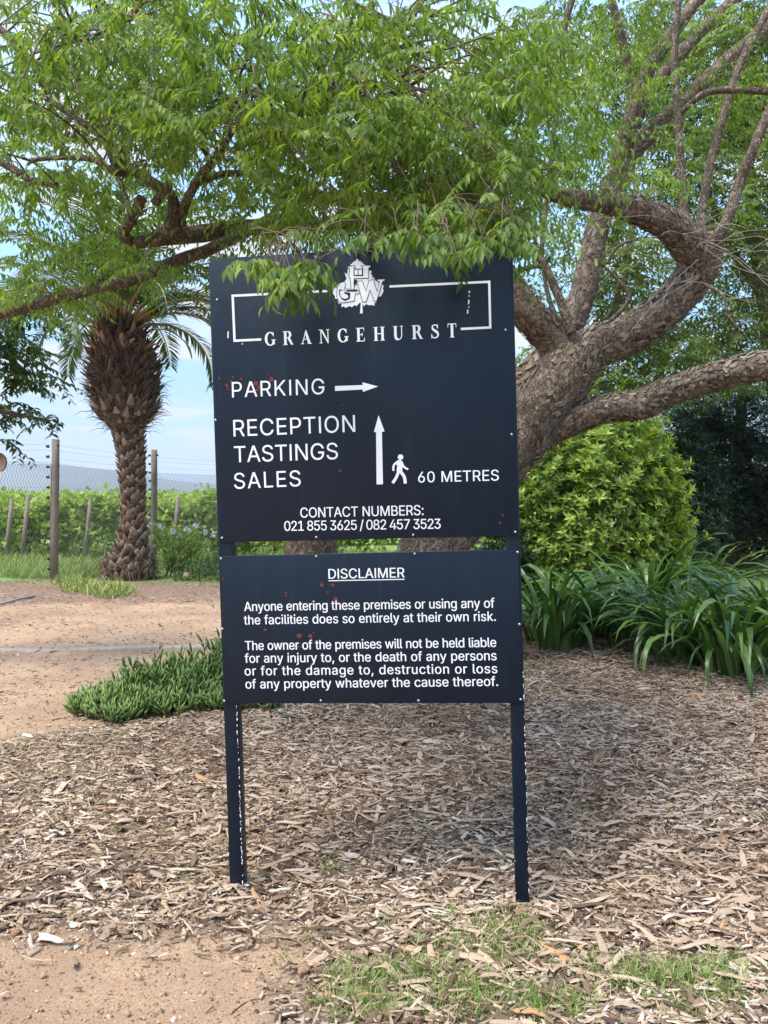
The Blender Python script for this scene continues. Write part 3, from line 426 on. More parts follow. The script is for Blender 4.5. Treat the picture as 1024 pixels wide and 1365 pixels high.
 'B': (456, '60,0,0 60,509,0 241,509,0 266,508,0 289,504,0 310,499,0 329,491,0 345,481,0 359,469,0 371,456,0 381,442,0 388,426,0 394,410,0 397,392,0 398,374,0 397,358,0 395,344,0 392,331,0 387,320,0 380,310,0 373,301,0 365,293,0 356,286,0 347,280,0 336,275,0 326,270,0 315,267,0 315,262,0 327,261,0 339,257,0 351,252,0 363,245,0 374,237,0 385,227,0 394,216,0 402,203,0 409,189,0 414,173,0 417,155,0 418,136,0 417,117,0 413,100,0 408,83,0 400,67,0 390,52,0 377,39,0 362,28,0 344,18,0 324,10,0 301,4,0 275,1,0 247,0,0 125,57,0 245,57,0 272,58,0 296,63,0 315,70,0 330,80,0 341,92,0 349,105,0 354,120,0 355,137,0 355,149,0 352,161,0 348,173,0 342,184,0 335,194,0 327,203,0 317,211,0 306,218,0 293,224,0 279,228,0 264,230,0 248,231,0 125,231,0 125,285,0 238,285,0 252,286,0 265,288,0 277,291,0 288,296,0 299,302,0 308,309,0 316,317,0 323,326,0 329,337,0 333,348,0 335,359,0 336,372,0 334,388,0 330,403,0 323,417,0 313,429,0 299,439,0 283,446,0 263,450,0 240,452,0 125,452,0', '0,1,97 97,1,2 97,2,3 97,3,4 97,4,5 97,5,6 97,6,7 97,7,8 97,8,9 97,9,96 96,9,10 0,97,75 95,96,10 94,95,10 93,94,10 93,10,11 92,93,11 91,92,11 91,11,12 90,91,12 90,12,13 89,90,13 89,13,14 88,89,14 88,14,15 87,88,15 86,87,15 86,15,16 85,86,16 85,16,17 84,85,17 84,17,18 83,84,18 83,18,19 82,83,19 82,19,20 81,82,20 80,81,20 80,20,21 79,80,21 79,21,22 78,79,22 77,78,22 76,77,22 76,22,23 0,75,74 74,75,76 74,76,23 74,23,24 74,24,25 74,25,26 74,26,27 74,27,28 74,28,29 74,29,30 74,30,31 74,31,32 74,32,73 73,32,33 0,74,52 72,73,33 71,72,33 70,71,33 70,33,34 69,70,34 68,69,34 68,34,35 67,68,35 66,67,35 66,35,36 65,66,36 65,36,37 64,65,37 63,64,37 63,37,38 62,63,38 62,38,39 61,62,39 60,61,39 60,39,40 59,60,40 59,40,41 58,59,41 58,41,42 57,58,42 57,42,43 56,57,43 55,56,43 55,43,44 54,55,44 53,54,44 0,52,53 0,53,44 0,44,45 0,45,46 0,46,47 0,47,48 0,48,49 0,49,50 0,50,51'),
 'C': (510, '267,-7,0 235,-5,0 205,1,0 177,11,0 150,25,0 126,42,0 104,63,0 86,88,0 70,115,0 57,146,0 48,179,0 42,215,0 40,254,0 42,293,0 48,329,0 57,362,0 70,393,0 86,421,0 104,445,0 126,466,0 150,484,0 177,498,0 205,508,0 235,514,0 267,516,0 286,515,0 305,513,0 323,509,0 340,504,0 357,498,0 373,490,0 388,481,0 402,471,0 415,460,0 427,447,0 438,433,0 448,418,0 456,402,0 463,385,0 469,367,0 473,348,0 408,348,0 405,361,0 401,373,0 395,384,0 389,395,0 382,404,0 375,413,0 366,421,0 357,428,0 348,435,0 337,440,0 327,445,0 315,449,0 304,452,0 292,454,0 280,455,0 267,456,0 245,454,0 223,450,0 203,443,0 184,432,0 166,419,0 150,403,0 137,385,0 125,364,0 116,340,0 109,314,0 105,285,0 103,254,0 105,223,0 109,194,0 116,168,0 125,145,0 137,123,0 151,105,0 166,89,0 184,76,0 203,66,0 223,59,0 245,54,0 267,53,0 280,53,0 292,55,0 304,57,0 315,60,0 327,64,0 337,69,0 348,74,0 357,81,0 366,88,0 375,96,0 382,105,0 389,114,0 395,125,0 401,136,0 405,148,0 408,160,0 473,160,0 469,142,0 463,124,0 457,107,0 448,91,0 438,76,0 428,62,0 416,49,0 402,38,0 388,28,0 373,19,0 357,11,0 341,5,0 323,0,0 305,-4,0 286,-6,0', '23,24,25 23,25,26 22,23,26 22,26,27 22,27,28 21,22,28 21,28,29 20,21,29 20,29,30 20,30,31 19,20,31 19,31,32 19,32,33 18,19,57 57,19,33 57,33,34 18,57,58 56,57,34 55,56,34 18,58,59 54,55,34 53,54,34 18,59,60 52,53,34 52,34,35 17,18,60 51,52,35 17,60,61 50,51,35 49,50,35 49,35,36 17,61,62 48,49,36 16,17,62 47,48,36 16,62,63 47,36,37 46,47,37 45,46,37 16,63,64 45,37,38 44,45,38 15,16,64 15,64,65 44,38,39 43,44,39 42,43,39 42,39,40 15,65,66 14,15,66 41,42,40 14,66,67 13,14,67 13,67,68 12,13,68 12,68,69 11,12,69 11,69,70 11,70,71 10,11,71 10,71,72 9,10,72 9,72,73 96,97,98 96,98,99 95,96,99 8,9,73 8,73,74 95,99,100 94,95,100 93,94,100 93,100,101 8,74,75 7,8,75 92,93,101 92,101,102 7,75,76 91,92,102 90,91,102 90,102,103 7,76,77 6,7,77 89,90,103 88,89,103 6,77,78 88,103,104 87,88,104 86,87,104 6,78,79 85,86,104 5,6,79 85,104,105 84,85,105 5,79,80 83,84,105 82,83,105 5,80,81 5,81,82 5,82,105 5,105,106 4,5,106 4,106,107 4,107,108 3,4,108 3,108,109 2,3,109 2,109,110 2,110,111 1,2,111 1,111,112 1,112,113 0,1,113'),
 'D': (502, '219,0,0 96,0,0 96,57,0 215,57,0 244,58,0 272,63,0 296,70,0 318,81,0 337,94,0 354,110,0 368,128,0 379,149,0 388,172,0 394,198,0 398,226,0 399,255,0 398,285,0 394,312,0 388,337,0 379,361,0 368,381,0 354,399,0 338,415,0 320,428,0 299,438,0 275,446,0 249,450,0 221,452,0 93,452,0 93,509,0 225,509,0 261,507,0 294,501,0 325,492,0 353,478,0 377,461,0 399,441,0 418,418,0 433,391,0 446,361,0 455,329,0 460,293,0 462,255,0 460,217,0 455,181,0 446,149,0 433,119,0 417,92,0 398,68,0 376,48,0 351,31,0 322,17,0 291,8,0 256,2,0 125,509,1 125,0,1 60,0,1 60,509,1', '28,29,30 28,30,31 28,31,32 28,32,33 28,33,34 28,34,35 28,35,27 27,35,36 26,27,36 25,26,36 24,25,36 24,36,37 23,24,37 22,23,37 22,37,38 21,22,38 20,21,38 20,38,39 19,20,39 18,19,39 18,39,40 17,18,40 17,40,41 16,17,41 16,41,42 15,16,42 14,15,42 14,42,43 13,14,43 13,43,44 12,13,44 12,44,45 11,12,45 10,11,45 10,45,46 9,10,46 9,46,47 8,9,47 7,8,47 7,47,48 6,7,48 5,6,48 5,48,49 4,5,49 3,4,49 1,2,3 1,3,49 1,49,50 1,50,51 1,51,52 1,52,53 1,53,0 56,57,54 56,54,55'),
 'E': (418, '60,0,0 60,509,0 372,509,0 372,452,0 125,452,0 125,286,0 355,286,0 355,229,0 125,229,0 125,57,0 375,57,0 375,0,0', '0,1,4 4,1,2 4,2,3 0,4,5 0,5,8 8,5,6 8,6,7 0,8,9 0,9,10 0,10,11'),
 'G': (520, '269,-7,0 236,-5,0 205,1,0 176,11,0 149,25,0 125,43,0 104,64,0 85,88,0 69,116,0 57,146,0 47,179,0 42,215,0 40,254,0 42,293,0 47,329,0 57,362,0 69,393,0 85,421,0 103,445,0 125,466,0 149,484,0 175,498,0 203,508,0 233,514,0 265,516,0 285,515,0 304,513,0 322,509,0 340,504,0 358,497,0 374,489,0 389,480,0 403,469,0 416,458,0 429,445,0 439,431,0 449,416,0 458,401,0 465,384,0 470,367,0 474,349,0 408,349,0 404,361,0 399,372,0 393,383,0 387,393,0 380,403,0 373,411,0 365,420,0 356,427,0 347,434,0 337,439,0 326,444,0 315,448,0 304,452,0 291,454,0 279,455,0 265,456,0 243,454,0 222,450,0 202,443,0 183,432,0 166,419,0 150,404,0 137,385,0 125,364,0 116,340,0 109,314,0 105,285,0 103,254,0 105,223,0 109,194,0 116,168,0 125,145,0 137,124,0 151,105,0 166,90,0 184,76,0 203,66,0 224,59,0 246,54,0 269,53,0 290,54,0 309,57,0 328,63,0 345,71,0 360,81,0 374,93,0 386,107,0 396,123,0 404,141,0 410,160,0 414,180,0 415,202,0 434,199,0 283,199,0 283,256,0 478,256,0 478,200,0 476,170,0 471,141,0 463,115,0 451,91,0 436,69,0 419,50,0 399,33,0 377,19,0 352,8,0 326,0,0 298,-5,0', '23,24,25 23,25,26 22,23,26 22,26,27 22,27,28 21,22,28 21,28,29 20,21,29 20,29,30 20,30,31 19,20,31 19,31,32 19,32,33 18,19,57 57,19,33 57,33,34 18,57,58 56,57,34 55,56,34 18,58,59 54,55,34 53,54,34 18,59,60 52,53,34 17,18,60 52,34,35 51,52,35 17,60,61 50,51,35 49,50,35 17,61,62 49,35,36 48,49,36 16,17,62 47,48,36 16,62,63 47,36,37 46,47,37 16,63,64 45,46,37 45,37,38 15,16,64 44,45,38 15,64,65 44,38,39 43,44,39 42,43,39 42,39,40 15,65,66 14,15,66 41,42,40 14,66,67 13,14,67 13,67,68 12,13,68 12,68,69 95,96,97 95,97,93 93,97,98 11,12,69 11,69,70 11,70,71 10,11,71 95,93,92 94,93,98 94,98,99 92,95,94 92,94,99 10,71,72 91,92,99 9,10,72 91,99,100 9,72,73 90,91,100 8,9,73 8,73,74 89,90,100 89,100,101 8,74,75 88,89,101 7,8,75 88,101,102 87,88,102 7,75,76 86,87,102 86,102,103 7,76,77 6,7,77 85,86,103 6,77,78 84,85,103 84,103,104 6,78,79 5,6,79 83,84,104 5,79,80 82,83,104 5,80,81 81,82,104 5,81,104 5,104,105 4,5,105 4,105,106 3,4,106 3,106,107 2,3,107 2,107,108 1,2,108 1,108,109 0,1,109'),
 'I': (190, '63,0,0 63,509,0 127,509,0 127,0,0', '0,1,2 0,2,3'),
 'K': (467, '104,145,0 104,216,0 139,261,0 174,303,0 212,344,0 364,509,0 448,509,0 231,276,0 228,276,0 60,0,1 60,509,1 125,509,1 125,334,1 124,225,1 125,193,1 125,0,1 372,0,2 188,259,2 228,309,2 449,0,2', '4,5,6 4,6,7 3,4,7 2,3,8 8,3,7 2,8,0 1,2,0 9,10,11 9,11,12 9,12,13 9,13,14 9,14,15 17,18,19 16,17,19'),
 'L': (393, '60,0,0 60,509,0 125,509,0 125,57,0 361,57,0 361,0,0', '0,1,2 0,2,3 0,3,4 0,4,5'),
 'M': (628, '60,0,0 60,509,0 152,509,0 277,187,0 287,159,0 299,123,0 311,84,0 322,49,0 307,49,0 318,83,0 330,121,0 342,158,0 352,187,0 476,509,0 568,509,0 568,0,0 504,0,0 504,291,0 504,327,0 505,369,0 506,413,0 507,457,0 513,457,0 498,409,0 482,363,0 467,322,0 456,291,0 342,0,0 286,0,0 170,291,0 159,321,0 145,361,0 129,408,0 112,457,0 119,457,0 120,416,0 121,372,0 122,328,0 122,291,0 122,0,0', '0,1,33 33,1,2 33,2,34 34,2,3 12,13,21 21,13,14 21,14,22 22,14,15 0,33,35 35,33,32 35,34,32 32,34,3 12,21,23 23,21,20 23,22,20 20,22,15 0,35,36 19,20,15 12,23,24 31,32,3 0,36,37 18,19,15 12,24,25 30,31,3 0,37,38 17,18,15 12,25,26 29,30,3 0,38,39 28,29,3 12,26,27 16,17,15 28,3,4 11,12,27 28,4,5 10,11,27 28,5,6 9,10,27 28,6,8 8,6,7 8,9,27 28,8,27'),
 'N': (523, '60,0,0 60,509,0 136,509,0 343,183,0 363,151,0 388,107,0 414,55,0 405,54,0 401,108,0 399,157,0 399,195,0 399,509,0 463,509,0 463,0,0 387,0,0 202,290,0 177,331,0 148,381,0 108,452,0 119,454,0 122,384,0 124,328,0 125,291,0 125,0,0', '0,1,18 18,1,2 18,2,19 19,2,3 10,11,12 10,12,13 20,19,17 17,19,3 0,18,20 20,18,17 0,20,21 16,17,3 15,16,3 0,21,22 0,22,23 14,15,3 9,10,13 14,3,4 8,9,13 14,4,5 7,8,6 6,8,13 14,5,6 14,6,13'),
 'O': (533, '267,-7,0 235,-5,0 205,1,0 177,11,0 150,25,0 126,42,0 105,63,0 86,88,0 70,115,0 57,146,0 48,179,0 42,215,0 40,254,0 42,293,0 48,329,0 57,362,0 70,393,0 86,421,0 105,445,0 126,466,0 150,484,0 177,498,0 205,508,0 235,514,0 267,516,0 299,514,0 329,508,0 357,498,0 384,484,0 408,466,0 429,445,0 448,421,0 464,393,0 477,362,0 486,329,0 491,293,0 493,254,0 491,215,0 486,179,0 477,146,0 464,115,0 448,88,0 429,63,0 408,42,0 384,25,0 357,11,0 329,1,0 299,-5,0 267,53,0 289,54,0 310,59,0 330,66,0 349,76,0 367,89,0 383,105,0 396,123,0 408,144,0 418,168,0 425,194,0 429,223,0 430,254,0 429,286,0 425,314,0 418,341,0 408,365,0 396,386,0 383,404,0 367,420,0 349,433,0 330,443,0 310,450,0 289,454,0 267,456,0 245,454,0 223,450,0 203,443,0 184,433,0 167,420,0 151,404,0 137,385,0 125,364,0 116,340,0 109,314,0 105,285,0 103,254,0 105,223,0 109,194,0 116,168,0 125,144,0 137,123,0 151,105,0 167,89,0 184,76,0 203,66,0 223,59,0 245,54,0', '23,24,25 22,23,25 22,25,26 21,22,26 21,26,27 20,21,27 20,27,28 19,20,28 19,28,29 18,19,29 18,29,72 72,29,30 18,72,73 71,72,30 18,73,74 70,71,30 18,74,75 69,70,30 17,18,75 69,30,31 17,75,76 68,69,31 17,76,77 67,68,31 16,17,77 67,31,32 16,77,78 66,67,32 16,78,79 65,66,32 15,16,79 65,32,33 64,65,33 15,79,80 63,64,33 15,80,81 14,15,81 63,33,34 62,63,34 14,81,82 13,14,82 62,34,35 13,82,83 61,62,35 12,13,83 61,35,36 60,61,36 12,83,84 11,12,84 11,84,85 59,60,36 59,36,37 11,85,86 58,59,37 10,11,86 58,37,38 10,86,87 57,58,38 9,10,87 57,38,39 9,87,88 56,57,39 8,9,88 56,39,40 8,88,89 55,56,40 8,89,90 54,55,40 7,8,90 54,40,41 7,90,91 53,54,41 7,91,92 52,53,41 6,7,92 52,41,42 6,92,93 51,52,42 6,93,94 50,51,42 5,6,94 50,42,43 5,94,95 49,50,43 5,95,48 48,49,43 5,48,43 4,5,43 4,43,44 3,4,44 3,44,45 2,3,45 2,45,46 1,2,46 1,46,47 0,1,47'),
 'P': (444, '60,0,0 60,509,0 235,509,0 263,507,0 289,503,0 312,497,0 332,487,0 350,476,0 366,462,0 379,447,0 390,430,0 398,411,0 404,391,0 407,370,0 409,348,0 407,325,0 404,304,0 398,284,0 390,265,0 379,248,0 366,233,0 350,219,0 332,207,0 312,198,0 289,191,0 263,187,0 235,186,0 127,186,0 127,242,0 233,242,0 252,243,0 269,246,0 284,250,0 297,256,0 308,264,0 318,272,0 327,282,0 333,294,0 338,306,0 342,319,0 344,333,0 344,348,0 344,362,0 342,376,0 338,389,0 333,402,0 326,413,0 318,423,0 308,431,0 297,439,0 284,444,0 268,449,0 251,451,0 232,452,0 125,452,0 125,0,0', '0,1,54 54,1,2 54,2,3 54,3,4 54,4,5 54,5,6 54,6,7 54,7,8 54,8,53 53,8,9 0,54,55 52,53,9 51,52,9 50,51,9 50,9,10 49,50,10 48,49,10 47,48,10 47,10,11 46,47,11 45,46,11 45,11,12 44,45,12 44,12,13 43,44,13 42,43,13 42,13,14 41,42,14 40,41,14 40,14,15 39,40,15 39,15,16 38,39,16 37,38,16 37,16,17 36,37,17 36,17,18 35,36,18 34,35,18 34,18,19 33,34,19 32,33,19 31,32,19 31,19,20 30,31,20 29,30,20 27,28,29 27,29,20 27,20,21 27,21,22 27,22,23 27,23,24 27,24,25 27,25,26'),
 'R': (449, '60,0,0 60,509,0 236,509,0 264,507,0 290,504,0 313,497,0 333,489,0 351,478,0 367,465,0 380,450,0 390,433,0 399,415,0 405,395,0 408,374,0 409,352,0 408,330,0 405,309,0 399,290,0 390,271,0 380,255,0 367,240,0 351,228,0 333,217,0 312,209,0 289,203,0 264,199,0 236,198,0 127,198,0 127,255,0 234,255,0 252,256,0 269,258,0 284,262,0 298,267,0 309,273,0 319,281,0 327,290,0 334,300,0 339,312,0 342,324,0 344,338,0 345,352,0 344,367,0 342,380,0 339,393,0 334,405,0 327,415,0 319,425,0 309,433,0 298,440,0 284,445,0 269,449,0 252,451,0 233,452,0 125,452,0 125,0,0 353,0,1 230,229,1 303,229,1 428,0,1', '0,1,54 54,1,2 54,2,3 54,3,4 54,4,5 54,5,6 54,6,7 54,7,8 54,8,53 53,8,9 0,54,55 52,53,9 51,52,9 51,9,10 50,51,10 49,50,10 48,49,10 47,48,10 47,10,11 46,47,11 45,46,11 45,11,12 44,45,12 44,12,13 43,44,13 42,43,13 42,13,14 41,42,14 40,41,14 40,14,15 39,40,15 39,15,16 38,39,16 37,38,16 37,16,17 36,37,17 35,36,17 35,17,18 34,35,18 33,34,18 33,18,19 32,33,19 31,32,19 30,31,19 29,30,19 27,28,29 27,29,19 27,19,20 27,20,21 27,21,22 27,22,23 27,23,24 27,24,25 27,25,26 56,57,58 56,58,59'),
 'S': (446, '224,-9,0 197,-8,0 172,-4,0 149,1,0 128,9,0 108,19,0 91,31,0 76,45,0 64,60,0 54,77,0 46,96,0 41,115,0 38,137,0 104,137,0 107,123,0 110,110,0 116,98,0 123,88,0 132,79,0 142,71,0 154,64,0 166,59,0 180,55,0 194,52,0 209,50,0 224,49,0 241,50,0 257,52,0 272,55,0 286,60,0 299,66,0 311,74,0 321,82,0 329,92,0 336,102,0 341,114,0 345,126,0 346,139,0 345,151,0 342,161,0 338,171,0 332,179,0 325,186,0 316,193,0 307,199,0 296,205,0 245,222,0 184,239,0 154,249,0 128,260,0 105,274,0 86,289,0 71,307,0 60,326,0 54,348,0 52,372,0 53,393,0 58,413,0 65,431,0 75,448,0 87,463,0 102,476,0 119,488,0 138,498,0 158,506,0 180,511,0 203,514,0 227,516,0 252,514,0 275,511,0 296,505,0 316,498,0 334,488,0 351,476,0 365,463,0 377,449,0 387,433,0 394,415,0 399,397,0 401,378,0 337,378,0 334,396,0 326,412,0 316,426,0 302,437,0 286,447,0 267,453,0 247,457,0 225,459,0 209,458,0 194,456,0 180,452,0 167,448,0 156,442,0 145,435,0 136,427,0 129,418,0 123,409,0 118,398,0 116,387,0 115,376,0 116,363,0 119,352,0 124,342,0 131,334,0 139,326,0 148,319,0 158,313,0 169,308,0 212,293,0 264,279,0 312,264,0 324,258,0 336,252,0 347,245,0 359,238,0 369,229,0 379,220,0 387,209,0 395,198,0 401,185,0 405,171,0 407,155,0 408,139,0 407,118,0 403,99,0 396,81,0 386,64,0 374,48,0 360,34,0 343,21,0 323,11,0 302,2,0 278,-4,0 252,-8,0', '66,67,68 65,66,68 65,68,69 64,65,69 64,69,70 63,64,70 63,70,71 62,63,71 62,71,72 61,62,72 61,72,73 60,61,73 60,73,74 59,60,89 89,60,88 88,60,74 88,74,75 87,88,75 59,89,90 86,87,75 59,90,91 85,86,75 59,91,92 85,75,76 58,59,92 58,92,93 84,85,76 58,93,94 83,84,76 58,94,95 83,76,77 57,58,95 57,95,96 82,83,77 57,96,97 82,77,78 56,57,97 81,82,78 56,97,98 56,98,99 81,78,79 80,81,79 55,56,99 55,99,100 55,100,101 54,55,101 54,101,102 54,102,103 53,54,103 53,103,104 53,104,105 52,53,105 52,105,106 52,106,107 52,107,108 52,108,109 51,52,109 51,109,110 50,51,110 50,110,111 49,50,111 49,111,112 48,49,112 48,112,113 48,113,114 47,48,114 47,114,115 46,47,115 46,115,116 46,116,117 45,46,117 45,117,118 45,118,119 44,45,119 43,44,119 43,119,120 42,43,120 41,42,120 41,120,121 40,41,121 39,40,121 39,121,122 38,39,122 38,122,123 37,38,123 36,37,123 36,123,124 11,12,13 11,13,14 35,36,124 11,14,15 35,124,125 10,11,15 34,35,125 10,15,16 33,34,125 33,125,126 10,16,17 9,10,17 32,33,126 9,17,18 31,32,126 31,126,127 9,18,19 8,9,19 30,31,127 8,19,20 29,30,127 8,20,21 29,127,128 7,8,21 28,29,128 7,21,22 7,22,23 27,28,128 7,23,24 26,27,128 7,24,25 25,26,128 7,25,128 7,128,129 6,7,129 6,129,130 5,6,130 5,130,131 4,5,131 4,131,132 3,4,132 3,132,133 2,3,133 1,2,133 1,133,134 0,1,134'),
 'T': (448, '32,452,0 32,509,0 417,509,0 417,452,0 257,452,1 257,0,1 193,0,1 193,452,1', '0,1,2 0,2,3 7,4,5 7,5,6'),
 'U': (517, '259,-8,0 230,-7,0 203,-2,0 177,5,0 154,15,0 133,28,0 114,43,0 98,60,0 85,80,0 74,101,0 66,124,0 62,148,0 60,173,0 60,509,0 124,509,0 124,178,0 125,160,0 128,144,0 133,128,0 141,113,0 150,99,0 160,87,0 173,77,0 187,68,0 203,61,0 220,56,0 239,53,0 259,52,0 279,53,0 298,56,0 315,61,0 331,68,0 345,77,0 357,87,0 368,99,0 377,113,0 384,128,0 389,144,0 392,160,0 393,178,0 393,509,0 457,509,0 457,173,0 456,148,0 451,124,0 443,101,0 433,80,0 419,60,0 403,43,0 384,28,0 363,15,0 340,5,0 315,-2,0 288,-7,0', '12,13,14 12,14,15 39,40,41 39,41,42 12,15,16 38,39,42 11,12,16 38,42,43 11,16,17 37,38,43 10,11,17 37,43,44 10,17,18 36,37,44 10,18,19 35,36,44 9,10,19 35,44,45 9,19,20 34,35,45 8,9,20 34,45,46 8,20,21 33,34,46 8,21,22 32,33,46 7,8,22 32,46,47 7,22,23 31,32,47 7,23,24 30,31,47 7,24,25 29,30,47 6,7,25 29,47,48 6,25,26 28,29,48 6,26,27 27,28,48 6,27,48 5,6,48 5,48,49 4,5,49 4,49,50 3,4,50 3,50,51 2,3,51 2,51,52 1,2,52 1,52,53 0,1,53'),
 'a': (389, '160,-9,0 142,-8,0 126,-5,0 110,-1,0 94,5,0 80,12,0 68,22,0 57,32,0 48,45,0 40,58,0 35,73,0 31,90,0 30,108,0 31,123,0 34,138,0 38,150,0 43,161,0 50,171,0 58,179,0 67,187,0 78,193,0 89,199,0 100,203,0 112,207,0 125,211,0 178,220,0 234,227,0 244,228,0 252,230,0 259,232,0 265,235,0 270,238,0 273,243,0 275,248,0 276,255,0 276,257,0 275,268,0 273,279,0 271,288,0 267,297,0 262,304,0 256,311,0 248,317,0 240,322,0 230,326,0 220,329,0 208,330,0 196,331,0 183,330,0 171,329,0 159,326,0 149,322,0 140,318,0 132,313,0 124,307,0 118,301,0 112,294,0 107,288,0 103,281,0 100,274,0 41,291,0 48,308,0 57,322,0 67,335,0 79,346,0 91,355,0 104,364,0 118,370,0 133,375,0 148,379,0 163,382,0 179,384,0 194,384,0 239,379,0 251,376,0 263,372,0 275,367,0 286,360,0 296,353,0 306,343,0 315,333,0 322,320,0 329,306,0 333,290,0 336,272,0 337,251,0 337,0,0 277,0,0 277,52,0 272,52,0 252,25,0 244,18,0 236,12,0 226,6,0 215,1,0 203,-3,0 190,-6,0 176,-8,0 170,45,0 187,46,0 202,49,0 216,53,0 228,59,0 239,66,0 248,74,0 257,83,0 263,93,0 269,104,0 272,115,0 275,126,0 276,138,0 276,190,0 259,182,0 231,176,0 200,171,0 175,168,0 134,159,0 125,155,0 117,150,0 110,145,0 103,139,0 98,132,0 95,124,0 93,115,0 92,105,0 92,95,0 94,87,0 98,79,0 102,72,0 107,66,0 114,61,0 121,56,0 130,52,0 139,49,0 149,47,0 159,46,0', '70,71,72 70,72,73 69,70,73 68,69,73 68,73,74 68,74,75 67,68,75 67,75,76 66,67,76 66,76,77 65,66,77 65,77,78 64,65,78 64,78,79 63,64,79 63,79,80 62,63,47 47,63,80 47,80,46 46,80,45 45,80,81 62,47,48 62,48,49 62,49,50 44,45,81 62,50,51 43,44,81 61,62,51 61,51,52 42,43,81 42,81,82 61,52,53 41,42,82 61,53,54 40,41,82 60,61,54 60,54,55 40,82,83 39,40,83 60,55,56 38,39,83 60,56,57 59,60,58 58,60,57 38,83,84 37,38,84 36,37,84 36,84,85 35,36,85 34,35,85 33,34,85 33,85,86 32,33,86 31,32,86 30,31,86 29,30,111 111,30,86 28,29,111 27,28,111 26,27,111 25,26,111 24,25,111 23,24,111 22,23,111 21,22,111 20,21,111 19,20,111 19,111,112 110,111,86 18,19,112 18,112,113 17,18,113 17,113,114 16,17,114 16,114,115 16,115,116 15,16,116 15,116,117 15,117,118 14,15,118 14,118,119 14,119,120 14,120,121 13,14,121 109,110,86 13,121,122 108,109,86 13,122,123 12,13,123 12,123,124 107,108,86 11,12,124 11,124,125 106,107,86 11,125,126 105,106,86 10,11,126 10,126,127 104,105,88 88,105,86 10,127,128 103,104,88 9,10,128 9,128,129 9,129,130 102,103,88 9,130,131 101,102,88 8,9,131 8,131,132 100,101,89 89,101,88 8,132,133 100,89,90 87,88,86 8,133,134 99,100,90 8,134,135 8,135,98 98,99,90 7,8,98 7,98,90 6,7,90 6,90,91 5,6,91 5,91,92 4,5,92 4,92,93 4,93,94 3,4,94 3,94,95 2,3,95 2,95,96 1,2,96 1,96,97 0,1,97'),
 'b': (424, '229,-8,0 213,-7,0 198,-5,0 184,-1,0 172,4,0 162,10,0 153,17,0 145,24,0 138,31,0 118,59,0 112,59,0 112,0,0 53,0,0 53,509,0 114,509,0 114,319,0 118,319,0 137,346,0 144,353,0 152,360,0 161,367,0 171,373,0 183,378,0 197,381,0 212,384,0 229,384,0 252,383,0 274,378,0 294,371,0 313,361,0 330,347,0 345,332,0 359,313,0 370,293,0 379,270,0 385,245,0 389,218,0 390,189,0 389,160,0 385,133,0 379,108,0 370,84,0 359,64,0 346,45,0 330,29,0 313,16,0 294,5,0 274,-2,0 252,-7,0 220,47,0 237,48,0 253,51,0 267,57,0 279,66,0 291,76,0 301,88,0 309,101,0 316,117,0 321,133,0 325,151,0 327,170,0 328,189,0 327,209,0 325,227,0 321,245,0 316,261,0 309,276,0 301,290,0 291,301,0 280,311,0 267,319,0 253,325,0 237,329,0 220,330,0 203,329,0 188,325,0 174,320,0 161,312,0 150,302,0 140,291,0 132,278,0 125,263,0 120,247,0 116,229,0 113,210,0 113,189,0 113,169,0 116,150,0 120,132,0 125,115,0 132,100,0 140,86,0 150,75,0 162,65,0 174,57,0 188,51,0 204,48,0', '12,13,14 12,14,15 23,24,25 23,25,26 23,26,27 22,23,27 21,22,27 21,27,28 20,21,28 20,28,29 19,20,29 19,29,30 18,19,30 17,18,30 17,30,31 16,17,74 74,17,73 73,17,31 73,31,72 72,31,32 16,74,75 71,72,32 16,75,76 70,71,32 16,76,77 12,15,16 12,16,82 82,16,81 81,16,80 80,16,79 79,16,78 78,16,77 69,70,32 69,32,33 68,69,33 67,68,33 67,33,34 66,67,34 65,66,34 65,34,35 64,65,35 12,82,83 63,64,35 63,35,36 12,83,84 62,63,36 62,36,37 12,84,85 61,62,37 12,85,86 60,61,37 60,37,38 59,60,38 12,86,87 59,38,39 58,59,39 12,87,88 57,58,39 57,39,40 12,88,89 56,57,40 12,89,90 56,40,41 55,56,41 12,90,10 10,90,91 54,55,41 10,91,92 54,41,42 53,54,42 10,92,93 52,53,42 10,93,9 9,93,94 52,42,43 12,10,11 8,9,94 8,94,95 51,52,43 8,95,96 50,51,43 8,96,49 49,50,43 8,49,43 8,43,44 7,8,44 7,44,45 6,7,45 5,6,45 5,45,46 4,5,46 4,46,47 3,4,47 2,3,47 2,47,48 1,2,48 0,1,48'),
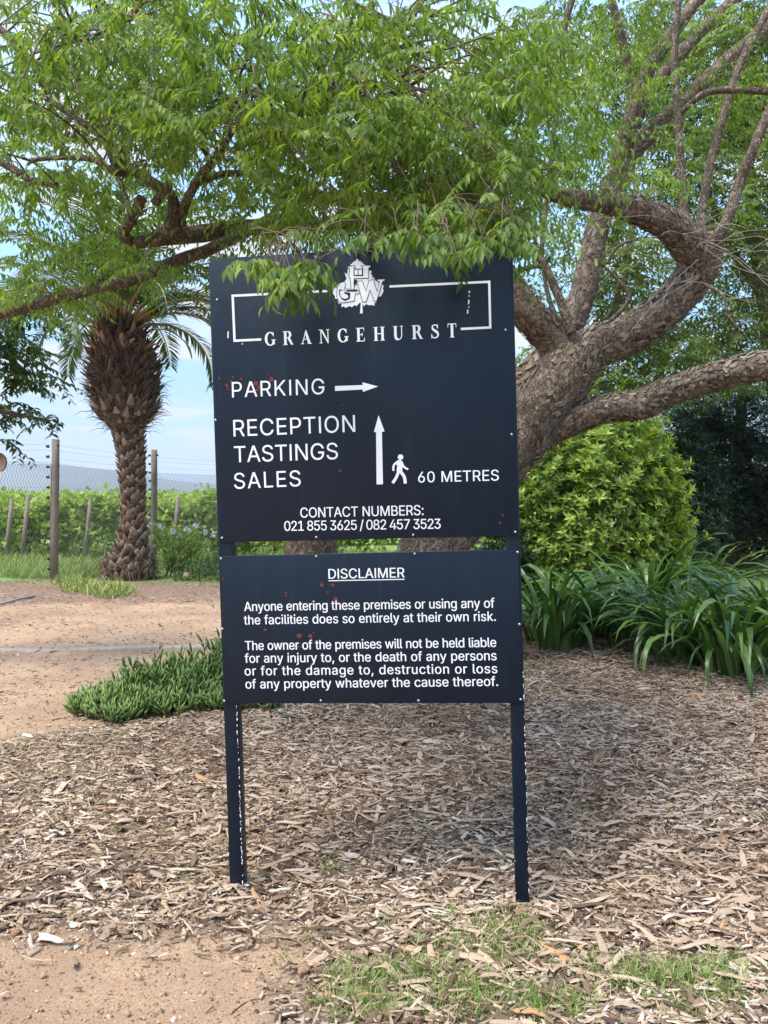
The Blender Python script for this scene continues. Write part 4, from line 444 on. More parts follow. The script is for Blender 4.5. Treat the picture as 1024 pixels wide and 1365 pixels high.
 'c': (396, '207,-8,0 182,-7,0 159,-2,0 137,6,0 117,16,0 98,30,0 82,46,0 68,64,0 56,85,0 46,108,0 40,133,0 36,159,0 34,187,0 36,216,0 40,243,0 46,268,0 56,291,0 68,312,0 82,330,0 98,346,0 117,360,0 137,371,0 159,378,0 182,383,0 207,384,0 221,384,0 234,383,0 247,380,0 260,377,0 272,373,0 284,368,0 295,362,0 305,356,0 315,349,0 324,341,0 332,332,0 340,322,0 347,312,0 353,301,0 358,289,0 362,277,0 303,262,0 290,289,0 270,311,0 242,325,0 207,330,0 189,329,0 173,325,0 158,319,0 145,310,0 134,300,0 124,287,0 115,274,0 108,258,0 103,242,0 99,224,0 97,206,0 96,187,0 97,169,0 99,151,0 103,134,0 108,117,0 115,102,0 124,89,0 134,76,0 145,66,0 158,57,0 173,51,0 189,48,0 207,46,0 243,52,0 271,66,0 292,89,0 304,117,0 363,102,0 359,90,0 354,78,0 348,67,0 341,56,0 334,46,0 325,37,0 316,29,0 306,21,0 296,15,0 285,9,0 273,4,0 261,-1,0 248,-4,0 235,-6,0 221,-8,0', '23,24,25 23,25,26 22,23,26 22,26,27 22,27,28 21,22,28 21,28,29 21,29,30 20,21,30 20,30,31 20,31,32 19,20,32 19,32,33 19,33,34 18,19,34 18,34,35 18,35,45 45,35,36 17,18,46 46,18,45 44,45,36 17,46,47 17,47,48 43,44,36 43,36,37 17,48,49 16,17,49 43,37,38 42,43,38 16,49,50 42,38,39 16,50,51 15,16,51 41,42,39 41,39,40 15,51,52 15,52,53 14,15,53 14,53,54 13,14,54 13,54,55 13,55,56 12,13,56 12,56,57 11,12,57 11,57,58 11,58,59 10,11,59 10,59,60 10,60,61 9,10,61 9,61,62 72,73,74 8,9,62 8,62,63 72,74,75 72,75,76 8,63,64 71,72,76 7,8,64 71,76,77 7,64,65 71,77,78 7,65,66 70,71,78 6,7,66 6,66,67 70,78,79 69,70,79 6,67,68 6,68,69 5,6,69 5,69,79 5,79,80 5,80,81 4,5,81 4,81,82 4,82,83 3,4,83 3,83,84 3,84,85 2,3,85 2,85,86 2,86,87 1,2,87 1,87,88 1,88,89 0,1,89'),
 'd': (424, '195,-8,0 172,-7,0 151,-2,0 130,5,0 111,16,0 94,29,0 79,45,0 66,64,0 55,84,0 46,108,0 39,133,0 35,160,0 34,189,0 35,218,0 39,245,0 46,270,0 55,293,0 66,313,0 79,332,0 95,347,0 112,361,0 131,371,0 151,378,0 173,383,0 196,384,0 213,384,0 228,381,0 241,378,0 253,373,0 263,367,0 272,360,0 280,353,0 287,346,0 306,319,0 311,319,0 311,509,0 372,509,0 372,0,0 313,0,0 313,59,0 307,59,0 287,31,0 280,24,0 272,17,0 263,10,0 252,4,0 241,-1,0 227,-5,0 212,-7,0 205,47,0 221,48,0 236,51,0 250,57,0 263,65,0 274,75,0 284,86,0 293,100,0 299,115,0 305,132,0 309,150,0 311,169,0 312,189,0 311,210,0 309,229,0 305,247,0 300,263,0 293,278,0 284,291,0 275,302,0 263,312,0 251,320,0 237,325,0 221,329,0 205,330,0 187,329,0 172,325,0 157,319,0 145,311,0 133,301,0 124,290,0 115,276,0 108,261,0 103,245,0 99,227,0 97,209,0 96,189,0 97,170,0 99,151,0 103,133,0 109,117,0 115,101,0 124,88,0 134,76,0 145,66,0 158,57,0 172,51,0 188,48,0', '34,35,36 34,36,37 23,24,25 23,25,26 22,23,26 22,26,27 21,22,27 21,27,28 21,28,29 20,21,29 20,29,30 19,20,30 19,30,31 19,31,32 18,19,32 18,32,73 73,32,72 72,32,33 17,18,74 74,18,73 17,74,75 71,72,33 17,75,76 70,71,33 69,70,33 17,76,77 69,33,34 69,34,68 68,34,67 67,34,66 66,34,65 65,34,64 64,34,37 16,17,77 16,77,78 16,78,79 15,16,79 15,79,80 15,80,81 14,15,81 14,81,82 63,64,37 13,14,82 13,82,83 62,63,37 13,83,84 12,13,84 61,62,37 12,84,85 11,12,85 11,85,86 60,61,37 11,86,87 59,60,37 10,11,87 10,87,88 58,59,37 9,10,88 9,88,89 57,58,37 9,89,90 56,57,37 8,9,90 8,90,91 55,56,39 39,56,37 8,91,92 54,55,39 7,8,92 7,92,93 53,54,39 7,93,94 52,53,40 40,53,39 6,7,94 52,40,41 38,39,37 6,94,95 51,52,41 6,95,96 50,51,41 6,96,49 49,50,41 6,49,41 5,6,41 5,41,42 4,5,42 4,42,43 4,43,44 3,4,44 3,44,45 2,3,45 2,45,46 2,46,47 1,2,47 1,47,48 0,1,48'),
 'e': (404, '212,-8,0 185,-7,0 161,-2,0 138,6,0 117,16,0 98,30,0 82,46,0 68,64,0 56,85,0 46,108,0 40,132,0 35,159,0 34,187,0 35,215,0 39,242,0 46,267,0 55,290,0 67,311,0 81,329,0 97,346,0 115,359,0 135,370,0 157,378,0 180,383,0 205,384,0 221,384,0 236,382,0 251,379,0 266,374,0 280,368,0 294,361,0 307,351,0 319,341,0 331,329,0 341,315,0 350,299,0 357,282,0 363,263,0 368,242,0 370,219,0 371,194,0 371,169,0 75,169,0 75,221,0 338,221,0 310,202,0 309,220,0 307,237,0 303,254,0 298,269,0 291,282,0 283,294,0 273,305,0 263,314,0 250,321,0 237,326,0 222,329,0 205,330,0 189,329,0 173,326,0 159,321,0 146,313,0 135,304,0 125,294,0 116,282,0 109,270,0 103,256,0 99,241,0 97,226,0 96,211,0 96,178,0 97,157,0 100,139,0 104,122,0 110,106,0 118,92,0 128,80,0 139,70,0 151,61,0 165,55,0 179,50,0 195,47,0 212,46,0 224,47,0 234,48,0 244,50,0 254,53,0 263,56,0 271,61,0 278,66,0 285,73,0 292,80,0 297,88,0 302,96,0 306,105,0 365,91,0 360,77,0 353,63,0 345,51,0 335,39,0 324,29,0 311,19,0 298,11,0 283,4,0 266,-1,0 249,-5,0 231,-7,0', '23,24,25 23,25,26 22,23,26 22,26,27 22,27,28 21,22,28 21,28,29 20,21,29 20,29,30 20,30,31 19,20,31 19,31,32 18,19,32 18,32,57 57,32,33 18,57,58 56,57,33 17,18,58 17,58,59 55,56,33 55,33,34 17,59,60 54,55,34 17,60,61 53,54,34 53,34,35 52,53,35 17,61,62 16,17,62 51,52,35 16,62,63 51,35,36 16,63,64 50,51,36 15,16,64 15,64,65 49,50,36 49,36,37 15,65,66 48,49,37 14,15,66 48,37,38 14,66,67 47,48,38 13,14,67 47,38,39 13,67,68 46,47,44 44,47,39 13,68,43 43,68,69 13,43,42 69,43,46 46,43,44 45,44,39 69,46,45 45,39,40 12,13,42 70,69,45 70,45,40 70,40,41 11,12,42 71,70,41 11,42,41 11,41,71 10,11,71 10,71,72 10,72,73 9,10,73 9,73,74 8,9,74 8,74,75 93,94,95 92,93,95 8,75,76 92,95,96 91,92,96 7,8,76 7,76,77 90,91,96 90,96,97 89,90,97 7,77,78 88,89,97 6,7,78 88,97,98 6,78,79 87,88,98 86,87,98 6,79,80 85,86,98 85,98,99 6,80,81 84,85,99 83,84,99 6,81,82 82,83,99 5,6,82 5,82,99 5,99,100 4,5,100 4,100,101 4,101,102 3,4,102 3,102,103 2,3,103 2,103,104 2,104,105 1,2,105 1,105,106 0,1,106'),
 'f': (253, '228,379,0 228,327,0 6,327,0 6,379,0 81,0,1 81,432,1 82,447,1 84,461,1 89,474,1 96,486,1 104,496,1 113,505,1 124,513,1 135,519,1 148,524,1 161,527,1 174,529,1 187,530,1 222,527,1 243,521,1 227,468,1 215,472,1 195,474,1 182,473,1 171,470,1 162,466,1 154,460,1 149,452,1 145,443,1 142,431,1 142,419,1 142,0,1', '2,3,0 2,0,1 16,17,18 15,16,18 14,15,18 14,18,19 13,14,19 13,19,20 12,13,20 11,12,21 21,12,20 10,11,21 9,10,21 8,9,22 22,9,21 7,8,23 23,8,22 7,23,24 7,24,25 7,25,26 6,7,26 6,26,27 6,27,28 5,6,28 5,28,29 4,5,29 4,29,30 4,30,31'),
 'g': (425, '207,-151,0 187,-150,0 168,-148,0 150,-144,0 134,-140,0 119,-134,0 105,-127,0 93,-119,0 82,-110,0 73,-101,0 64,-91,0 57,-80,0 51,-69,0 101,-41,0 122,-66,0 128,-72,0 136,-78,0 145,-83,0 154,-88,0 165,-92,0 178,-95,0 192,-97,0 207,-97,0 229,-96,0 249,-92,0 267,-85,0 282,-75,0 295,-62,0 304,-47,0 310,-28,0 311,-6,0 311,68,0 306,68,0 287,41,0 280,34,0 272,28,0 263,21,0 252,16,0 241,11,0 227,8,0 212,5,0 195,5,0 173,6,0 152,10,0 132,17,0 113,27,0 95,39,0 80,53,0 67,71,0 55,90,0 46,112,0 39,136,0 35,163,0 34,191,0 35,220,0 39,246,0 46,271,0 55,293,0 66,314,0 80,332,0 95,347,0 112,361,0 131,371,0 152,378,0 173,383,0 196,384,0 213,384,0 228,382,0 242,378,0 253,373,0 264,367,0 273,360,0 281,353,0 288,346,0 308,319,0 313,319,0 313,379,0 372,379,0 372,-9,0 371,-32,0 367,-54,0 360,-73,0 350,-90,0 338,-104,0 324,-117,0 308,-127,0 291,-136,0 271,-142,0 251,-147,0 229,-150,0 205,59,0 222,60,0 237,63,0 251,68,0 264,75,0 275,84,0 285,95,0 293,107,0 300,121,0 305,137,0 309,154,0 312,172,0 312,193,0 312,212,0 309,231,0 305,248,0 300,264,0 293,278,0 285,291,0 275,303,0 264,312,0 251,320,0 237,325,0 222,329,0 205,330,0 188,329,0 172,325,0 158,320,0 145,312,0 134,302,0 124,290,0 115,277,0 109,262,0 103,246,0 99,229,0 97,212,0 96,193,0 97,173,0 99,155,0 103,138,0 109,123,0 116,108,0 124,96,0 134,85,0 145,76,0 158,68,0 172,63,0 188,60,0', '64,65,66 64,66,67 63,64,67 63,67,68 75,76,77 75,77,78 62,63,68 62,68,69 62,69,70 61,62,70 61,70,71 60,61,71 60,71,72 60,72,73 59,60,73 59,73,114 114,73,113 113,73,74 58,59,115 115,59,114 58,115,116 112,113,74 58,116,117 111,112,74 58,117,118 110,111,74 110,74,75 110,75,109 109,75,108 108,75,107 107,75,106 106,75,105 105,75,78 57,58,118 57,118,119 57,119,120 56,57,120 56,120,121 56,121,122 55,56,122 55,122,123 104,105,78 54,55,123 54,123,124 103,104,78 54,124,125 53,54,125 53,125,126 102,103,78 53,126,127 101,102,78 52,53,127 52,127,128 100,101,78 51,52,128 51,128,129 99,100,78 51,129,130 98,99,78 50,51,130 50,130,131 97,98,78 49,50,131 49,131,132 96,97,31 31,97,78 49,132,133 95,96,31 48,49,133 48,133,134 94,95,31 48,134,135 93,94,31 47,48,135 47,135,136 92,93,32 32,93,31 92,32,33 30,31,78 47,136,137 91,92,33 47,137,90 90,91,33 47,90,33 46,47,33 46,33,34 45,46,34 45,34,35 45,35,36 44,45,36 44,36,37 43,44,37 43,37,38 43,38,39 42,43,39 42,39,40 41,42,40 29,30,78 29,78,79 28,29,79 28,79,80 12,13,14 27,28,80 27,80,81 26,27,81 12,14,15 11,12,15 11,15,16 26,81,82 25,26,82 11,16,17 10,11,17 10,17,18 24,25,82 10,18,19 24,82,83 9,10,19 9,19,20 23,24,83 9,20,21 22,23,83 9,21,22 9,22,83 8,9,83 8,83,84 7,8,84 7,84,85 6,7,85 5,6,85 5,85,86 4,5,86 4,86,87 3,4,87 3,87,88 2,3,88 2,88,89 1,2,89 0,1,89'),
 'h': (410, '114,227,0 114,0,0 53,0,0 53,509,0 114,509,0 114,287,0 102,287,0 112,312,0 124,332,0 137,349,0 152,362,0 169,372,0 187,379,0 207,383,0 227,384,0 246,383,0 264,380,0 280,376,0 295,369,0 309,360,0 321,349,0 332,336,0 341,321,0 348,304,0 353,285,0 356,264,0 357,240,0 357,0,0 296,0,0 296,235,0 295,256,0 290,275,0 283,291,0 273,304,0 260,315,0 246,323,0 229,328,0 210,329,0 197,328,0 184,326,0 172,322,0 161,317,0 150,311,0 141,303,0 133,293,0 126,283,0 121,271,0 117,257,0 114,243,0', '2,3,4 2,4,6 6,4,7 7,4,5 13,14,15 12,13,15 12,15,16 12,16,17 11,12,17 11,17,18 10,11,18 10,18,19 9,10,19 9,19,20 8,9,20 8,20,21 8,21,37 37,21,36 36,21,22 7,8,39 39,8,38 38,8,37 35,36,22 7,39,40 34,35,22 7,40,41 34,22,23 7,41,42 33,34,23 5,7,42 5,42,43 32,33,23 32,23,24 5,43,44 5,44,45 31,32,24 2,6,5 2,5,47 47,5,46 46,5,45 31,24,25 30,31,25 30,25,26 2,47,48 29,30,26 2,48,0 29,26,27 28,29,27 2,0,1'),
 'i': (166, '53,0,0 53,379,0 114,379,0 114,0,0 84,443,1 75,444,1 67,446,1 60,449,1 54,455,1 48,461,1 44,468,1 42,475,1 41,483,1 42,491,1 44,499,1 48,506,1 54,512,1 60,517,1 67,521,1 75,523,1 84,524,1 92,523,1 100,521,1 107,517,1 114,512,1 119,506,1 123,499,1 126,491,1 126,483,1 126,475,1 123,468,1 119,461,1 114,455,1 107,449,1 100,446,1 92,444,1', '0,1,2 0,2,3 19,20,21 18,19,21 18,21,22 17,18,22 17,22,23 16,17,23 16,23,24 15,16,24 15,24,25 14,15,25 14,25,26 13,14,26 13,26,27 12,13,27 12,27,28 11,12,28 11,28,29 10,11,29 10,29,30 9,10,30 9,30,31 8,9,31 8,31,32 7,8,32 7,32,33 6,7,33 6,33,34 5,6,34 5,34,35 4,5,35'),
 'j': (166, '53,379,0 114,379,0 114,-30,0 113,-47,0 111,-63,0 107,-77,0 102,-90,0 95,-102,0 86,-113,0 76,-122,0 65,-129,0 52,-135,0 37,-139,0 21,-142,0 4,-143,0 -10,-143,0 -10,-87,0 2,-87,0 14,-86,0 25,-83,0 34,-78,0 40,-72,0 46,-64,0 50,-54,0 52,-42,0 53,-29,0 83,443,1 75,444,1 67,446,1 60,449,1 53,455,1 48,461,1 44,468,1 42,475,1 41,483,1 42,491,1 44,499,1 48,506,1 53,512,1 60,517,1 67,521,1 75,523,1 83,524,1 92,523,1 100,521,1 107,517,1 114,512,1 119,506,1 123,499,1 125,491,1 126,483,1 125,475,1 123,468,1 119,461,1 114,455,1 107,449,1 100,446,1 92,444,1', '25,0,1 25,1,2 24,25,2 24,2,3 23,24,3 23,3,4 22,23,4 22,4,5 21,22,5 20,21,5 20,5,6 19,20,6 18,19,6 17,18,6 15,16,17 15,17,6 15,6,7 15,7,8 15,8,9 15,9,10 15,10,11 15,11,12 15,12,13 15,13,14 41,42,43 40,41,43 40,43,44 39,40,44 39,44,45 38,39,45 38,45,46 37,38,46 37,46,47 36,37,47 36,47,48 35,36,48 35,48,49 34,35,49 34,49,50 33,34,50 33,50,51 32,33,51 32,51,52 31,32,52 31,52,53 30,31,53 30,53,54 29,30,54 29,54,55 28,29,55 28,55,56 27,28,56 27,56,57 26,27,57'),
 'k': (380, '110,137,0 110,212,0 121,212,0 284,379,0 360,379,0 184,199,0 177,199,0 53,0,1 53,509,1 114,509,1 114,0,1 294,0,2 148,186,2 191,229,2 372,0,2', '2,3,4 2,4,5 0,1,2 0,2,6 6,2,5 7,8,9 7,9,10 12,13,14 11,12,14'),
 'l': (189, '139,-2,0 119,-1,0 101,3,0 86,10,0 74,20,0 65,33,0 58,47,0 54,65,0 53,84,0 53,509,0 114,509,0 114,99,0 114,87,0 115,77,0 117,68,0 120,62,0 124,58,0 130,54,0 137,53,0 146,52,0 160,53,0 170,54,0 181,3,0 162,-1,0', '8,9,10 8,10,11 8,11,12 8,12,13 7,8,13 7,13,14 7,14,15 6,7,15 6,15,16 6,16,17 6,17,18 20,21,22 6,18,19 19,20,22 6,19,22 5,6,22 4,5,22 3,4,22 2,3,22 1,2,22 1,22,23 0,1,23'),
 'm': (610, '53,0,0 53,379,0 112,379,0 112,295,0 108,295,0 112,310,0 118,323,0 125,335,0 132,346,0 141,355,0 151,363,0 161,370,0 172,376,0 183,380,0 195,384,0 207,386,0 219,386,0 239,385,0 257,380,0 273,372,0 287,361,0 299,347,0 309,331,0 316,314,0 321,295,0 312,295,0 317,308,0 322,321,0 329,332,0 337,343,0 347,353,0 357,361,0 368,369,0 381,375,0 394,380,0 407,383,0 422,385,0 437,386,0 453,385,0 468,383,0 483,378,0 497,372,0 510,364,0 522,354,0 532,342,0 541,328,0 548,313,0 553,296,0 556,276,0 557,255,0 557,0,0 496,0,0 496,254,0 494,273,0 490,289,0 483,302,0 473,313,0 460,321,0 447,326,0 433,329,0 419,330,0 406,330,0 395,328,0 384,324,0 374,320,0 365,314,0 358,307,0 351,299,0 345,290,0 341,280,0 338,270,0 336,259,0 335,247,0 335,0,0 274,0,0 274,260,0 273,275,0 269,288,0 262,301,0 253,311,0 242,320,0 229,326,0 215,329,0 199,330,0 188,330,0 178,328,0 168,325,0 158,320,0 148,314,0 140,307,0 132,299,0 126,289,0 121,278,0 117,266,0 114,253,0 114,238,0 114,0,0', '14,15,16 14,16,17 36,37,38 14,17,18 35,36,38 35,38,39 13,14,18 34,35,39 34,39,40 12,13,18 12,18,19 33,34,40 0,1,2 0,2,4 4,2,5 5,2,3 33,40,41 11,12,19 32,33,41 11,19,20 32,41,42 10,11,20 31,32,42 31,42,43 9,10,20 9,20,21 30,31,43 8,9,21 30,43,44 29,30,44 8,21,22 7,8,22 28,29,44 28,44,45 6,7,84 84,7,22 27,28,61 61,28,60 60,28,45 84,22,83 83,22,82 82,22,23 6,84,85 27,61,62 59,60,45 81,82,23 58,59,45 6,85,86 27,62,63 58,45,46 80,81,23 57,58,46 6,86,87 27,63,64 5,6,87 26,27,64 56,57,46 5,87,88 79,80,23 26,64,65 5,88,89 79,23,26 26,23,24 26,65,66 55,56,46 55,46,47 78,79,26 3,5,89 78,26,25 24,26,66 3,89,90 24,66,67 54,55,47 77,78,25 3,90,91 24,67,68 54,47,48 0,4,3 0,3,93 93,3,92 92,3,91 77,25,24 77,24,68 77,68,69 53,54,48 76,77,69 76,69,70 53,48,49 75,76,70 52,53,49 75,70,71 0,93,94 74,75,71 74,71,72 52,49,50 51,52,50 0,94,95 74,72,73 0,95,96'),
 'n': (410, '114,227,0 114,0,0 53,0,0 53,379,0 112,379,0 112,287,0 102,287,0 112,312,0 124,332,0 137,349,0 152,362,0 169,372,0 187,379,0 207,383,0 227,384,0 246,383,0 264,380,0 280,376,0 295,369,0 309,360,0 321,349,0 332,336,0 341,321,0 348,304,0 353,285,0 356,264,0 357,240,0 357,0,0 296,0,0 296,235,0 295,256,0 290,275,0 283,291,0 273,304,0 260,315,0 246,323,0 229,328,0 210,329,0 197,328,0 184,326,0 172,322,0 161,317,0 150,311,0 141,303,0 133,293,0 126,283,0 121,271,0 117,257,0 114,243,0', '13,14,15 12,13,15 12,15,16 12,16,17 2,3,4 2,4,6 6,4,7 7,4,5 11,12,17 11,17,18 10,11,18 10,18,19 9,10,19 9,19,20 8,9,20 8,20,21 8,21,37 37,21,36 36,21,22 7,8,39 39,8,38 38,8,37 35,36,22 7,39,40 34,35,22 7,40,41 34,22,23 7,41,42 33,34,23 5,7,42 5,42,43 32,33,23 32,23,24 5,43,44 5,44,45 31,32,24 2,6,5 2,5,47 47,5,46 46,5,45 31,24,25 30,31,25 30,25,26 2,47,48 29,30,26 2,48,0 29,26,27 28,29,27 2,0,1'),
 'o': (415, '207,-8,0 182,-7,0 159,-2,0 137,6,0 117,16,0 98,30,0 82,46,0 68,64,0 56,85,0 46,108,0 40,133,0 36,159,0 34,187,0 36,216,0 40,243,0 46,268,0 56,291,0 68,312,0 82,330,0 98,346,0 117,360,0 137,371,0 159,378,0 182,383,0 207,384,0 233,383,0 256,378,0 278,371,0 299,360,0 317,346,0 333,330,0 347,312,0 359,291,0 369,268,0 376,243,0 380,216,0 381,187,0 380,159,0 376,133,0 369,108,0 359,85,0 347,64,0 333,46,0 317,30,0 299,16,0 278,6,0 256,-2,0 233,-7,0 207,46,0 226,48,0 242,51,0 257,57,0 270,66,0 282,76,0 292,89,0 300,102,0 307,117,0 312,134,0 316,151,0 318,169,0 319,187,0 318,206,0 316,224,0 312,242,0 307,258,0 300,274,0 292,287,0 282,300,0 270,310,0 257,319,0 242,325,0 226,329,0 207,330,0 189,329,0 173,325,0 158,319,0 145,310,0 134,300,0 124,287,0 115,274,0 108,258,0 103,242,0 99,224,0 97,206,0 96,187,0 97,169,0 99,151,0 103,134,0 108,117,0 115,102,0 124,89,0 134,76,0 145,66,0 158,57,0 173,51,0 189,48,0', '23,24,25 22,23,25 22,25,26 21,22,26 21,26,27 20,21,27 20,27,28 19,20,28 19,28,29 18,19,29 18,29,30 17,18,73 73,18,72 72,18,30 71,72,30 71,30,31 17,73,74 70,71,31 17,74,75 69,70,31 17,75,76 68,69,31 16,17,76 68,31,32 16,76,77 67,68,32 16,77,78 66,67,32 15,16,78 66,32,33 15,78,79 65,66,33 15,79,80 64,65,33 14,15,80 64,33,34 14,80,81 63,64,34 13,14,81 63,34,35 13,81,82 62,63,35 13,82,83 61,62,35 12,13,83 61,35,36 12,83,84 60,61,36 11,12,84 11,84,85 59,60,36 59,36,37 11,85,86 58,59,37 10,11,86 58,37,38 10,86,87 57,58,38 10,87,88 56,57,38 9,10,88 56,38,39 9,88,89 55,56,39 8,9,89 55,39,40 8,89,90 54,55,40 8,90,91 53,54,40 7,8,91 53,40,41 7,91,92 52,53,41 7,92,93 51,52,41 6,7,93 51,41,42 6,93,94 50,51,42 6,94,95 49,50,42 6,95,48 48,49,42 5,6,48 5,48,42 5,42,43 4,5,43 4,43,44 3,4,44 3,44,45 2,3,45 2,45,46 1,2,46 1,46,47 0,1,47'),
 'p': (424, '53,-143,0 53,379,0 112,379,0 112,319,0 118,319,0 137,346,0 144,353,0 152,360,0 161,367,0 171,373,0 183,378,0 197,381,0 212,384,0 229,384,0 252,383,0 274,378,0 294,371,0 313,361,0 330,347,0 345,332,0 359,313,0 370,293,0 379,270,0 385,245,0 389,218,0 390,189,0 389,160,0 385,133,0 379,108,0 370,84,0 359,64,0 346,45,0 330,29,0 313,16,0 294,5,0 274,-2,0 252,-7,0 229,-8,0 213,-7,0 198,-5,0 184,-1,0 173,4,0 162,10,0 153,17,0 145,24,0 138,31,0 118,59,0 114,59,0 114,-143,0 220,47,0 237,48,0 253,51,0 267,57,0 279,66,0 291,76,0 301,88,0 309,101,0 316,117,0 321,133,0 325,151,0 327,170,0 328,189,0 327,209,0 325,227,0 321,245,0 316,261,0 309,276,0 301,290,0 291,301,0 280,311,0 267,319,0 253,325,0 237,329,0 220,330,0 203,329,0 188,325,0 174,320,0 161,312,0 150,302,0 140,291,0 132,278,0 125,263,0 120,247,0 116,229,0 113,210,0 113,189,0 113,169,0 116,150,0 120,132,0 125,115,0 132,100,0 140,86,0 150,75,0 162,65,0 174,57,0 188,51,0 204,48,0', '11,12,13 11,13,14 11,14,15 10,11,15 0,1,2 0,2,3 9,10,15 9,15,16 8,9,16 8,16,17 7,8,17 7,17,18 6,7,18 5,6,18 5,18,19 4,5,74 74,5,73 73,5,19 73,19,72 72,19,20 4,74,75 71,72,20 4,75,76 70,71,20 4,76,77 0,3,4 0,4,83 83,4,82 82,4,81 81,4,80 80,4,79 79,4,78 78,4,77 69,70,20 69,20,21 68,69,21 67,68,21 67,21,22 66,67,22 65,66,22 65,22,23 64,65,23 63,64,23 63,23,24 0,83,84 62,63,24 62,24,25 0,84,85 61,62,25 0,85,86 60,61,25 60,25,26 59,60,26 0,86,87 59,26,27 58,59,27 0,87,88 57,58,27 57,27,28 0,88,89 56,57,28 0,89,47 47,89,90 56,28,29 55,56,29 47,90,91 54,55,29 47,91,92 54,29,30 53,54,30 47,92,93 52,53,30 47,93,46 46,93,94 52,30,31 0,47,48 45,46,94 45,94,95 51,52,31 45,95,96 50,51,31 45,96,49 49,50,31 45,49,31 45,31,32 44,45,32 44,32,33 43,44,33 42,43,33 42,33,34 41,42,34 41,34,35 40,41,35 39,40,35 39,35,36 38,39,36 37,38,36'),
 'r': (259, '53,0,0 53,379,0 112,379,0 112,321,0 115,321,0 122,335,0 130,347,0 140,358,0 152,367,0 166,375,0 181,380,0 196,384,0 213,385,0 229,384,0 243,384,0 243,322,0 230,324,0 207,326,0 194,325,0 182,323,0 170,319,0 159,315,0 149,309,0 140,301,0 132,293,0 126,284,0 121,273,0 117,262,0 114,250,0 114,237,0 114,0,0', '11,12,13 10,11,13 10,13,14 10,14,15 9,10,15 0,1,2 0,2,3 8,9,15 7,8,15 6,7,15 5,6,16 16,6,15 4,5,17 17,5,16 4,17,18 4,18,19 4,19,20 0,3,4 0,4,28 28,4,27 27,4,26 26,4,25 25,4,24 24,4,23 23,4,22 22,4,21 21,4,20 0,28,29 0,29,30'),
 's': (365, '182,-8,0 163,-7,0 145,-5,0 128,-2,0 112,3,0 98,10,0 84,18,0 72,27,0 62,38,0 53,50,0 45,63,0 40,78,0 36,94,0 94,107,0 99,92,0 105,79,0 114,69,0 124,60,0 136,54,0 150,49,0 165,46,0 181,45,0 200,46,0 217,50,0 232,55,0 244,62,0 255,71,0 262,81,0 267,91,0 268,103,0 267,112,0 265,121,0 260,129,0 254,136,0 246,142,0 237,147,0 225,151,0 212,155,0 149,170,0 125,177,0 104,186,0 87,196,0 72,208,0 61,222,0 53,237,0 48,255,0 47,274,0 48,290,0 51,305,0 57,319,0 65,332,0 75,343,0 87,354,0 100,363,0 115,370,0 131,377,0 149,381,0 167,384,0 187,384,0 206,384,0 223,381,0 239,378,0 254,372,0 267,366,0 279,358,0 290,349,0 299,339,0 307,328,0 314,316,0 319,303,0 324,290,0 268,277,0 264,288,0 258,298,0 251,307,0 243,316,0 232,323,0 219,328,0 205,331,0 187,333,0 171,332,0 156,329,0 143,324,0 131,317,0 121,308,0 114,299,0 110,289,0 109,277,0 110,267,0 112,258,0 117,250,0 124,243,0 133,237,0 144,232,0 157,227,0 172,223,0 229,209,0 254,202,0 275,194,0 292,183,0 306,171,0 317,158,0 325,142,0 330,125,0 331,107,0 330,90,0 326,75,0 321,61,0 312,47,0 302,35,0 290,24,0 276,15,0 260,6,0 242,0,0 223,-5,0 203,-7,0', '56,57,58 56,58,59 56,59,60 55,56,60 55,60,61 55,61,62 54,55,62 54,62,63 53,54,63 53,63,64 52,53,64 52,64,65 51,52,65 51,65,66 50,51,66 50,66,79 79,66,67 50,79,80 78,79,67 49,50,80 49,80,81 77,78,67 49,81,82 76,77,67 76,67,68 49,82,83 75,76,68 48,49,83 48,83,84 74,75,68 74,68,69 48,84,85 73,74,69 47,48,85 73,69,70 47,85,86 72,73,70 46,47,86 72,70,71 46,86,87 46,87,88 45,46,88 45,88,89 45,89,90 44,45,90 44,90,91 44,91,92 43,44,92 43,92,93 43,93,94 43,94,95 43,95,96 42,43,96 42,96,97 41,42,97 41,97,98 40,41,98 40,98,99 39,40,99 39,99,100 38,39,100 38,100,101 37,38,101 37,101,102 36,37,102 35,36,102 34,35,102 33,34,102 33,102,103 32,33,103 31,32,103 31,103,104 30,31,104 29,30,104 12,13,14 29,104,105 28,29,105 11,12,14 11,14,15 27,28,105 27,105,106 26,27,106 11,15,16 10,11,16 26,106,107 25,26,107 10,16,17 9,10,17 24,25,107 24,107,108 9,17,18 23,24,108 9,18,19 8,9,19 22,23,108 8,19,20 22,108,109 8,20,21 21,22,109 8,21,109 7,8,109 7,109,110 6,7,110 6,110,111 5,6,111 5,111,112 4,5,112 4,112,113 3,4,113 3,113,114 2,3,114 1,2,114 1,114,115 0,1,115'),
 't': (227, '204,379,0 204,327,0 6,327,0 6,379,0 65,471,1 126,471,1 126,98,1 127,86,1 128,76,1 132,68,1 136,61,1 142,56,1 150,53,1 159,51,1 170,50,1 185,51,1 202,54,1 213,2,1 192,-3,1 168,-4,1 145,-3,1 125,2,1 107,10,1 92,21,1 80,35,1 72,52,1 67,71,1 65,93,1', '2,3,0 2,0,1 27,4,5 27,5,6 27,6,7 26,27,7 26,7,8 26,8,9 25,26,9 25,9,10 25,10,11 25,11,12 15,16,17 25,12,13 24,25,13 24,13,14 14,15,17 24,14,17 23,24,17 22,23,17 21,22,17 20,21,17 20,17,18 19,20,18'),
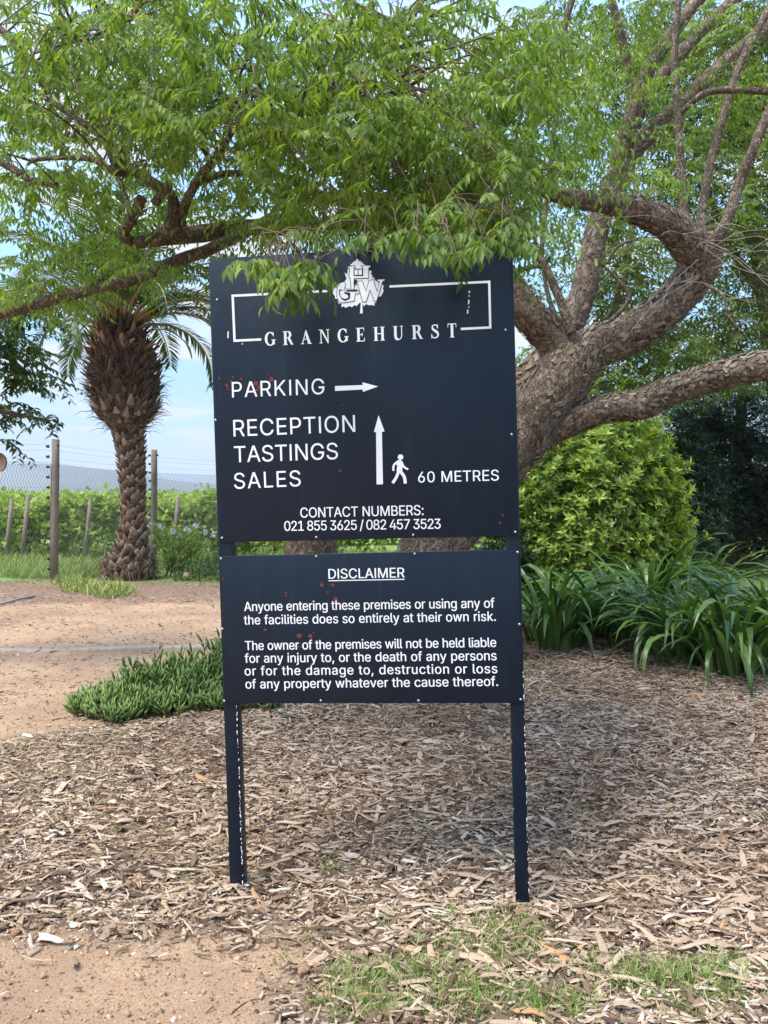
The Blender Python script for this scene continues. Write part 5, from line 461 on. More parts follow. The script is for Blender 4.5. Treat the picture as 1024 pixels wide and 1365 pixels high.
 'u': (410, '182,-5,0 164,-4,0 146,-1,0 130,4,0 115,11,0 101,20,0 89,31,0 78,44,0 69,59,0 62,76,0 57,95,0 54,116,0 53,139,0 53,379,0 114,379,0 114,144,0 115,123,0 119,105,0 127,89,0 137,75,0 150,64,0 164,56,0 181,52,0 200,50,0 213,51,0 226,53,0 238,57,0 249,62,0 259,69,0 268,77,0 276,86,0 283,97,0 289,109,0 293,122,0 295,137,0 296,153,0 296,379,0 357,379,0 357,0,0 298,0,0 298,92,0 307,92,0 297,67,0 286,47,0 272,30,0 257,17,0 240,7,0 222,0,0 203,-4,0', '12,13,14 12,14,15 35,36,37 35,37,38 34,35,38 12,15,16 11,12,16 33,34,38 11,16,17 32,33,41 41,33,38 10,11,17 31,32,41 10,17,18 30,31,40 40,31,41 9,10,18 30,40,42 42,40,39 42,41,38 9,18,19 29,30,42 28,29,42 8,9,19 8,19,20 27,28,42 27,42,43 39,42,38 8,20,21 26,27,43 7,8,21 25,26,43 7,21,22 24,25,43 7,22,23 23,24,43 7,23,43 7,43,44 6,7,44 5,6,44 5,44,45 4,5,45 4,45,46 3,4,46 3,46,47 2,3,47 2,47,48 1,2,48 0,1,48'),
 'v': (389, '163,0,0 17,379,0 84,379,0 165,155,0 187,87,0 206,21,0 184,21,0 203,87,0 224,155,0 305,379,0 371,379,0 226,0,0', '0,1,2 0,2,3 8,9,10 8,10,11 0,3,4 7,8,11 0,4,6 6,4,5 6,7,11 0,6,11'),
 'w': (567, '138,0,0 23,379,0 87,379,0 133,214,0 154,137,0 175,41,0 165,41,0 186,135,0 206,214,0 252,379,0 316,379,0 362,214,0 382,136,0 402,41,0 391,41,0 413,135,0 434,214,0 480,379,0 545,379,0 429,0,0 368,0,0 319,172,0 305,225,0 291,280,0 277,338,0 291,338,0 277,280,0 263,225,0 248,172,0 199,0,0', '0,1,2 0,2,3 8,9,24 24,9,10 24,10,25 25,10,11 16,17,18 16,18,19 8,24,26 26,24,23 26,25,23 23,25,11 8,26,27 22,23,11 8,27,28 21,22,11 0,3,4 7,8,28 21,11,12 15,16,19 7,28,29 20,21,12 0,4,6 6,4,5 20,12,14 14,12,13 6,7,29 14,15,19 0,6,29 20,14,19'),
 'y': (389, '47,-139,0 61,-86,0 71,-87,0 80,-89,0 88,-90,0 96,-90,0 104,-89,0 111,-87,0 118,-84,0 124,-80,0 130,-74,0 136,-67,0 141,-58,0 146,-48,0 151,-36,0 163,-1,0 17,379,0 84,379,0 165,155,0 187,87,0 206,21,0 184,21,0 202,87,0 224,155,0 305,379,0 371,379,0 204,-58,0 198,-72,0 191,-85,0 184,-97,0 177,-107,0 168,-116,0 159,-124,0 150,-130,0 139,-136,0 128,-140,0 117,-143,0 104,-145,0 91,-145,0 65,-143,0', '15,16,17 15,17,18 23,24,25 23,25,26 15,18,19 22,23,20 20,23,26 15,19,21 21,19,20 21,22,20 15,21,20 15,20,26 14,15,26 13,14,26 12,13,26 11,12,26 11,26,27 10,11,27 10,27,28 9,10,28 8,9,28 7,8,28 7,28,29 0,1,2 0,2,3 6,7,29 0,3,4 5,6,29 0,4,5 0,5,29 0,29,30 0,30,31 0,31,32 0,32,33 0,33,34 0,34,35 39,0,35 39,35,36 38,39,36 38,36,37'),
}
SPACE = 187; CAPH = 509

def glyphtri(ch):
    adv, v, t_ = FONT[ch]; v = np.array([[int(q) for q in p.split(',')] for p in v.split()], float); t_ = np.array([[int(q) for q in p.split(',')] for p in t_.split()], int)
    a, b, c = (v[t_[:, k], :2] for k in range(3)); return adv, v, t_[np.abs((b-a)[:, 0]*(c-a)[:, 1]-(b-a)[:, 1]*(c-a)[:, 0]) > 1]
def lettering(body, x0, y0, x1, y1, cap, parent, bold=0.0, single=False):
    """one line of print fitted between two baseline points; letters of the large lines are parts of their own"""
    a = suv(x0, y0); b_ = suv(x1, y1); L = math.hypot(b_[0]-a[0], b_[1]-a[1]); ang = math.atan2(b_[1]-a[1], b_[0]-a[0]); k = (suv(x0, y0-cap)[1]-a[1])/CAPH
    G = []; x = 0.; nat = 0
    for ch in body:
        if ch == ' ': x += SPACE*1.12; continue
        adv, v, t_ = glyphtri(ch); G.append((x, v, t_, ch, sum(1 for g in G)+body[:len(body)].count(' ')*0)); x += adv
    lo = G[0][1][:, 0].min(); hi = G[-1][0]+G[-1][1][:, 0].max(); w = hi-lo; kx = k*.97; extra = 0
    nch = len(body)-1; want = L/kx
    if want > w: extra = (want-w)/nch
    else:
        kx = L/w
        if kx < k*.90: kx = k*.90; extra = (L/kx-w)/nch
    ca, sa = math.cos(ang), math.sin(ang); pos = 0; gi = 0; mb = MB(); cen = []
    for ci, ch in enumerate(body):
        if ch == ' ': continue
        x_, v, t_, _, _ = G[gi]; gi += 1; X_ = (x_+extra*ci-lo+v[:, 0])*kx; Z_ = v[:, 1]*k
        for bi, dx in enumerate((-bold/2, bold/2) if bold else (0,)):
            xx = X_+dx*k; V_ = np.stack([a[0]+xx*ca-Z_*sa, -TH-.0009-.0003*bi-.00009*v[:, 2], a[1]+xx*sa+Z_*ca], -1)
            if single:
                c = V_.mean(0); o = npmesh('letter', V_-c, t_, M['white'], parent); o.location = Vector(c)-parent.location
            else: mb.add(V_, T=t_)
    if not single:
        o = mb.build('lettering', M['white'], None); o.parent = parent; o.location = -parent.location; tag(o, kind='stuff')
LET = [('PARKING', 310, 530, 433, 525.5, 20.5, .002), ('RECEPTION', 312, 582, 474, 575.7, 22, .002), ('TASTINGS', 313, 616.5, 451, 612, 21.5, .002), ('SALES', 313, 651.7, 401.5, 648, 21, .002),
       ('60 METRES', 557.8, 643.3, 665, 640.5, 14.3, .004), ('CONTACT NUMBERS:', 401, 690, 564.8, 686.5, 13.2, .004), ('021 855 3625 / 082 457 3523', 379.6, 707.6, 587.6, 704.6, 13, .006)]
for i, L_ in enumerate(LET): lettering(*L_[:6], top_panel, 0 if i < 4 else 10, i < 5)
for L_ in [('DISCLAIMER', 438.5, 771.3, 539.5, 769.5, 13, .008), ('Anyone entering these premises or using any of', 326.3, 814.4, 659.3, 809.7, 12.2, .012), ('the facilities does so entirely at their own risk.', 326, 832.3, 661, 827.3, 12.2, .012),
           ('The owner of the premises will not be held liable', 327.6, 866.4, 661.5, 862, 12.2, .012), ('for any injury to, or the death of any persons', 327, 883.2, 662, 879.7, 12.2, .012),
           ('or for the damage to, destruction or loss', 327, 900, 663, 897, 12.2, .012), ('of any property whatever the cause thereof.', 328, 917.5, 664, 913.9, 12.2, .012)]:
    lettering(*L_[:6], low_panel, 16)
def S(pts): return [suv(a, b) for a, b in pts]
flat('underline', [S([(438.5, 774.6), (539.5, 772.6), (539.5, 771.4), (438.5, 773.4)])], M['white'], low_panel)
flat('arrow_right', [S([(447, 514.8), (484, 513.4), (483.3, 509.8), (504.3, 515.4), (484, 522.6), (484, 519.4), (447, 521.4)])], M['white'], top_panel)
flat('arrow_up', [S([(502.3, 645.8), (501.6, 576), (498.7, 576.2), (505, 553.7), (513, 575.4), (509.3, 575.6), (510.8, 645.5)])], M['white'], top_panel)
def ribbon(pts, w):
    """stroke polygon of variable width around a centre line"""
    pts = [Vector(p) for p in pts]; n = len(pts); w = w if isinstance(w, (list, tuple)) else [w]*n; l, r = [], []
    for i, p in enumerate(pts):
        d = (pts[min(i+1, n-1)]-pts[max(i-1, 0)]).normalized(); q = Vector((-d.y, d.x))*w[i]/2; l.append(tuple(p+q)); r.append(tuple(p-q))
    return l+r[::-1]
def smoothline(pts, n=6):
    o, _ = catmull([(a, b, 0) for a, b in pts], [0]*len(pts), 1e9); e = np.array([(2*pts[0][0]-pts[1][0], 2*pts[0][1]-pts[1][1])]+list(pts)+[(2*pts[-1][0]-pts[-2][0], 2*pts[-1][1]-pts[-2][1])], float); out = []
    for i in range(len(pts)-1):
        a, b, c, d = e[i:i+4]
        for k in range(n): t_ = k/n; out.append(tuple(.5*((2*b)+(-a+c)*t_+(2*a-5*b+4*c-d)*t_**2+(-a+3*b-3*c+d)*t_**3)))
    out.append(tuple(pts[-1])); return out
def circ(cx, cy, r, n=20, a0=0, a1=2*math.pi): return [(cx+r*math.cos(a0+(a1-a0)*i/n), cy+r*math.sin(a0+(a1-a0)*i/n)) for i in range(n)]
Zm = lambda pts: [(480+a/4.655, 540+b/4.655) for a, b in pts]
man = [circ(252, 323, 17), [(232, 343), (250, 340), (266, 352), (268, 372), (262, 398), (266, 416), (230, 418), (228, 400), (232, 376), (222, 362)],
       ribbon(smoothline([(236, 350), (216, 366), (208, 384), (208, 408)]), 13), ribbon(smoothline([(258, 350), (268, 376), (282, 390), (300, 399)]), [13]*12+[12]*7),
       ribbon(smoothline([(246, 408), (266, 430), (277, 452), (282, 487)]), 19), ribbon(smoothline([(240, 408), (234, 430), (222, 456), (203, 484)]), 18)]
flat('walking_figure', [S(Zm(p)) for p in man], M['white'], top_panel)
# frame line
def seg(a, b, w=3.1):
    return ribbon([a, b], w)
fr = [seg((309, 394.8), (437, 388.3)), seg((310.8, 395), (313.3, 455.8)), seg((312, 454.6), (348.8, 452.8)), seg((519.5, 382.3), (653.8, 376)), seg((652.2, 376), (653.6, 437.8)), seg((614.5, 438.8), (655, 436.8))]
flat('frame_line', [S(p) for p in fr[:3]], M['white'], top_panel); flat('frame_line', [S(p) for p in fr[3:]], M['white'], top_panel)
# serif lettering of the estate name, in a unit cell of cap height 1 (x right, y up)
def srf(x, y, w, up=True): h = .055; return [(x-w/2, y), (x+w/2, y), (x+w/2, y+(h if up else -h)), (x-w/2, y+(h if up else -h))]
TKs, TNs = .2, .07
def stem(x, y0=0, y1=1, w=TKs): return [(x-w/2, y0), (x+w/2, y0), (x+w/2, y1), (x-w/2, y1)]
def bowl(cx, cy, rx, ry, a0, a1, thick, thin, n=26, ph=0):
    pts, ws = [], []
    for i in range(n+1):
        a = a0+(a1-a0)*i/n; pts.append((cx+rx*math.cos(a), cy+ry*math.sin(a))); ws.append(thin+(thick-thin)*abs(math.cos(a))**1.3)
    return ribbon(pts, ws)
def glyph(ch):
    if ch == 'G': return .84, [bowl(.42, .5, .33, .47, R(48), R(335), TKs, TNs), stem(.70, .08, .42, .18), srf(.70, .385, .34), [(.66, .97), (.71, .97), (.71, .66), (.68, .66), (.6, .86)]]
    if ch == 'R': return .84, [stem(.2), srf(.19, 0, .36), srf(.17, 1, .3, False), bowl(.40, .745, .2, .225, R(95), R(-95), .19, TNs), [(.2, .935), (.42, .935), (.42, 1), (.2, 1)], [(.2, .49), (.42, .49), (.42, .555), (.2, .555)], [(.36, .52), (.56, .53), (.80, .04), (.86, .055), (.86, 0), (.64, 0)]]
    if ch == 'A': return .82, [[(.39, 1.02), (.45, 1.02), (.80, 0), (.58, 0), (.35, .74)], ribbon([(.41, .96), (.11, .02)], .07), srf(.12, 0, .26), srf(.69, 0, .34), [(.22, .32), (.6, .32), (.6, .385), (.22, .385)]]
    if ch == 'N': return .9, [stem(.18, 0, 1, .075), stem(.74, 0, 1, .075), [(.1, 1), (.3, 1), (.775, .12), (.775, -.02), (.71, -.02), (.14, .98)], srf(.18, 0, .26), srf(.13, 1, .24, False), srf(.74, 1, .26, False)]
    if ch == 'E': return .76, [stem(.2), srf(.17, 0, .3), srf(.17, 1, .3, False), [(.2, .935), (.64, .935), (.64, 1), (.2, 1)], [(.2, 0), (.66, 0), (.66, .065), (.2, .065)], [(.6, .99), (.65, .99), (.65, .74), (.62, .74)], [(.6, .01), (.67, .01), (.7, .28), (.66, .28)], [(.2, .47), (.5, .47), (.5, .535), (.2, .535)], stem(.5, .38, .63, .05)]
    if ch == 'H': return .92, [stem(.2), stem(.72), srf(.2, 0, .34), srf(.2, 1, .34, False), srf(.72, 0, .34), srf(.72, 1, .34, False), [(.2, .47), (.72, .47), (.72, .54), (.2, .54)]]
    if ch == 'U':
        pts = smoothline([(.2, 1), (.2, .6), (.2, .34), (.24, .14), (.42, .025), (.6, .1), (.68, .3), (.69, .6), (.69, 1)], 4); k = len(pts)-1
        return .86, [ribbon(pts, [TKs if i < k*.42 else max(TNs, TKs-(i/k-.42)*1.2) for i in range(k+1)]), srf(.2, 1, .34, False), srf(.69, 1, .24, False)]
    if ch == 'S':
        pts = smoothline([(.56, .74), (.5, .9), (.35, .96), (.19, .89), (.16, .74), (.26, .6), (.44, .48), (.56, .36), (.58, .2), (.47, .06), (.3, .03), (.15, .1), (.09, .27)], 4); k = len(pts)-1
        return .68, [ribbon(pts, [TNs+(TKs*.95-TNs)*math.exp(-((i/k-.5)/.2)**2) for i in range(k+1)]), [(.55, .99), (.59, .99), (.59, .68), (.555, .68), (.5, .85)], [(.07, 0), (.11, 0), (.16, .14), (.1, .32), (.07, .32)]]
    if ch == 'T': return .76, [stem(.38), srf(.38, 0, .34), [(.06, .935), (.7, .935), (.7, 1), (.06, 1)], [(.05, 1), (.1, 1), (.08, .72), (.045, .72)], [(.66, 1), (.71, 1), (.715, .72), (.68, .72)]]
a = suv(354, 461.3); b_ = suv(609.5, 449.8); ca = suv(354, 443.2)
L = b_[0]-a[0]; capu = ca[1]-a[1]; word = 'GRANGEHURST'; wid = [glyph(c)[0] for c in word]; sx = capu*.93
gap = (L-sum(wid)*sx)/(len(word)-1); x = 0; sl_ = (b_[1]-a[1])/L; polys = []
for c, w in zip(word, wid):
    flat('letter', [[(a[0]+x+p*sx, a[1]+(x+p*sx)*sl_+q*capu) for p, q in pl] for pl in glyph(c)[1]], M['white'], top_panel)
    x += w*sx+gap
# emblem: leaf with the letters H, G and W
Ze = lambda pts: [(430+a/10.24, 340+b/10.24) for a, b in pts]
def grow(poly, k):
    cx = sum(p[0] for p in poly)/len(poly); A = sum(poly[i][0]*poly[(i+1) % len(poly)][1]-poly[(i+1) % len(poly)][0]*poly[i][1] for i in range(len(poly))); s = 1 if A > 0 else -1; out = []
    n = len(poly)
    for i in range(n):
        p0, p1, p2 = Vector(poly[i-1]), Vector(poly[i]), Vector(poly[(i+1) % n]); d1 = (p1-p0).normalized(); d2 = (p2-p1).normalized()
        n1 = Vector((d1.y, -d1.x)); n_2 = Vector((d2.y, -d2.x)); q = (n1+n_2); q = q.normalized()/max(.45, q.length/2) if q.length > 1e-3 else n1; out.append(tuple(p1+q*k*s))
    return out
leafp = [(475, 48), (492, 70), (500, 92), (520, 80), (524, 102), (548, 98), (545, 120), (578, 132), (576, 144), (500, 150), (620, 170), (636, 225), (660, 212), (672, 232), (662, 256), (686, 296), (664, 320), (700, 312), (722, 350), (748, 366), (790, 400), (838, 420), (826, 466), (838, 492), (800, 566), (768, 572), (740, 610), (736, 648), (706, 668), (716, 694), (664, 684), (640, 690), (592, 672), (574, 704), (548, 672), (551, 800), (514, 800), (526, 652), (500, 662), (470, 700), (440, 686), (402, 716), (376, 698), (314, 726), (300, 704), (260, 714), (264, 668), (222, 668), (206, 604), (176, 600), (172, 560), (150, 540), (144, 492), (168, 430), (180, 448), (232, 392), (250, 380), (300, 372), (330, 330), (304, 240), (340, 270), (352, 180), (452, 150), (382, 144), (384, 132), (412, 122), (412, 104), (436, 100), (440, 80), (454, 88)]
Hl = [[(342, 168), (442, 156), (442, 172), (428, 176), (428, 296), (560, 296), (560, 172), (546, 168), (546, 152), (656, 150), (656, 170), (630, 178), (630, 318), (430, 322), (430, 470), (396, 470), (386, 330), (366, 300), (380, 190)]]
Gl = [[(250, 388), (300, 372), (318, 420), (300, 450), (306, 486), (340, 470), (486, 482), (500, 530), (446, 530), (436, 630), (300, 652), (236, 652), (206, 590), (196, 520), (212, 450)], ]
Gi = [[(330, 480), (480, 482), (480, 504), (332, 504)], [(240, 470), (290, 486), (330, 514), (384, 524), (376, 600), (316, 632), (270, 610), (236, 560), (228, 510)]]
Gw = [[(250, 495), (290, 492), (312, 512), (300, 530), (330, 545), (352, 556), (356, 590), (316, 606), (272, 592), (250, 560), (242, 524)]]
Wl = [[(472, 372), (540, 360), (600, 506), (640, 356), (700, 344), (712, 400), (748, 516), (786, 372), (752, 356), (750, 342), (850, 338), (848, 354), (822, 362), (738, 632), (714, 634), (652, 470), (596, 640), (552, 640), (490, 400)]]
lay = []
lay.append(('emblem_leaf', [leafp], 'white'))
lay.append(('emblem_outline', [grow(p, 9) for p in Hl+Wl]+[grow(Gl[0], 7)]+[[(436, 190), (550, 190), (550, 290), (436, 290)], [(560, 180), (564, 300), (546, 300)]], 'navy'))
lay.append(('emblem_letters', Hl+Gl+Wl+[[(442, 200), (462, 212), (484, 200), (484, 278), (442, 278)], [(496, 200), (512, 212), (540, 196), (542, 276), (496, 278)], [(456, 172), (480, 164), (498, 172), (496, 200), (478, 190)]], 'white'))
lay.append(('emblem_cuts', Gi+[[(426, 398), (436, 336), (480, 352), (476, 380), (446, 420)]], 'navy'))
lay.append(('emblem_serif', Gw, 'white'))
for i, (nm, pls, mt) in enumerate(lay): flat(nm, [S(Ze(p)) for p in pls], M[mt], top_panel, y=.0008+.0018*i*.6)
# drips, rust marks, screws
flat('paint_drip', [S([(a, b), (a+1.6, b+.2), (a+1.4, b+c), (a-.2, b+c)]) for a, b, c in ((625, 388, 3), (624.8, 394, 1.6), (624.2, 400, 6), (622.8, 413, 5.5), (624.4, 409, 1.5), (323, 458, 1.4), (304, 442, 9))], M['white'], top_panel)
def blot(px, py, r, seed):
    rs = random.Random(seed); n = 11; return S([(px+r*rs.uniform(.55, 1.25)*math.cos(i*6.283/n), py+r*rs.uniform(.5, 1.2)*math.sin(i*6.283/n)) for i in range(n)])
for i, (a, b, r) in enumerate(((293, 505, 1.6), (303, 514, 2.6), (309, 509, 2), (311, 503, 1.6), (304, 519, 1.6), (341.5, 511, 3), (346, 516, 2.4), (362, 506, 3.8), (358, 500, 1.2), (322, 505, 2), (343, 520, 2.4), (454, 628, 1.9), (452, 626, 1.1), (670, 687, 1.5), (667, 697, 1.8), (456, 540, 1.2))):
    flat('rust_mark', [blot(a, b, r, i)], M['rust'], top_panel, y=.0004)
for i, (a, b, r) in enumerate(((381, 790, 1.9), (382, 794, 1.4), (429, 780, 2.9), (429.5, 776, 1.4), (444, 780, 2.8), (437, 789.5, 1.5), (448, 799, 3), (450, 806, 2), (354, 839, 2.6), (400, 847, 4), (414, 848, 3.1), (404, 861, 2.6), (398, 862, 1.7), (404, 804, 2), (298, 771, 1.2), (483, 786, .9), (418, 843, 1.2))):
    flat('rust_mark', [blot(a, b, r, 40+i)], M['rust'], low_panel, y=.0004)
scm = MB(); 
for k in range(3):
    rr_, yy = ((.0052, 0), (.0048, -.002), (.0025, -.0034))[k]; scm.add([(rr_*math.cos(j*.785), yy, rr_*math.sin(j*.785)) for j in range(8)]+[(0, -.0038, 0)]) if 0 else None
Vs = []; 
for rr_, yy in ((.0052, 0), (.0047, -.002), (.0025, -.0034)): Vs += [(rr_*math.cos(j*.785), yy, rr_*math.sin(j*.785)) for j in range(8)]
Vs.append((0, -.0037, 0)); Qs = [(i*8+j, i*8+(j+1) % 8, (i+1)*8+(j+1) % 8, (i+1)*8+j) for i in range(2) for j in range(8)]; Ts = [(16+j, 16+(j+1) % 8, 24) for j in range(8)]
screw_me = npmesh('screw', Vs, Ts, M['steel'], None, None, True, Qs, link=False)
for pan, pts in ((top_panel, ((682, 579), (687, 709), (296.5, 717), (422, 716), (551, 713), (290, 400), (288, 560), (674, 440), (671, 330), (421, 343))), (low_panel, ((295, 744.5), (422, 741.5), (553, 738), (690, 736), (297, 838), (692.5, 832), (299.5, 934), (428, 933.5), (558, 933.5), (694, 932)))):
    for q in pts:
        u, v = suv(*q); s = obj('screw', screw_me, pan); s.location = Vector((u, -TH-.0002, v))-pan.location

# ------------------------------------------------------------------ big spreading tree
tree = empty('spreading_tree', GP(520, 893), 'large spreading tree with thick scaly looping limbs growing behind the sign', 'tree')
troot = np.array(tree.location)
LIMBS = {}
def limb(name, pts, parent, step=.05, seg_=28, rough=.05, mat='bark', org=None, label=None):
    k0 = (.82 if name == 'trunk' else (.73 if pts[0][3] > 10 else .88)) if parent.name == 'spreading_tree' else 1
    p = [P(a, b, d) for a, b, d, r in pts]; rad = [k0*r*d/F for a, b, d, r in pts]; q, rr_ = catmull(p, rad, step)
    n = len(q); ww = np.linspace(0, 40, n)[:, None]; L_ = np.arange(n)*step; q = q+np.stack([np.sin(L_*3.1+q[0, 0]*9), np.cos(L_*2.3+2), np.sin(L_*4.1+1)], -1)*rr_[:, None]*.10
    org = np.array(parent.location) if org is None else org
    V_, Q_, T_ = tube_arrays(q-org, rr_, seg_, rough); o = npmesh(name, V_, T_, M[mat], parent, None, True, Q_)
    if label: tag(o, label)
    LIMBS.setdefault(parent.name, []).append((q, rr_)); return o
limb('trunk', [(548, 905, 7.25, 66), (566, 800, 7.15, 56), (580, 727, 7.1, 52), (632, 655, 7, 49), (692, 585, 7, 47), (738, 528, 7, 46), (768, 478, 7, 45)], tree, .02, 72, .055)
limb('trunk', [(455, 905, 7.2, 52), (425, 800, 7.15, 46), (414, 727, 7.1, 42), (405, 600, 6.9, 38), (430, 480, 6.6, 34), (470, 390, 6.3, 30), (520, 330, 6, 27), (580, 270, 5.8, 22), (640, 200, 5.6, 16), (700, 120, 5.4, 10)], tree, .03, 40, .04, label='left trunk seen through the gap between the panels')
limb('branch', [(672, 628, 7.05, 40), (700, 592, 7, 38), (742, 566, 7, 30), (800, 545, 6.9, 26), (855, 540, 6.8, 27), (890, 524, 6.7, 25), (935, 508, 6.6, 25), (985, 492, 6.4, 25), (1060, 480, 6.2, 26), (1180, 470, 6, 24)], tree, .02, 56, .065, label='low limb reaching out to the right')
limb('branch', [(772, 505, 7, 36), (762, 478, 7, 36), (733, 447, 7, 33), (702, 412, 6.9, 30), (670, 372, 6.85, 27), (628, 330, 6.7, 22), (570, 295, 6.4, 17), (480, 298, 6, 14), (400, 304, 5.6, 13), (330, 302, 5.2, 14), (270, 311, 5, 16), (215, 318, 4.9, 15), (180, 324, 4.9, 9)], tree, .02, 44, .06)
limb('branch', [(752, 492, 7, 44), (795, 464, 7, 38), (838, 446, 7, 35), (880, 418, 6.95, 34), (912, 388, 6.9, 34), (930, 352, 6.8, 33), (912, 322, 6.7, 30), (880, 293, 6.6, 27), (842, 276, 6.5, 23), (800, 268, 6.4, 19), (755, 264, 6.3, 15), (700, 240, 6.1, 12), (640, 190, 5.9, 9), (560, 130, 5.6, 6)], tree, .02, 56, .07, label='thick limb looping up and back on itself')
limb('branch', [(655, 560, 7.5, 34), (700, 512, 7.55, 30), (742, 460, 7.6, 27), (772, 405, 7.7, 24), (788, 345, 7.8, 21), (803, 285, 7.9, 20), (830, 222, 8, 18), (868, 175, 8, 16), (905, 142, 8, 15), (960, 92, 8, 14), (1030, 28, 8, 13), (1090, -30, 8, 12)], tree, .04, 30, .045)
limb('branch', [(800, 290, 7.9, 14), (818, 235, 7.9, 13), (842, 155, 7.8, 13), (868, 88, 7.7, 13), (900, 40, 7.6, 12), (940, -15, 7.5, 12)], tree, .04, 20)
limb('branch', [(822, 240, 8, 11), (858, 142, 8.1, 11), (915, 62, 8.2, 11), (985, -6, 8.3, 11)], tree, .04, 16)
limb('branch', [(842, 150, 7.8, 6.5), (838, 100, 7.8, 6), (828, 45, 7.7, 6), (812, -10, 7.6, 5.5)], tree, .04, 12)
limb('branch', [(930, 372, 6.8, 25), (944, 338, 6.8, 22), (942, 314, 6.8, 20)], tree, .03, 26, .06, label='broken stub at the bend of the looping limb')
limb('branch', [(928, 345, 6.8, 13), (914, 300, 6.8, 8.5), (908, 240, 6.8, 7.5), (904, 160, 6.8, 7), (900, 70, 6.8, 6.5), (905, -10, 6.8, 6)], tree, .03, 12)
limb('branch', [(936, 330, 6.9, 11), (934, 290, 7, 8), (945, 225, 7, 7.5), (960, 172, 7.1, 7), (985, 90, 7.2, 7), (1020, 20, 7.3, 6.5), (1040, -20, 7.3, 6)], tree, .03, 12)
limb('branch', [(948, 330, 6.7, 15), (966, 300, 6.6, 10), (985, 245, 6.6, 9.5), (1005, 195, 6.5, 9), (1030, 140, 6.5, 9), (1060, 60, 6.4, 8)], tree, .03, 14)
limb('branch', [(908, 150, 7.2, 4), (940, 125, 7, 5), (985, 120, 6.9, 5.5), (1040, 122, 6.8, 6)], tree, .03, 10)
limb('branch', [(762, 446, 6.8, 7), (748, 405, 6.8, 6.5), (735, 372, 6.8, 6), (722, 345, 6.8, 6), (700, 325, 6.8, 5), (672, 312, 6.7, 5)], tree, .03, 12)
limb('branch', [(730, 356, 6.8, 4), (708, 356, 6.8, 4), (684, 366, 6.8, 3.5)], tree, .03, 8)
limb('branch', [(722, 345, 6.8, 3), (722, 310, 6.8, 2.6), (719, 270, 6.8, 2.4)], tree, .03, 8)
limb('branch', [(768, 462, 7, 8), (800, 440, 7.4, 4), (838, 400, 7.5, 3), (825, 375, 7.5, 2.5), (795, 345, 7.5, 2)], tree, .03, 8)
limb('branch', [(810, 352, 7.6, 2.5), (822, 330, 7.6, 2.4), (850, 318, 7.6, 2)], tree, .03, 8)
limb('branch', [(940, 380, 6.7, 2.5), (965, 395, 6.6, 2.2), (970, 420, 6.6, 2), (990, 445, 6.6, 1.8)], tree, .03, 6)
# left side of the crown
limb('branch', [(214, 322, 4.9, 12), (228, 300, 4.8, 12), (232, 280, 4.8, 11), (228, 262, 4.75, 9.5), (208, 246, 4.7, 9), (180, 231, 4.7, 8), (150, 228, 4.6, 8), (124, 212, 4.6, 6), (80, 210, 4.6, 4.5), (40, 214, 4.6, 4)], tree, .03, 16)
limb('branch', [(240, 312, 4.9, 8), (243, 285, 4.8, 7), (262, 242, 4.7, 6.5), (285, 215, 4.6, 6), (298, 195, 4.6, 5), (330, 150, 4.5, 4), (372, 160, 4.5, 5), (400, 148, 4.5, 6), (430, 134, 4.5, 6), (470, 138, 4.5, 4), (530, 130, 4.5, 3)], tree, .03, 14)
limb('branch', [(425, 137, 4.5, 4.5), (450, 112, 4.5, 4.5), (466, 80, 4.5, 4), (500, 60, 4.6, 3), (540, 20, 4.6, 3)], tree, .03, 12)
limb('branch', [(176, 324, 4.9, 9), (166, 316, 4.9, 8.5), (172, 298, 4.85, 8), (182, 282, 4.8, 8), (190, 264, 4.75, 7.5)], tree, .03, 14)
limb('branch', [(206, 272, 4.75, 7), (222, 250, 4.7, 7), (226, 246, 4.7, 7)], tree, .02, 12, label='sawn-off branch stub')
limb('branch', [(150, 228, 4.7, 7), (168, 205, 4.65, 7), (150, 194, 4.6, 6), (120, 170, 4.6, 5), (60, 130, 4.6, 4)], tree, .03, 12)
limb('branch', [(262, 245, 4.8, 5), (300, 232, 4.8, 5), (345, 234, 4.8, 5), (400, 240, 4.8, 5), (425, 256, 4.8, 5), (460, 270, 4.8, 4.5), (520, 274, 4.9, 4), (590, 292, 5, 4)], tree, .03, 12)
limb('branch', [(430, 306, 5, 5), (470, 300, 5, 5), (520, 290, 5, 6), (590, 282, 5.1, 7), (650, 265, 5.2, 7), (700, 245, 5.4, 6)], tree, .03, 12)
limb('branch', [(345, 300, 5.2, 9), (312, 318, 5, 9), (275, 334, 4.9, 9), (228, 350, 4.9, 9), (180, 372, 4.8, 8), (130, 384, 4.8, 8), (70, 400, 4.8, 8.5), (0, 421, 4.8, 8), (-60, 440, 4.8, 7)], tree, .03, 16)
limb('branch', [(78, 248, 4.6, 5), (40, 240, 4.6, 5), (15, 224, 4.6, 6), (-20, 205, 4.6, 6)], tree, .03, 10)
limb('branch', [(182, 300, 4.9, 3), (120, 150, 5, 5), (75, 170, 5, 5), (60, 110, 5, 5), (20, 60, 5, 6), (-20, 20, 5, 6)], tree, .03, 10)
limb('branch', [(190, 0, 4.2, 3), (160, 40, 4.2, 3), (106, 55, 4.2, 2.5)], tree, .03, 8)
limb('branch', [(500, 70, 4.4, 4), (520, 50, 4.4, 5), (545, 30, 4.4, 5), (560, 0, 4.4, 5)], tree, .03, 8)
limb('branch', [(720, 350, 7.5, 3), (745, 120, 7.4, 4), (752, 40, 7.4, 4.5), (765, -10, 7.4, 5)], tree, .03, 8)
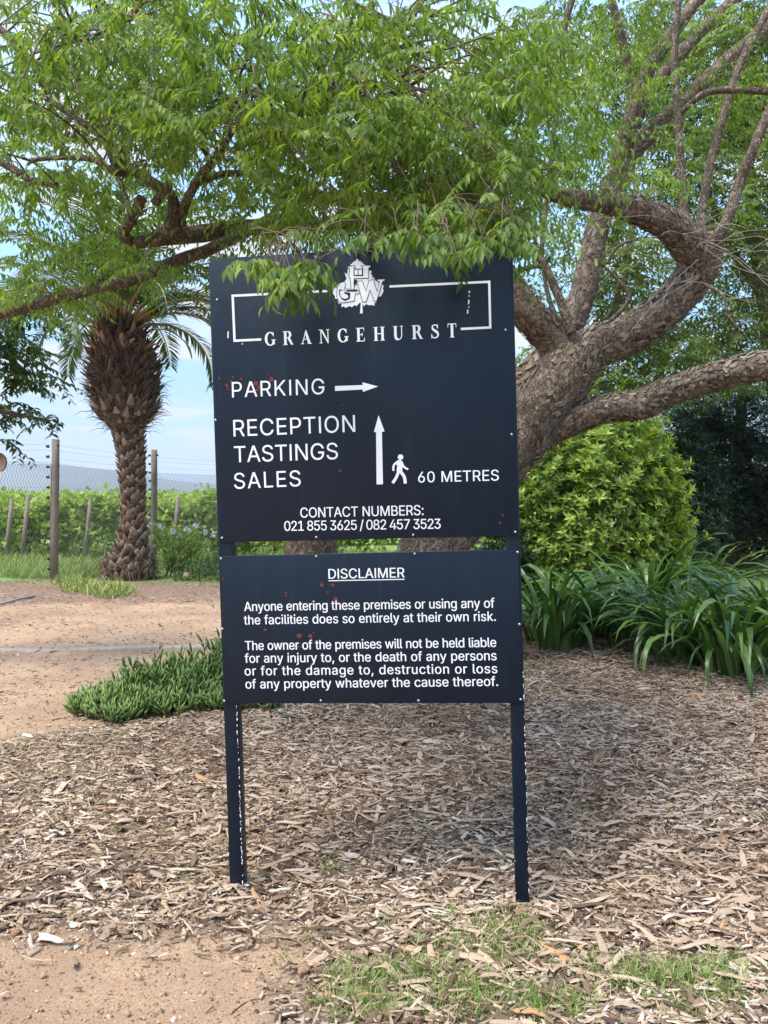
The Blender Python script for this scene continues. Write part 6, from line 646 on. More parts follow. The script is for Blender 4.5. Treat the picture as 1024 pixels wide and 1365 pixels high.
# dry bare twigs by the bend
mb = MB(); rs = random.Random(5)
for i in range(24):
    a0 = rs.choice((905, 925, 942, 950))+rs.uniform(-6, 6); b0 = rs.uniform(280, 375); ax = rs.choice((-1, 1, 1))*rs.uniform(30, 110); ay = rs.uniform(-70, 60); d0 = 6.5
    mb.tube(catmull([np.array(P(a0+ax*t_+rs.uniform(-8, 8), b0+ay*t_+rs.uniform(-6, 6)+18*t_*t_, d0-.3*t_))-troot for t_ in (0, .35, .7, 1)], [.0045, .0035, .0025, .0015], .08)[0], .0019, 4)
tag(mb.build('bare_twigs', M['deadtwig'], tree), kind='stuff')
# bark flakes on the thick limbs
fv = []; ft = []; frn = []; n0 = 0
for q, rr_ in LIMBS[tree.name][:7]:
    for i in range(2, len(q)-2):
        if rr_[i] < .09: continue
        for _ in range(10):
            tg = nrm(q[i+1]-q[i-1]); az = RG.random()*6.283; h = np.cross(tg, [.3, .2, .9]); h = nrm(h); k = np.cross(tg, h); nn = h*math.cos(az)+k*math.sin(az)
            if nn[1] > .45: continue
            s = np.cross(tg, nn); l = RG.uniform(.012, .048); w = RG.uniform(.006, .022); c = q[i]+nn*rr_[i]*RG.uniform(.97, 1.03)+tg*RG.uniform(-.02, .02)
            lift = RG.uniform(.002, .016); ang = RG.normal(0, .5); t2 = tg*math.cos(ang)+s*math.sin(ang); s2 = s*math.cos(ang)-tg*math.sin(ang)
            vs = [c+t2*l*a+s2*w*b+nn*(e*lift) for a, b, e in ((-1, -.3, .3), (-.6, .8, .4), (.5, 1, 1), (1, .2, 1.6), (.7, -.8, 1.1), (-.3, -1, .5))]; cc = c+nn*.008
            fv += [v-troot for v in vs]+[cc-troot]; ft += [(n0+6, n0+j, n0+(j+1) % 6) for j in range(6)]; frn += [RG.random()]*7; n0 += 7
tag(npmesh('bark_flakes', fv, ft, M['flake'], tree, frn), kind='stuff')
# crown sprays
BL_ = [(120, 60, 190, 110, 3.2, 5.4, 290), (330, 70, 200, 110, 3.0, 5.4, 280), (560, 80, 180, 110, 3.1, 5.4, 260), (700, 140, 100, 120, 3.6, 5.2, 130), (70, 170, 170, 80, 3.6, 5.6, 160),
       (250, 170, 190, 55, 3.2, 4.8, 150), (430, 190, 150, 80, 3.2, 5.0, 190), (570, 210, 130, 90, 3.1, 5.0, 210), (660, 250, 70, 70, 3.2, 4.8, 110), (620, 300, 80, 30, 3.0, 4.4, 60), (480, 285, 120, 36, 3.6, 5.2, 60),
       (100, 275, 150, 55, 4.2, 6, 100), (150, 345, 130, 30, 4.3, 6, 42), (30, 350, 60, 60, 4.5, 6, 22), (340, 300, 90, 30, 4.2, 5.4, 46), (230, 350, 90, 16, 4.5, 5.4, 16), (60, 390, 90, 24, 4.6, 5.6, 34), (300, 250, 120, 40, 4.6, 6, 60),
       (770, 60, 90, 80, 5, 7.5, 110), (820, 190, 60, 30, 5, 6.4, 20), (850, 238, 60, 18, 4.6, 6, 22), (760, 200, 60, 60, 5, 7.4, 55), (900, 60, 130, 90, 6.5, 9, 170), (960, 140, 100, 60, 6.8, 9, 60), (980, 190, 70, 100, 7, 9, 80), (870, 130, 90, 80, 7.5, 9, 70)]
O = inblobs(BL_)
# more crown over and behind the viewer, seen only as shade
EX = np.stack([RG.uniform(-1.2, 7.5, 130), RG.uniform(1.5, 9, 130), RG.uniform(4.3, 6.6, 130)], -1); ex, ey = to_px(EX); EX = EX[(ey < -60) | (EX[:, 1] < 1.2)]
O = np.vstack([O, EX]); O = O[(O[:, 2] > 2.3)]
# sprays hanging in front of the sign
HB = [(388, 352, 34, 12, 2.74, 2.98, 12), (398, 362, 26, 14, 2.74, 2.95, 10), (376, 376, 20, 14, 2.76, 2.95, 7), (336, 345, 26, 10, 2.8, 3.0, 6), (608, 336, 24, 10, 2.72, 2.95, 9), (565, 312, 40, 10, 2.75, 3.0, 10), (650, 308, 30, 12, 2.8, 2.95, 10), (505, 312, 30, 8, 2.9, 3.1, 5), (690, 300, 26, 26, 2.9, 3.3, 12), (425, 312, 60, 8, 3.1, 3.5, 8), (600, 290, 90, 18, 3.0, 3.6, 26)]
H = inblobs(HB)
bd = np.zeros_like(O); bd[:, 2] = -.15
(lv, tw) = sprays(O-troot, .36, 24, (.044, .07), .36, .42)
limask = np.zeros((150, 120)); LL_ = LIMBS[tree.name]
for q_, r_ in LL_[2:6]+LL_[8:9]+LL_[14:27]:
    lx, ly = to_px(q_)
    for a_, b_, dd, rr_ in zip(lx, ly, q_[:, 1], r_):
        w_ = rr_*F/dd+9; i0, i1 = int(max(0, (b_-w_)//10)), int(max(0, min(149, (b_+w_)//10))); j0, j1 = int(max(0, (a_-w_)//10)), int(max(0, min(119, (a_+w_)//10)))
        if b_ > 0 and -20 < a_ < 1100: limask[i0:i1+1, j0:j1+1] = np.maximum(limask[i0:i1+1, j0:j1+1], dd)
C1 = lv[0].reshape(-1, 8, 3); cw = C1[:, 4]+troot; hx, hy = to_px(cw); ii_ = np.clip(hy//10, 0, 149).astype(int); jj_ = np.clip(hx//10, 0, 119).astype(int)
kp = ~((cw[:, 1] < limask[ii_, jj_]) & (RG.random(len(C1)) < np.where((hx > 320) & (hx < 720), .2, np.where(hx > 720, .6, .75))) & (hy > 0) & (hx > 0) & (hx < 1100))
C1 = C1[kp]; lv = (C1.reshape(-1, 3), (LT8[1][None]+(np.arange(len(C1))*8)[:, None, None]).reshape(-1, 3), lv[2].reshape(-1, 8)[kp].ravel())
(lv2, tw2) = sprays(H-troot, .15, 11, (.055, .076), .36, .6, hang=.8)
nv = 8; C2 = lv2[0].reshape(-1, nv, 3); hx, hy = to_px(C2[:, 4]+troot)      # thin out what would hang over the emblem and the frame
dr = ((hx > 450) & (hx < 520) & (hy > 343)) | ((hx > 520) & (hx < 592) & (hy > 352)) | (hy > 424) | ((hx > 640) & (hy > 345)) | ((hx < 345) & (hy > 372)); kp = ~dr
C2 = C2[kp]; lv2 = (C2.reshape(-1, 3), (LT8[1][None]+(np.arange(len(C2))*nv)[:, None, None]).reshape(-1, 3), lv2[2].reshape(-1, nv)[kp].ravel())
def joinleaf(name, parts, mat, parent):
    v, t_, r_, n = [], [], [], 0
    for a_, b2, c_ in parts: v.append(a_); t_.append(b2+n); r_.append(c_); n += len(a_)
    return npmesh(name, np.vstack(v), np.vstack(t_), mat, parent, np.concatenate(r_), True)
tag(joinleaf('crown', [lv, lv2], M['leaf'], tree), kind='stuff')
mb = MB()
for V_, Q_ in (tw, tw2): mb.add(V_, Q=Q_)
# branchlets from the limbs out to clusters of sprays
limbpts = np.vstack([q[::3] for q, r_ in LIMBS[tree.name]]); vis = O[:1900]
for i in RG.choice(len(vis), 330, replace=False):
    o_ = vis[i]; d_ = np.linalg.norm(limbpts-o_, axis=1)+RG.random(len(limbpts))*.5; j = int(np.argmin(d_)); a_ = limbpts[j]
    if d_[j] > 2.2: continue
    m_ = (a_+o_)/2+RG.normal(0, .06, 3)*np.linalg.norm(a_-o_); m_[2] += .08; r0 = .003+.006*min(1, d_[j])
    q, rr_ = catmull([a_-troot, m_-troot, o_-troot], [r0, r0*.7, .0022], .12); mb.tube(q, rr_, 5, cap=False)
for i in range(0, len(H), 2):
    o_ = H[i]; a_ = o_+np.array([RG.normal(0, .15), RG.uniform(.05, .4), RG.uniform(.1, .22)]); m_ = (a_+o_)/2+np.array([0, 0, .06]); q, rr_ = catmull([a_-troot, m_-troot, o_-troot], [.0028, .0022, .0015], .06); mb.tube(q, rr_, 4, cap=False)
tag(mb.build('twigs', M['twig'], tree), kind='stuff')

# ------------------------------------------------------------------ background trees
def bgtree(name, label, cat, base, trunks, blobs, leafm, size, K=14, L=.6, tmpl=LT4, group=None, ratio=.4, hang=.3, droop=.3, tr=.003):
    e = empty(name, base, label, cat, group); org = np.array(base)
    for t_ in trunks: limb('trunk' if t_ is trunks[0] else 'branch', t_, e, .12, 12, .05)
    O = inblobs(blobs); O = O[O[:, 2] > .02]; lv, tw = sprays(O-org, L, K, size, ratio, droop, tmpl, tr, hang=hang)
    tag(npmesh('crown', lv[0], lv[1], M[leafm], e, lv[2], True), kind='stuff')
    mb = MB(); mb.add(tw[0], Q=tw[1]); tag(mb.build('twigs', M['twig'], e), kind='stuff'); return e
bgtree('garden_tree', 'airy mid-green tree seen through the loop of the big limb', 'tree', ground(3.0, 12.5), [[(760, 790, 12.5, 9), (755, 640, 12.5, 8), (790, 500, 12.5, 7), (830, 380, 12.5, 5), (850, 240, 12.5, 3)], [(790, 500, 12.5, 5), (740, 420, 12.5, 3.5), (720, 340, 12.5, 2)], [(810, 440, 12.5, 4), (880, 400, 12.5, 3), (930, 350, 12.6, 2)]],
       [(850, 380, 70, 70, 11.5, 13.5, 260), (800, 330, 60, 50, 11.5, 13.5, 90), (740, 380, 50, 50, 12, 13, 32), (780, 500, 70, 40, 11.5, 13.5, 60), (860, 480, 90, 50, 11.5, 13.5, 260), (715, 480, 30, 40, 12, 13, 16), (730, 250, 60, 60, 12, 13.5, 45), (800, 230, 70, 60, 12, 13.5, 70)], 'leaf_far', (.1, .14), 14, .7)
bgtree('garden_tree', 'tall pale green tree filling the upper right corner', 'tree', ground(7.6, 14.5), [[(1050, 760, 14.5, 16), (1040, 560, 14.5, 14), (1020, 400, 14.5, 11), (1000, 250, 14.5, 8), (990, 80, 14.5, 5)], [(1018, 400, 14.5, 7), (960, 300, 14.5, 5), (920, 180, 14.5, 3)]],
       [(980, 360, 80, 90, 13, 16, 420), (960, 470, 90, 50, 13, 16, 300), (970, 230, 90, 90, 13, 16, 460), (930, 120, 90, 90, 13.5, 16, 380), (1020, 80, 60, 90, 13.5, 16, 380), (850, 110, 70, 90, 14, 16, 120), (780, 80, 80, 90, 14, 16, 150), (860, 260, 70, 60, 14, 16, 110), (740, 160, 60, 60, 14, 16, 60), (900, 30, 120, 50, 13, 16, 180)], 'leaf_far', (.11, .16), 14, .8)
bgtree('conifer_tree', 'dark blue-green conifer behind the clipped hedge at the right', 'tree', ground(7.9, 17), [[(985, 765, 17, 12), (985, 620, 17, 9), (990, 500, 17, 5)], [(985, 640, 17, 4), (930, 610, 17, 3), (900, 600, 17, 2)]],
       [(985, 560, 75, 50, 16, 18, 520), (965, 620, 80, 50, 16, 18, 620), (1000, 670, 70, 40, 16, 18, 420), (925, 560, 34, 30, 16, 18, 120)], 'conifer', (.12, .2), 24, .65, LT2, ratio=.22, hang=.1)
bgtree('garden_tree', 'small hazy green tree above the low limb behind the pale shrub', 'tree', ground(4.9, 19), [[(770, 746, 19, 8), (780, 620, 19, 6), (800, 560, 19, 4)]],
       [(760, 545, 90, 34, 18, 20, 120), (870, 520, 70, 36, 18, 20, 110), (720, 470, 34, 26, 18, 20, 30)], 'leaf_far', (.12, .17), 12, .8)
# another tree hanging in at the left edge
bgtree('lobed_leaf_tree', 'dark green tree whose branches hang in at the left edge before the fence', 'tree', ground(-4.6, 7.2), [[(-135, 888, 7.2, 24), (-140, 700, 7.2, 20), (-120, 480, 7.2, 17), (-80, 330, 7.2, 12)], [(-120, 480, 7.2, 9), (-60, 440, 7.1, 6), (0, 470, 7, 4), (40, 500, 7, 2)], [(-125, 520, 7.2, 8), (-60, 540, 7, 5), (10, 550, 6.9, 3), (60, 560, 6.9, 1.6)], [(-110, 440, 7.2, 8), (-50, 380, 7.1, 6), (20, 400, 7, 3)]],
       [(20, 430, 40, 30, 6.6, 7.6, 40), (18, 480, 34, 30, 6.6, 7.6, 40), (40, 505, 40, 14, 6.6, 7.4, 16), (10, 545, 26, 14, 6.6, 7.4, 10), (48, 560, 34, 12, 6.7, 7.4, 9), (-60, 480, 60, 100, 6.4, 7.8, 150), (10, 588, 16, 5, 6.7, 7.2, 3), (60, 400, 40, 16, 6.8, 7.6, 12)], 'leaf_oak', (.07, .1), 14, .3, LT8, ratio=.42, hang=.25)
mb = MB(); mb.box((0, 0, 1.3), (2.6, .15, 1.3)); wl = mb.build('garden_wall', M['wall']); wl.location = ground(10.2, 23); tag(wl, 'pinkish plaster wall glimpsed through the dark trees at the right', 'wall')

# ------------------------------------------------------------------ shrubs
def shrub(name, label, base, rx, ry, h, n, leafm, size, ratio=.45, k=8, cat='shrub', twigs=30, power=2.6, tmpl=LT4, seed=0, lobes=((0, 0, 1, 1, 1),)):
    e = empty(name, base, label, cat); rg = np.random.default_rng(seed+3)
    th = rg.random(n)*2*math.pi; ph = np.arccos(rg.uniform(-.35, 1, n)); r = rg.uniform(.84, 1.0, n)+.06*np.sin(th*5+seed)*np.sin(ph*4+1)+.06*np.sin(ph*7+th*3)+.04*np.sin(th*11+ph*9)
    deep = rg.random(n) < .25; r = np.where(deep, r*rg.uniform(.6, .9, n), r)
    sgp = lambda v, p: np.sign(v)*np.abs(v)**p
    d = np.stack([sgp(np.cos(th), .9)*sgp(np.sin(ph), .85), sgp(np.sin(th), .9)*sgp(np.sin(ph), .85), sgp(np.cos(ph), .95)], -1)
    lb = np.array(lobes, float)[rg.integers(0, len(lobes), n)]; O = d*r[:, None]*np.array([rx, ry, h*.62])*lb[:, 2:5]+np.stack([lb[:, 0], lb[:, 1], h*.42*lb[:, 4]], -1)
    sh = rg.random(n) < .09; O[sh] = O[sh]+nrm(d[sh]+[0, 0, .8])*rg.uniform(.05, .3, (sh.sum(), 1)); ok = O[:, 2] > .03
    for a_, b_, c_, d_, e_ in lobes: ok &= (((O-np.array([a_, b_, h*.42*e_]))/(np.array([rx*c_, ry*d_, h*.62*e_])))**2).sum(1) > .42
    O = O[ok]; d = nrm((O-np.array([0, 0, h*.4]))/np.array([rx, ry, h*.6])); m_ = len(O)
    ax = nrm(d+np.array([0, 0, .7])+rg.normal(0, .35, (m_, 3)))
    ang = np.arange(k)*2.4; s1 = nrm(np.cross(ax, [.2, .9, .1])); s2 = np.cross(ax, s1); tl = np.linspace(.2, 1, k)
    out = (s1[:, None]*np.cos(ang)[None, :, None]+s2[:, None]*np.sin(ang)[None, :, None]); ld = nrm(ax[:, None]*(1.25-tl[None, :, None])+out*.8+rg.normal(0, .15, (m_, k, 3)))
    sz = rg.uniform(size[0], size[1], (m_, k)); nu = ax[:, None]+rg.normal(0, .2, (m_, k, 3))-out*.5
    tone = np.clip(rg.random((m_, 1))*.6+rg.random((m_, k))*.25+.25*(tl[None] < .4), 0, 1)
    pos = O[:, None]-ax[:, None]*(tl[None, :, None]*size[1]*.55); lv = leaves(pos.reshape(-1, 3), ld.reshape(-1, 3), nu.reshape(-1, 3), sz.ravel(), sz.ravel()*ratio, tmpl, tone.ravel())
    tag(npmesh('foliage', lv[0], lv[1], M[leafm], e, lv[2], True), kind='stuff')
    mb = MB()
    for i in rg.choice(m_, min(twigs, m_), replace=False):
        q, rr_ = catmull([np.array([rg.normal(0, .08), rg.normal(0, .08), 0]), O[i]*np.array([.4, .4, .5]), O[i]], [.018, .01, .003], .15); mb.tube(q, rr_, 5, cap=False)
    tag(mb.build('stems', M['twig'], e), kind='stuff'); return e
shrub('rounded_shrub', 'big bright yellow-green rounded shrub under the low limb', ground(2.7, 10.5), 1.16, 1.15, 2.8, 7600, 'leaf_bush', (.075, .12), .42, 9, seed=1, twigs=60, lobes=((-.55, -.1, .62, .8, .88), (.25, 0, .72, .9, 1.0), (.8, .2, .5, .7, .9), (.1, -.5, .6, .5, .72), (.75, -.3, .5, .5, .7), (-.75, -.4, .45, .5, .7)))
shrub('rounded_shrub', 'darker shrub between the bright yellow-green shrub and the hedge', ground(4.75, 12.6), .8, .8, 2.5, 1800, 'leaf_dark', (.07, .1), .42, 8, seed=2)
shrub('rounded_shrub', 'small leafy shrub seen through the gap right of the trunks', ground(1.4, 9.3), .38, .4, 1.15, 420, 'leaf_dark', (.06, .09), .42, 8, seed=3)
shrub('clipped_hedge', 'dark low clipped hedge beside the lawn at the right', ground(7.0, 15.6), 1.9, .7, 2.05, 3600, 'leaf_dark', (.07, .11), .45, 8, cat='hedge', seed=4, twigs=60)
shrub('rounded_shrub', 'grey-green shrub far behind the palm beside the vines', ground(-3.9, 19.3), .5, .5, .9, 300, 'leaf_far', (.05, .08), .4, 8, seed=5)

# ------------------------------------------------------------------ strap-leaved clumps
def strap_mesh(L, w, bend, seed, n=9, twist=.2):
    V_, T_, rr_ = [], [], []; rs = random.Random(seed); a = R(rs.uniform(66, 84)); x = z = 0; tone = rs.random()
    for i in range(n+1):
        t_ = i/n; ww = w*(min(1, .55+t_*2.2))*(1-max(0, (t_-.55)/.45)**2.2*.96); tw_ = twist*t_
        V_ += [(x, -ww/2*math.cos(tw_), z+ww*.16+ww/2*math.sin(tw_)), (x, 0, z), (x, ww/2*math.cos(tw_), z+ww*.16-ww/2*math.sin(tw_))]; rr_ += [tone]*3
        x += math.cos(a)*L/n; z += math.sin(a)*L/n; a -= bend/n*(0.35+1.7*t_)
    Q_ = []
    for i in range(n): b = i*3; Q_ += [(b, b+1, b+4, b+3), (b+1, b+2, b+5, b+4)]
    return npmesh('leaf', V_, None, M['strap'], None, rr_, True, Q_, link=False)
SM_ = [strap_mesh(random.uniform(.75, 1.2), random.uniform(.03, .05), random.uniform(1.1, 3.1), i, twist=random.uniform(-.8, .8)) for i in range(36)]
CL = [((740, 868), 84, 1.12, 'strap-leaved clump right beside the lower panel at the mulch edge'), ((808, 858), 60, 1.08, 'smaller strap-leaved clump between the left clump and the large right clumps'),
      ((905, 886), 96, 1.14, 'broad strap-leaved clump spilling over the mulch left of the corner clump'), ((975, 901), 92, 1.16, 'foremost strap-leaved clump with leaves drooping to the mulch'), ((1045, 890), 80, 1.14, 'strap-leaved clump cut off by the right edge'),
      ((725, 822), 60, 1.25, 'strap-leaved clump in the back row close behind the sign edge'), ((790, 812), 66, 1.29, 'back row strap-leaved clump under the middle of the bright shrub'), ((855, 812), 76, 1.48, 'tallest upright strap-leaved clump in the middle of the back row'),
      ((915, 822), 70, 1.32, 'back row strap-leaved clump in front of the dark hedge'), ((862, 846), 70, 1.25, 'strap-leaved clump in the middle of the bed between front and back rows'), ((985, 838), 40, .72, 'low strap-leaved clump at the edge of the lawn')]
for ci, ((a, b), n, sc, lab) in enumerate(CL):
    e = empty('agapanthus_clump', GP(a, b), lab, 'plant', 'strap-leaved plants in the bed under the shrub'); rs = random.Random(ci); n = int(n*1.6)
    for i in range(n):
        az = rs.random()*6.283; r = .3*math.sqrt(rs.random()); s = sc*rs.uniform(.75, 1.12)
        l = obj('leaf', rs.choice(SM_), e); l.location = (r*math.cos(az), r*math.sin(az), -.01); l.rotation_euler = (rs.uniform(-.15, .15), rs.uniform(-.2, .4)-(.2*(1-r/.3)), az+rs.uniform(-.5, .5)); l.scale = (s, s, s)

# ------------------------------------------------------------------ succulent ground cover clump
def succ_clump(label, pts, n, seed, h=.22):
    pts = [GP(a, b) for a, b in pts]; c = sum(pts, Vector())/len(pts); e = empty('succulent_clump', ground(c.x, c.y), label, 'plant'); rg = np.random.default_rng(seed)
    P2 = np.array([(p.x, p.y) for p in pts]); lo, hi = P2.min(0), P2.max(0); q = rg.uniform(lo, hi, (n*3, 2)); ins = np.zeros(len(q), bool); j = len(P2)-1
    for i in range(len(P2)):
        xi, yi = P2[i]; xj, yj = P2[j]; cnd = ((yi > q[:, 1]) != (yj > q[:, 1])) & (q[:, 0] < (xj-xi)*(q[:, 1]-yi)/(yj-yi+1e-9)+xi); ins ^= cnd; j = i
    dist = np.min([np.abs(np.cross(np.append(P2[i]-P2[i-1], 0)[None]/np.linalg.norm(P2[i]-P2[i-1]), np.c_[q-P2[i-1], np.zeros(len(q))])[:, 2]) for i in range(len(P2))], 0)
    q = q[ins][:n]; dist = dist[ins][:n]; N = len(q); K = 9; hh = h*np.clip(dist/.22, .3, 1)*rg.uniform(.45, 1.25, N)*(1+.25*n2(q[:, 0]*4, q[:, 1]*4))
    base = np.c_[q, gz(q[:, 0], q[:, 1])]-np.array(e.location); ax = nrm(np.c_[rg.normal(0, .3, (N, 2)), np.ones(N)])
    t_ = np.linspace(.3, 1, K); ang = (np.arange(K)//2)*1.57+(np.arange(K) % 2)*math.pi; out = np.stack([np.cos(ang), np.sin(ang), ang*0], -1)
    ra = rg.random(N)*6.28; ca_, sa_ = np.cos(ra)[:, None], np.sin(ra)[:, None]; out = np.stack([out[None, :, 0]*ca_-out[None, :, 1]*sa_, out[None, :, 0]*sa_+out[None, :, 1]*ca_, 0*ca_+out[None, :, 2]], -1)
    pos = base[:, None]+ax[:, None]*(hh[:, None]*t_[None])[..., None]; d = nrm(ax[:, None]*(.35+.9*t_[None, :, None])+out*.75+rg.normal(0, .15, (N, K, 3)))
    sz = rg.uniform(.065, .13, (N, K)); tone = np.clip(rg.random((N, 1))*.5+rg.random((N, K))*.5, 0, 1)
    lt = (np.array([[0, 0, 0], [-.5, .3, .05], [.5, .3, .05], [0, .3, -.09], [0, 1, .08], [-.4, .65, .08], [.4, .65, .08], [0, .65, -.04]]), np.array([(0, 2, 1), (0, 1, 3), (0, 3, 2), (1, 2, 6), (1, 6, 5), (1, 5, 7), (1, 7, 3), (2, 3, 7), (2, 7, 6), (5, 6, 4), (5, 4, 7), (6, 7, 4)]))
    lv = leaves(pos.reshape(-1, 3), d.reshape(-1, 3), (np.array([0, 0, 1.])+out*-.2+0*d).reshape(-1, 3), sz.ravel(), sz.ravel()*.165, lt, tone.ravel())
    tag(npmesh('foliage', lv[0], lv[1], M['succ'], e, lv[2], True), kind='stuff')
    mb = MB()
    for i in range(0, N, 2): mb.tube([base[i], base[i]+ax[i]*hh[i]], [.006, .004], 4, cap=False)
    tag(mb.build('stems', M['twig'], e), kind='stuff')
succ_clump('low green clump of finger-leaved succulents spreading from behind the sign over the dirt', [(92, 958), (150, 972), (200, 962), (262, 950), (330, 950), (372, 950), (360, 915), (300, 905), (230, 914), (160, 932), (110, 942)], 760, 3, .29)
succ_clump('bright green ground plants beside the rose bush behind the sign', [(232, 778), (300, 778), (380, 776), (380, 760), (300, 756), (232, 762)], 420, 6, .3)

# ------------------------------------------------------------------ palm
pb = ground(P(168, 775, 14.3).x, 14.3); palm = empty('palm_tree', pb, 'stout palm with a swollen rough trunk standing before the wire fence', 'palm tree'); pd = 14.3; k_ = pd/F
prof = [(800, 34, 170), (778, 37, 171), (752, 34, 172), (730, 21, 176), (700, 15, 178), (660, 15, 177), (620, 17, 176), (590, 19, 173), (572, 22, 170), (562, 31, 169), (550, 42, 167), (515, 47, 166), (480, 43, 163), (460, 37, 162), (440, 28, 161), (425, 20, 161)]
py_ = np.array([p[0] for p in prof])[::-1]; pr_ = np.array([p[1] for p in prof])[::-1]; pc_ = np.array([p[2] for p in prof])[::-1]
def prad(y): return np.interp(y, py_, pr_)*k_, np.interp(y, py_, pc_)
ctr = []; rad = []
for y in np.linspace(790, 425, 40):
    r_, c_ = prad(y); q = P(c_, y, pd); ctr.append(np.array(q)-np.array(pb)); rad.append(r_*.86)
V_, Q_, T_ = tube_arrays(ctr, rad, 24, .04); npmesh('trunk', V_, T_, M['fibre'], palm, np.full(len(V_), .3), True, Q_)
bases = []; N = 1350
for i in range(N):
    f = i/N; f = f*1.28 if f < .5 else .64+(f-.5)*.72; y = 772-(772-434)*f; r_, c_ = prad(y); az = i*2.39996
    q = np.array(P(c_, y, pd))-np.array(pb); nn = np.array([math.cos(az), math.sin(az), 0]); head = np.clip((565-y)/40, 0, 1)
    l = (.12+.02*random.random())*(1-head)+head*random.uniform(.17, .3); w = .08*(1-head)+.07*head; lean = R(random.uniform(18, 42))*(1-head)+head*R(random.uniform(10, 62)); az += random.gauss(0, .05+.12*head); nn = np.array([math.cos(az), math.sin(az), 0]); q = q+np.array([0, 0, random.gauss(0, .02+.04*head)]); bases.append((q+nn*r_*.86, nn, l*random.uniform(.8, 1.2), w*random.uniform(.8, 1.2), lean, head, nn[1]))
def base_verts(l, w, th):
    """pointed stub with a keel"""
    return np.array([(-w, 0, 0), (w, 0, 0), (0, th, 0), (-w*.62, .01, l*.55), (w*.62, .01, l*.55), (0, th*.9, l*.5), (-w*.22, .0, l*.95), (w*.25, 0, l), (0, th*.4, l*.93)]), [(0, 3, 5), (0, 5, 2), (2, 5, 4), (2, 4, 1), (3, 6, 8), (3, 8, 5), (5, 8, 7), (5, 7, 4), (0, 1, 4), (0, 4, 3), (3, 4, 7), (3, 7, 6), (6, 7, 8)]
tm = []
for i in range(10):
    v_, t_ = base_verts(1, .5, .3); rs = random.Random(i); v_ = v_+np.array([[rs.uniform(-.06, .06), rs.uniform(-.04, .04), rs.uniform(-.05, .05)] for _ in v_]); tn = (i/8)**1.2*.9 if i < 9 else 1.0; tm.append((v_, t_, tn, npmesh('leaf_base', v_, t_, M['palmbase'], None, [tn]*9, False, link=False)))
dk = sorted(tm[:9], key=lambda a: a[2])[:4]
order = sorted(range(N), key=lambda i: bases[i][6]); front = set(order[:300]); rest = MB()
for i, (q, nn, l, w, lean, head, _) in enumerate(bases):
    side = Vector((-nn[1], nn[0], 0)); side = (side+Vector((0, 0, random.gauss(0, .12+.25*head)))).normalized(); up = Vector((nn[0]*math.sin(lean), nn[1]*math.sin(lean), math.cos(lean))); up = (up-side*up.dot(side)).normalized(); outv = -side.cross(up)
    if outv.dot(Vector(nn)) < 0: outv = -outv
    Rm = Matrix((side, outv, up)).transposed(); s = Matrix.Diagonal((w*2, w*1.1, l)); tt = (tm[i % 9] if head < .7 else dk[i % len(dk)]) if not (head > .9 and q[2] > 4.1 and random.random() < .3) else tm[9]
    if i in front:
        o = obj('leaf_base', tt[3], palm); o.matrix_local = Matrix.Translation(Vector(q)) @ (Rm @ s).to_4x4()
    else: rest.add(tt[0] @ np.array(Rm @ s).T+q, T=tt[1], r=tt[2])
tag(rest.build('leaf_bases', M['palmbase'], palm), kind='stuff')
mb = MB()      # ragged fibres and dead spikes
for i in range(1100):
    y = random.uniform(432, 575) if i < 850 else random.uniform(735, 785); r_, c_ = prad(y); az = random.random()*6.283; q = np.array(P(c_, y, pd))-np.array(pb); nn = np.array([math.cos(az), math.sin(az), 0])
    a_ = q+nn*r_*.95; l = random.uniform(.1, .34); dr = nn*random.uniform(.3, 1)+np.array([random.uniform(-.5, .5), random.uniform(-.5, .5), random.uniform(-.3, 1) if y < 700 else random.uniform(-1, .1)]); b2 = a_+dr*l*.6; c2 = b2+dr*l*.4+np.array([0, 0, -l*.25])
    mb.tube([a_, b2, c2], [.007, .005, .002], 3, cap=False)
tag(mb.build('fibres', M['fibre'], palm), kind='stuff')
def frond(e, base, az, el, L, curve, seed, dead=0):
    rs = random.Random(seed); a = el; p = np.array(base, float); h = np.array([math.cos(az), math.sin(az), 0]); pts = []; n = 26
    for i in range(n+1):
        pts.append(p.copy()); p = p+(h*math.cos(a)+np.array([0, 0, math.sin(a)]))*L/n; a -= curve/n*(.4+1.3*i/n)
    pts = np.array(pts); rad = np.linspace(.035, .006, n+1); V1, Q1, T1 = tube_arrays(pts, rad, 5)
    fr = obj('frond', npmesh('frond', V1, T1, M['rachis'], None, None, True, Q1, link=False), e)
    tg = nrm(np.gradient(pts, axis=0)); side = nrm(np.cross(tg, [0, 0, 1.])); K = 110; t_ = np.linspace(.14, .99, K); ii = t_*n; i0 = np.minimum(ii.astype(int), n-1); fq = (ii-i0)[:, None]
    pos = pts[i0]*(1-fq)+pts[i0+1]*fq; tgi = tg[i0]; sd = side[i0]; sg = np.where(np.arange(K) % 2, 1, -1)[:, None]; rg = np.random.default_rng(seed)
    d = tgi*.65+sd*sg*.75+np.cross(sd, tgi)*.35*1+np.array([0, 0, -.15-.5*dead])+rg.normal(0, .07, (K, 3)); ll = .42*np.sin(np.clip(t_, .12, .93)*math.pi)**.5+.05
    tone = np.clip(rg.random(K)*.5+.15+.5*dead, 0, 1); lt = (np.array([[0, 0, 0], [-.5, .3, .02], [.5, .3, .02], [-.42, .65, -.06], [.42, .65, -.06], [0, 1, -.22]]), np.array([(0, 2, 1), (1, 2, 4), (1, 4, 3), (3, 4, 5)]))
    lv = leaves(pos, d, np.cross(sd*sg, tgi)*sg+np.array([0, 0, .6]), ll, np.full(K, .036), lt, tone); o = npmesh('leaflets', lv[0], lv[1], M['palm'], fr, lv[2], True); tag(o, kind='stuff')
top = np.array(P(161, 428, pd))-np.array(pb)
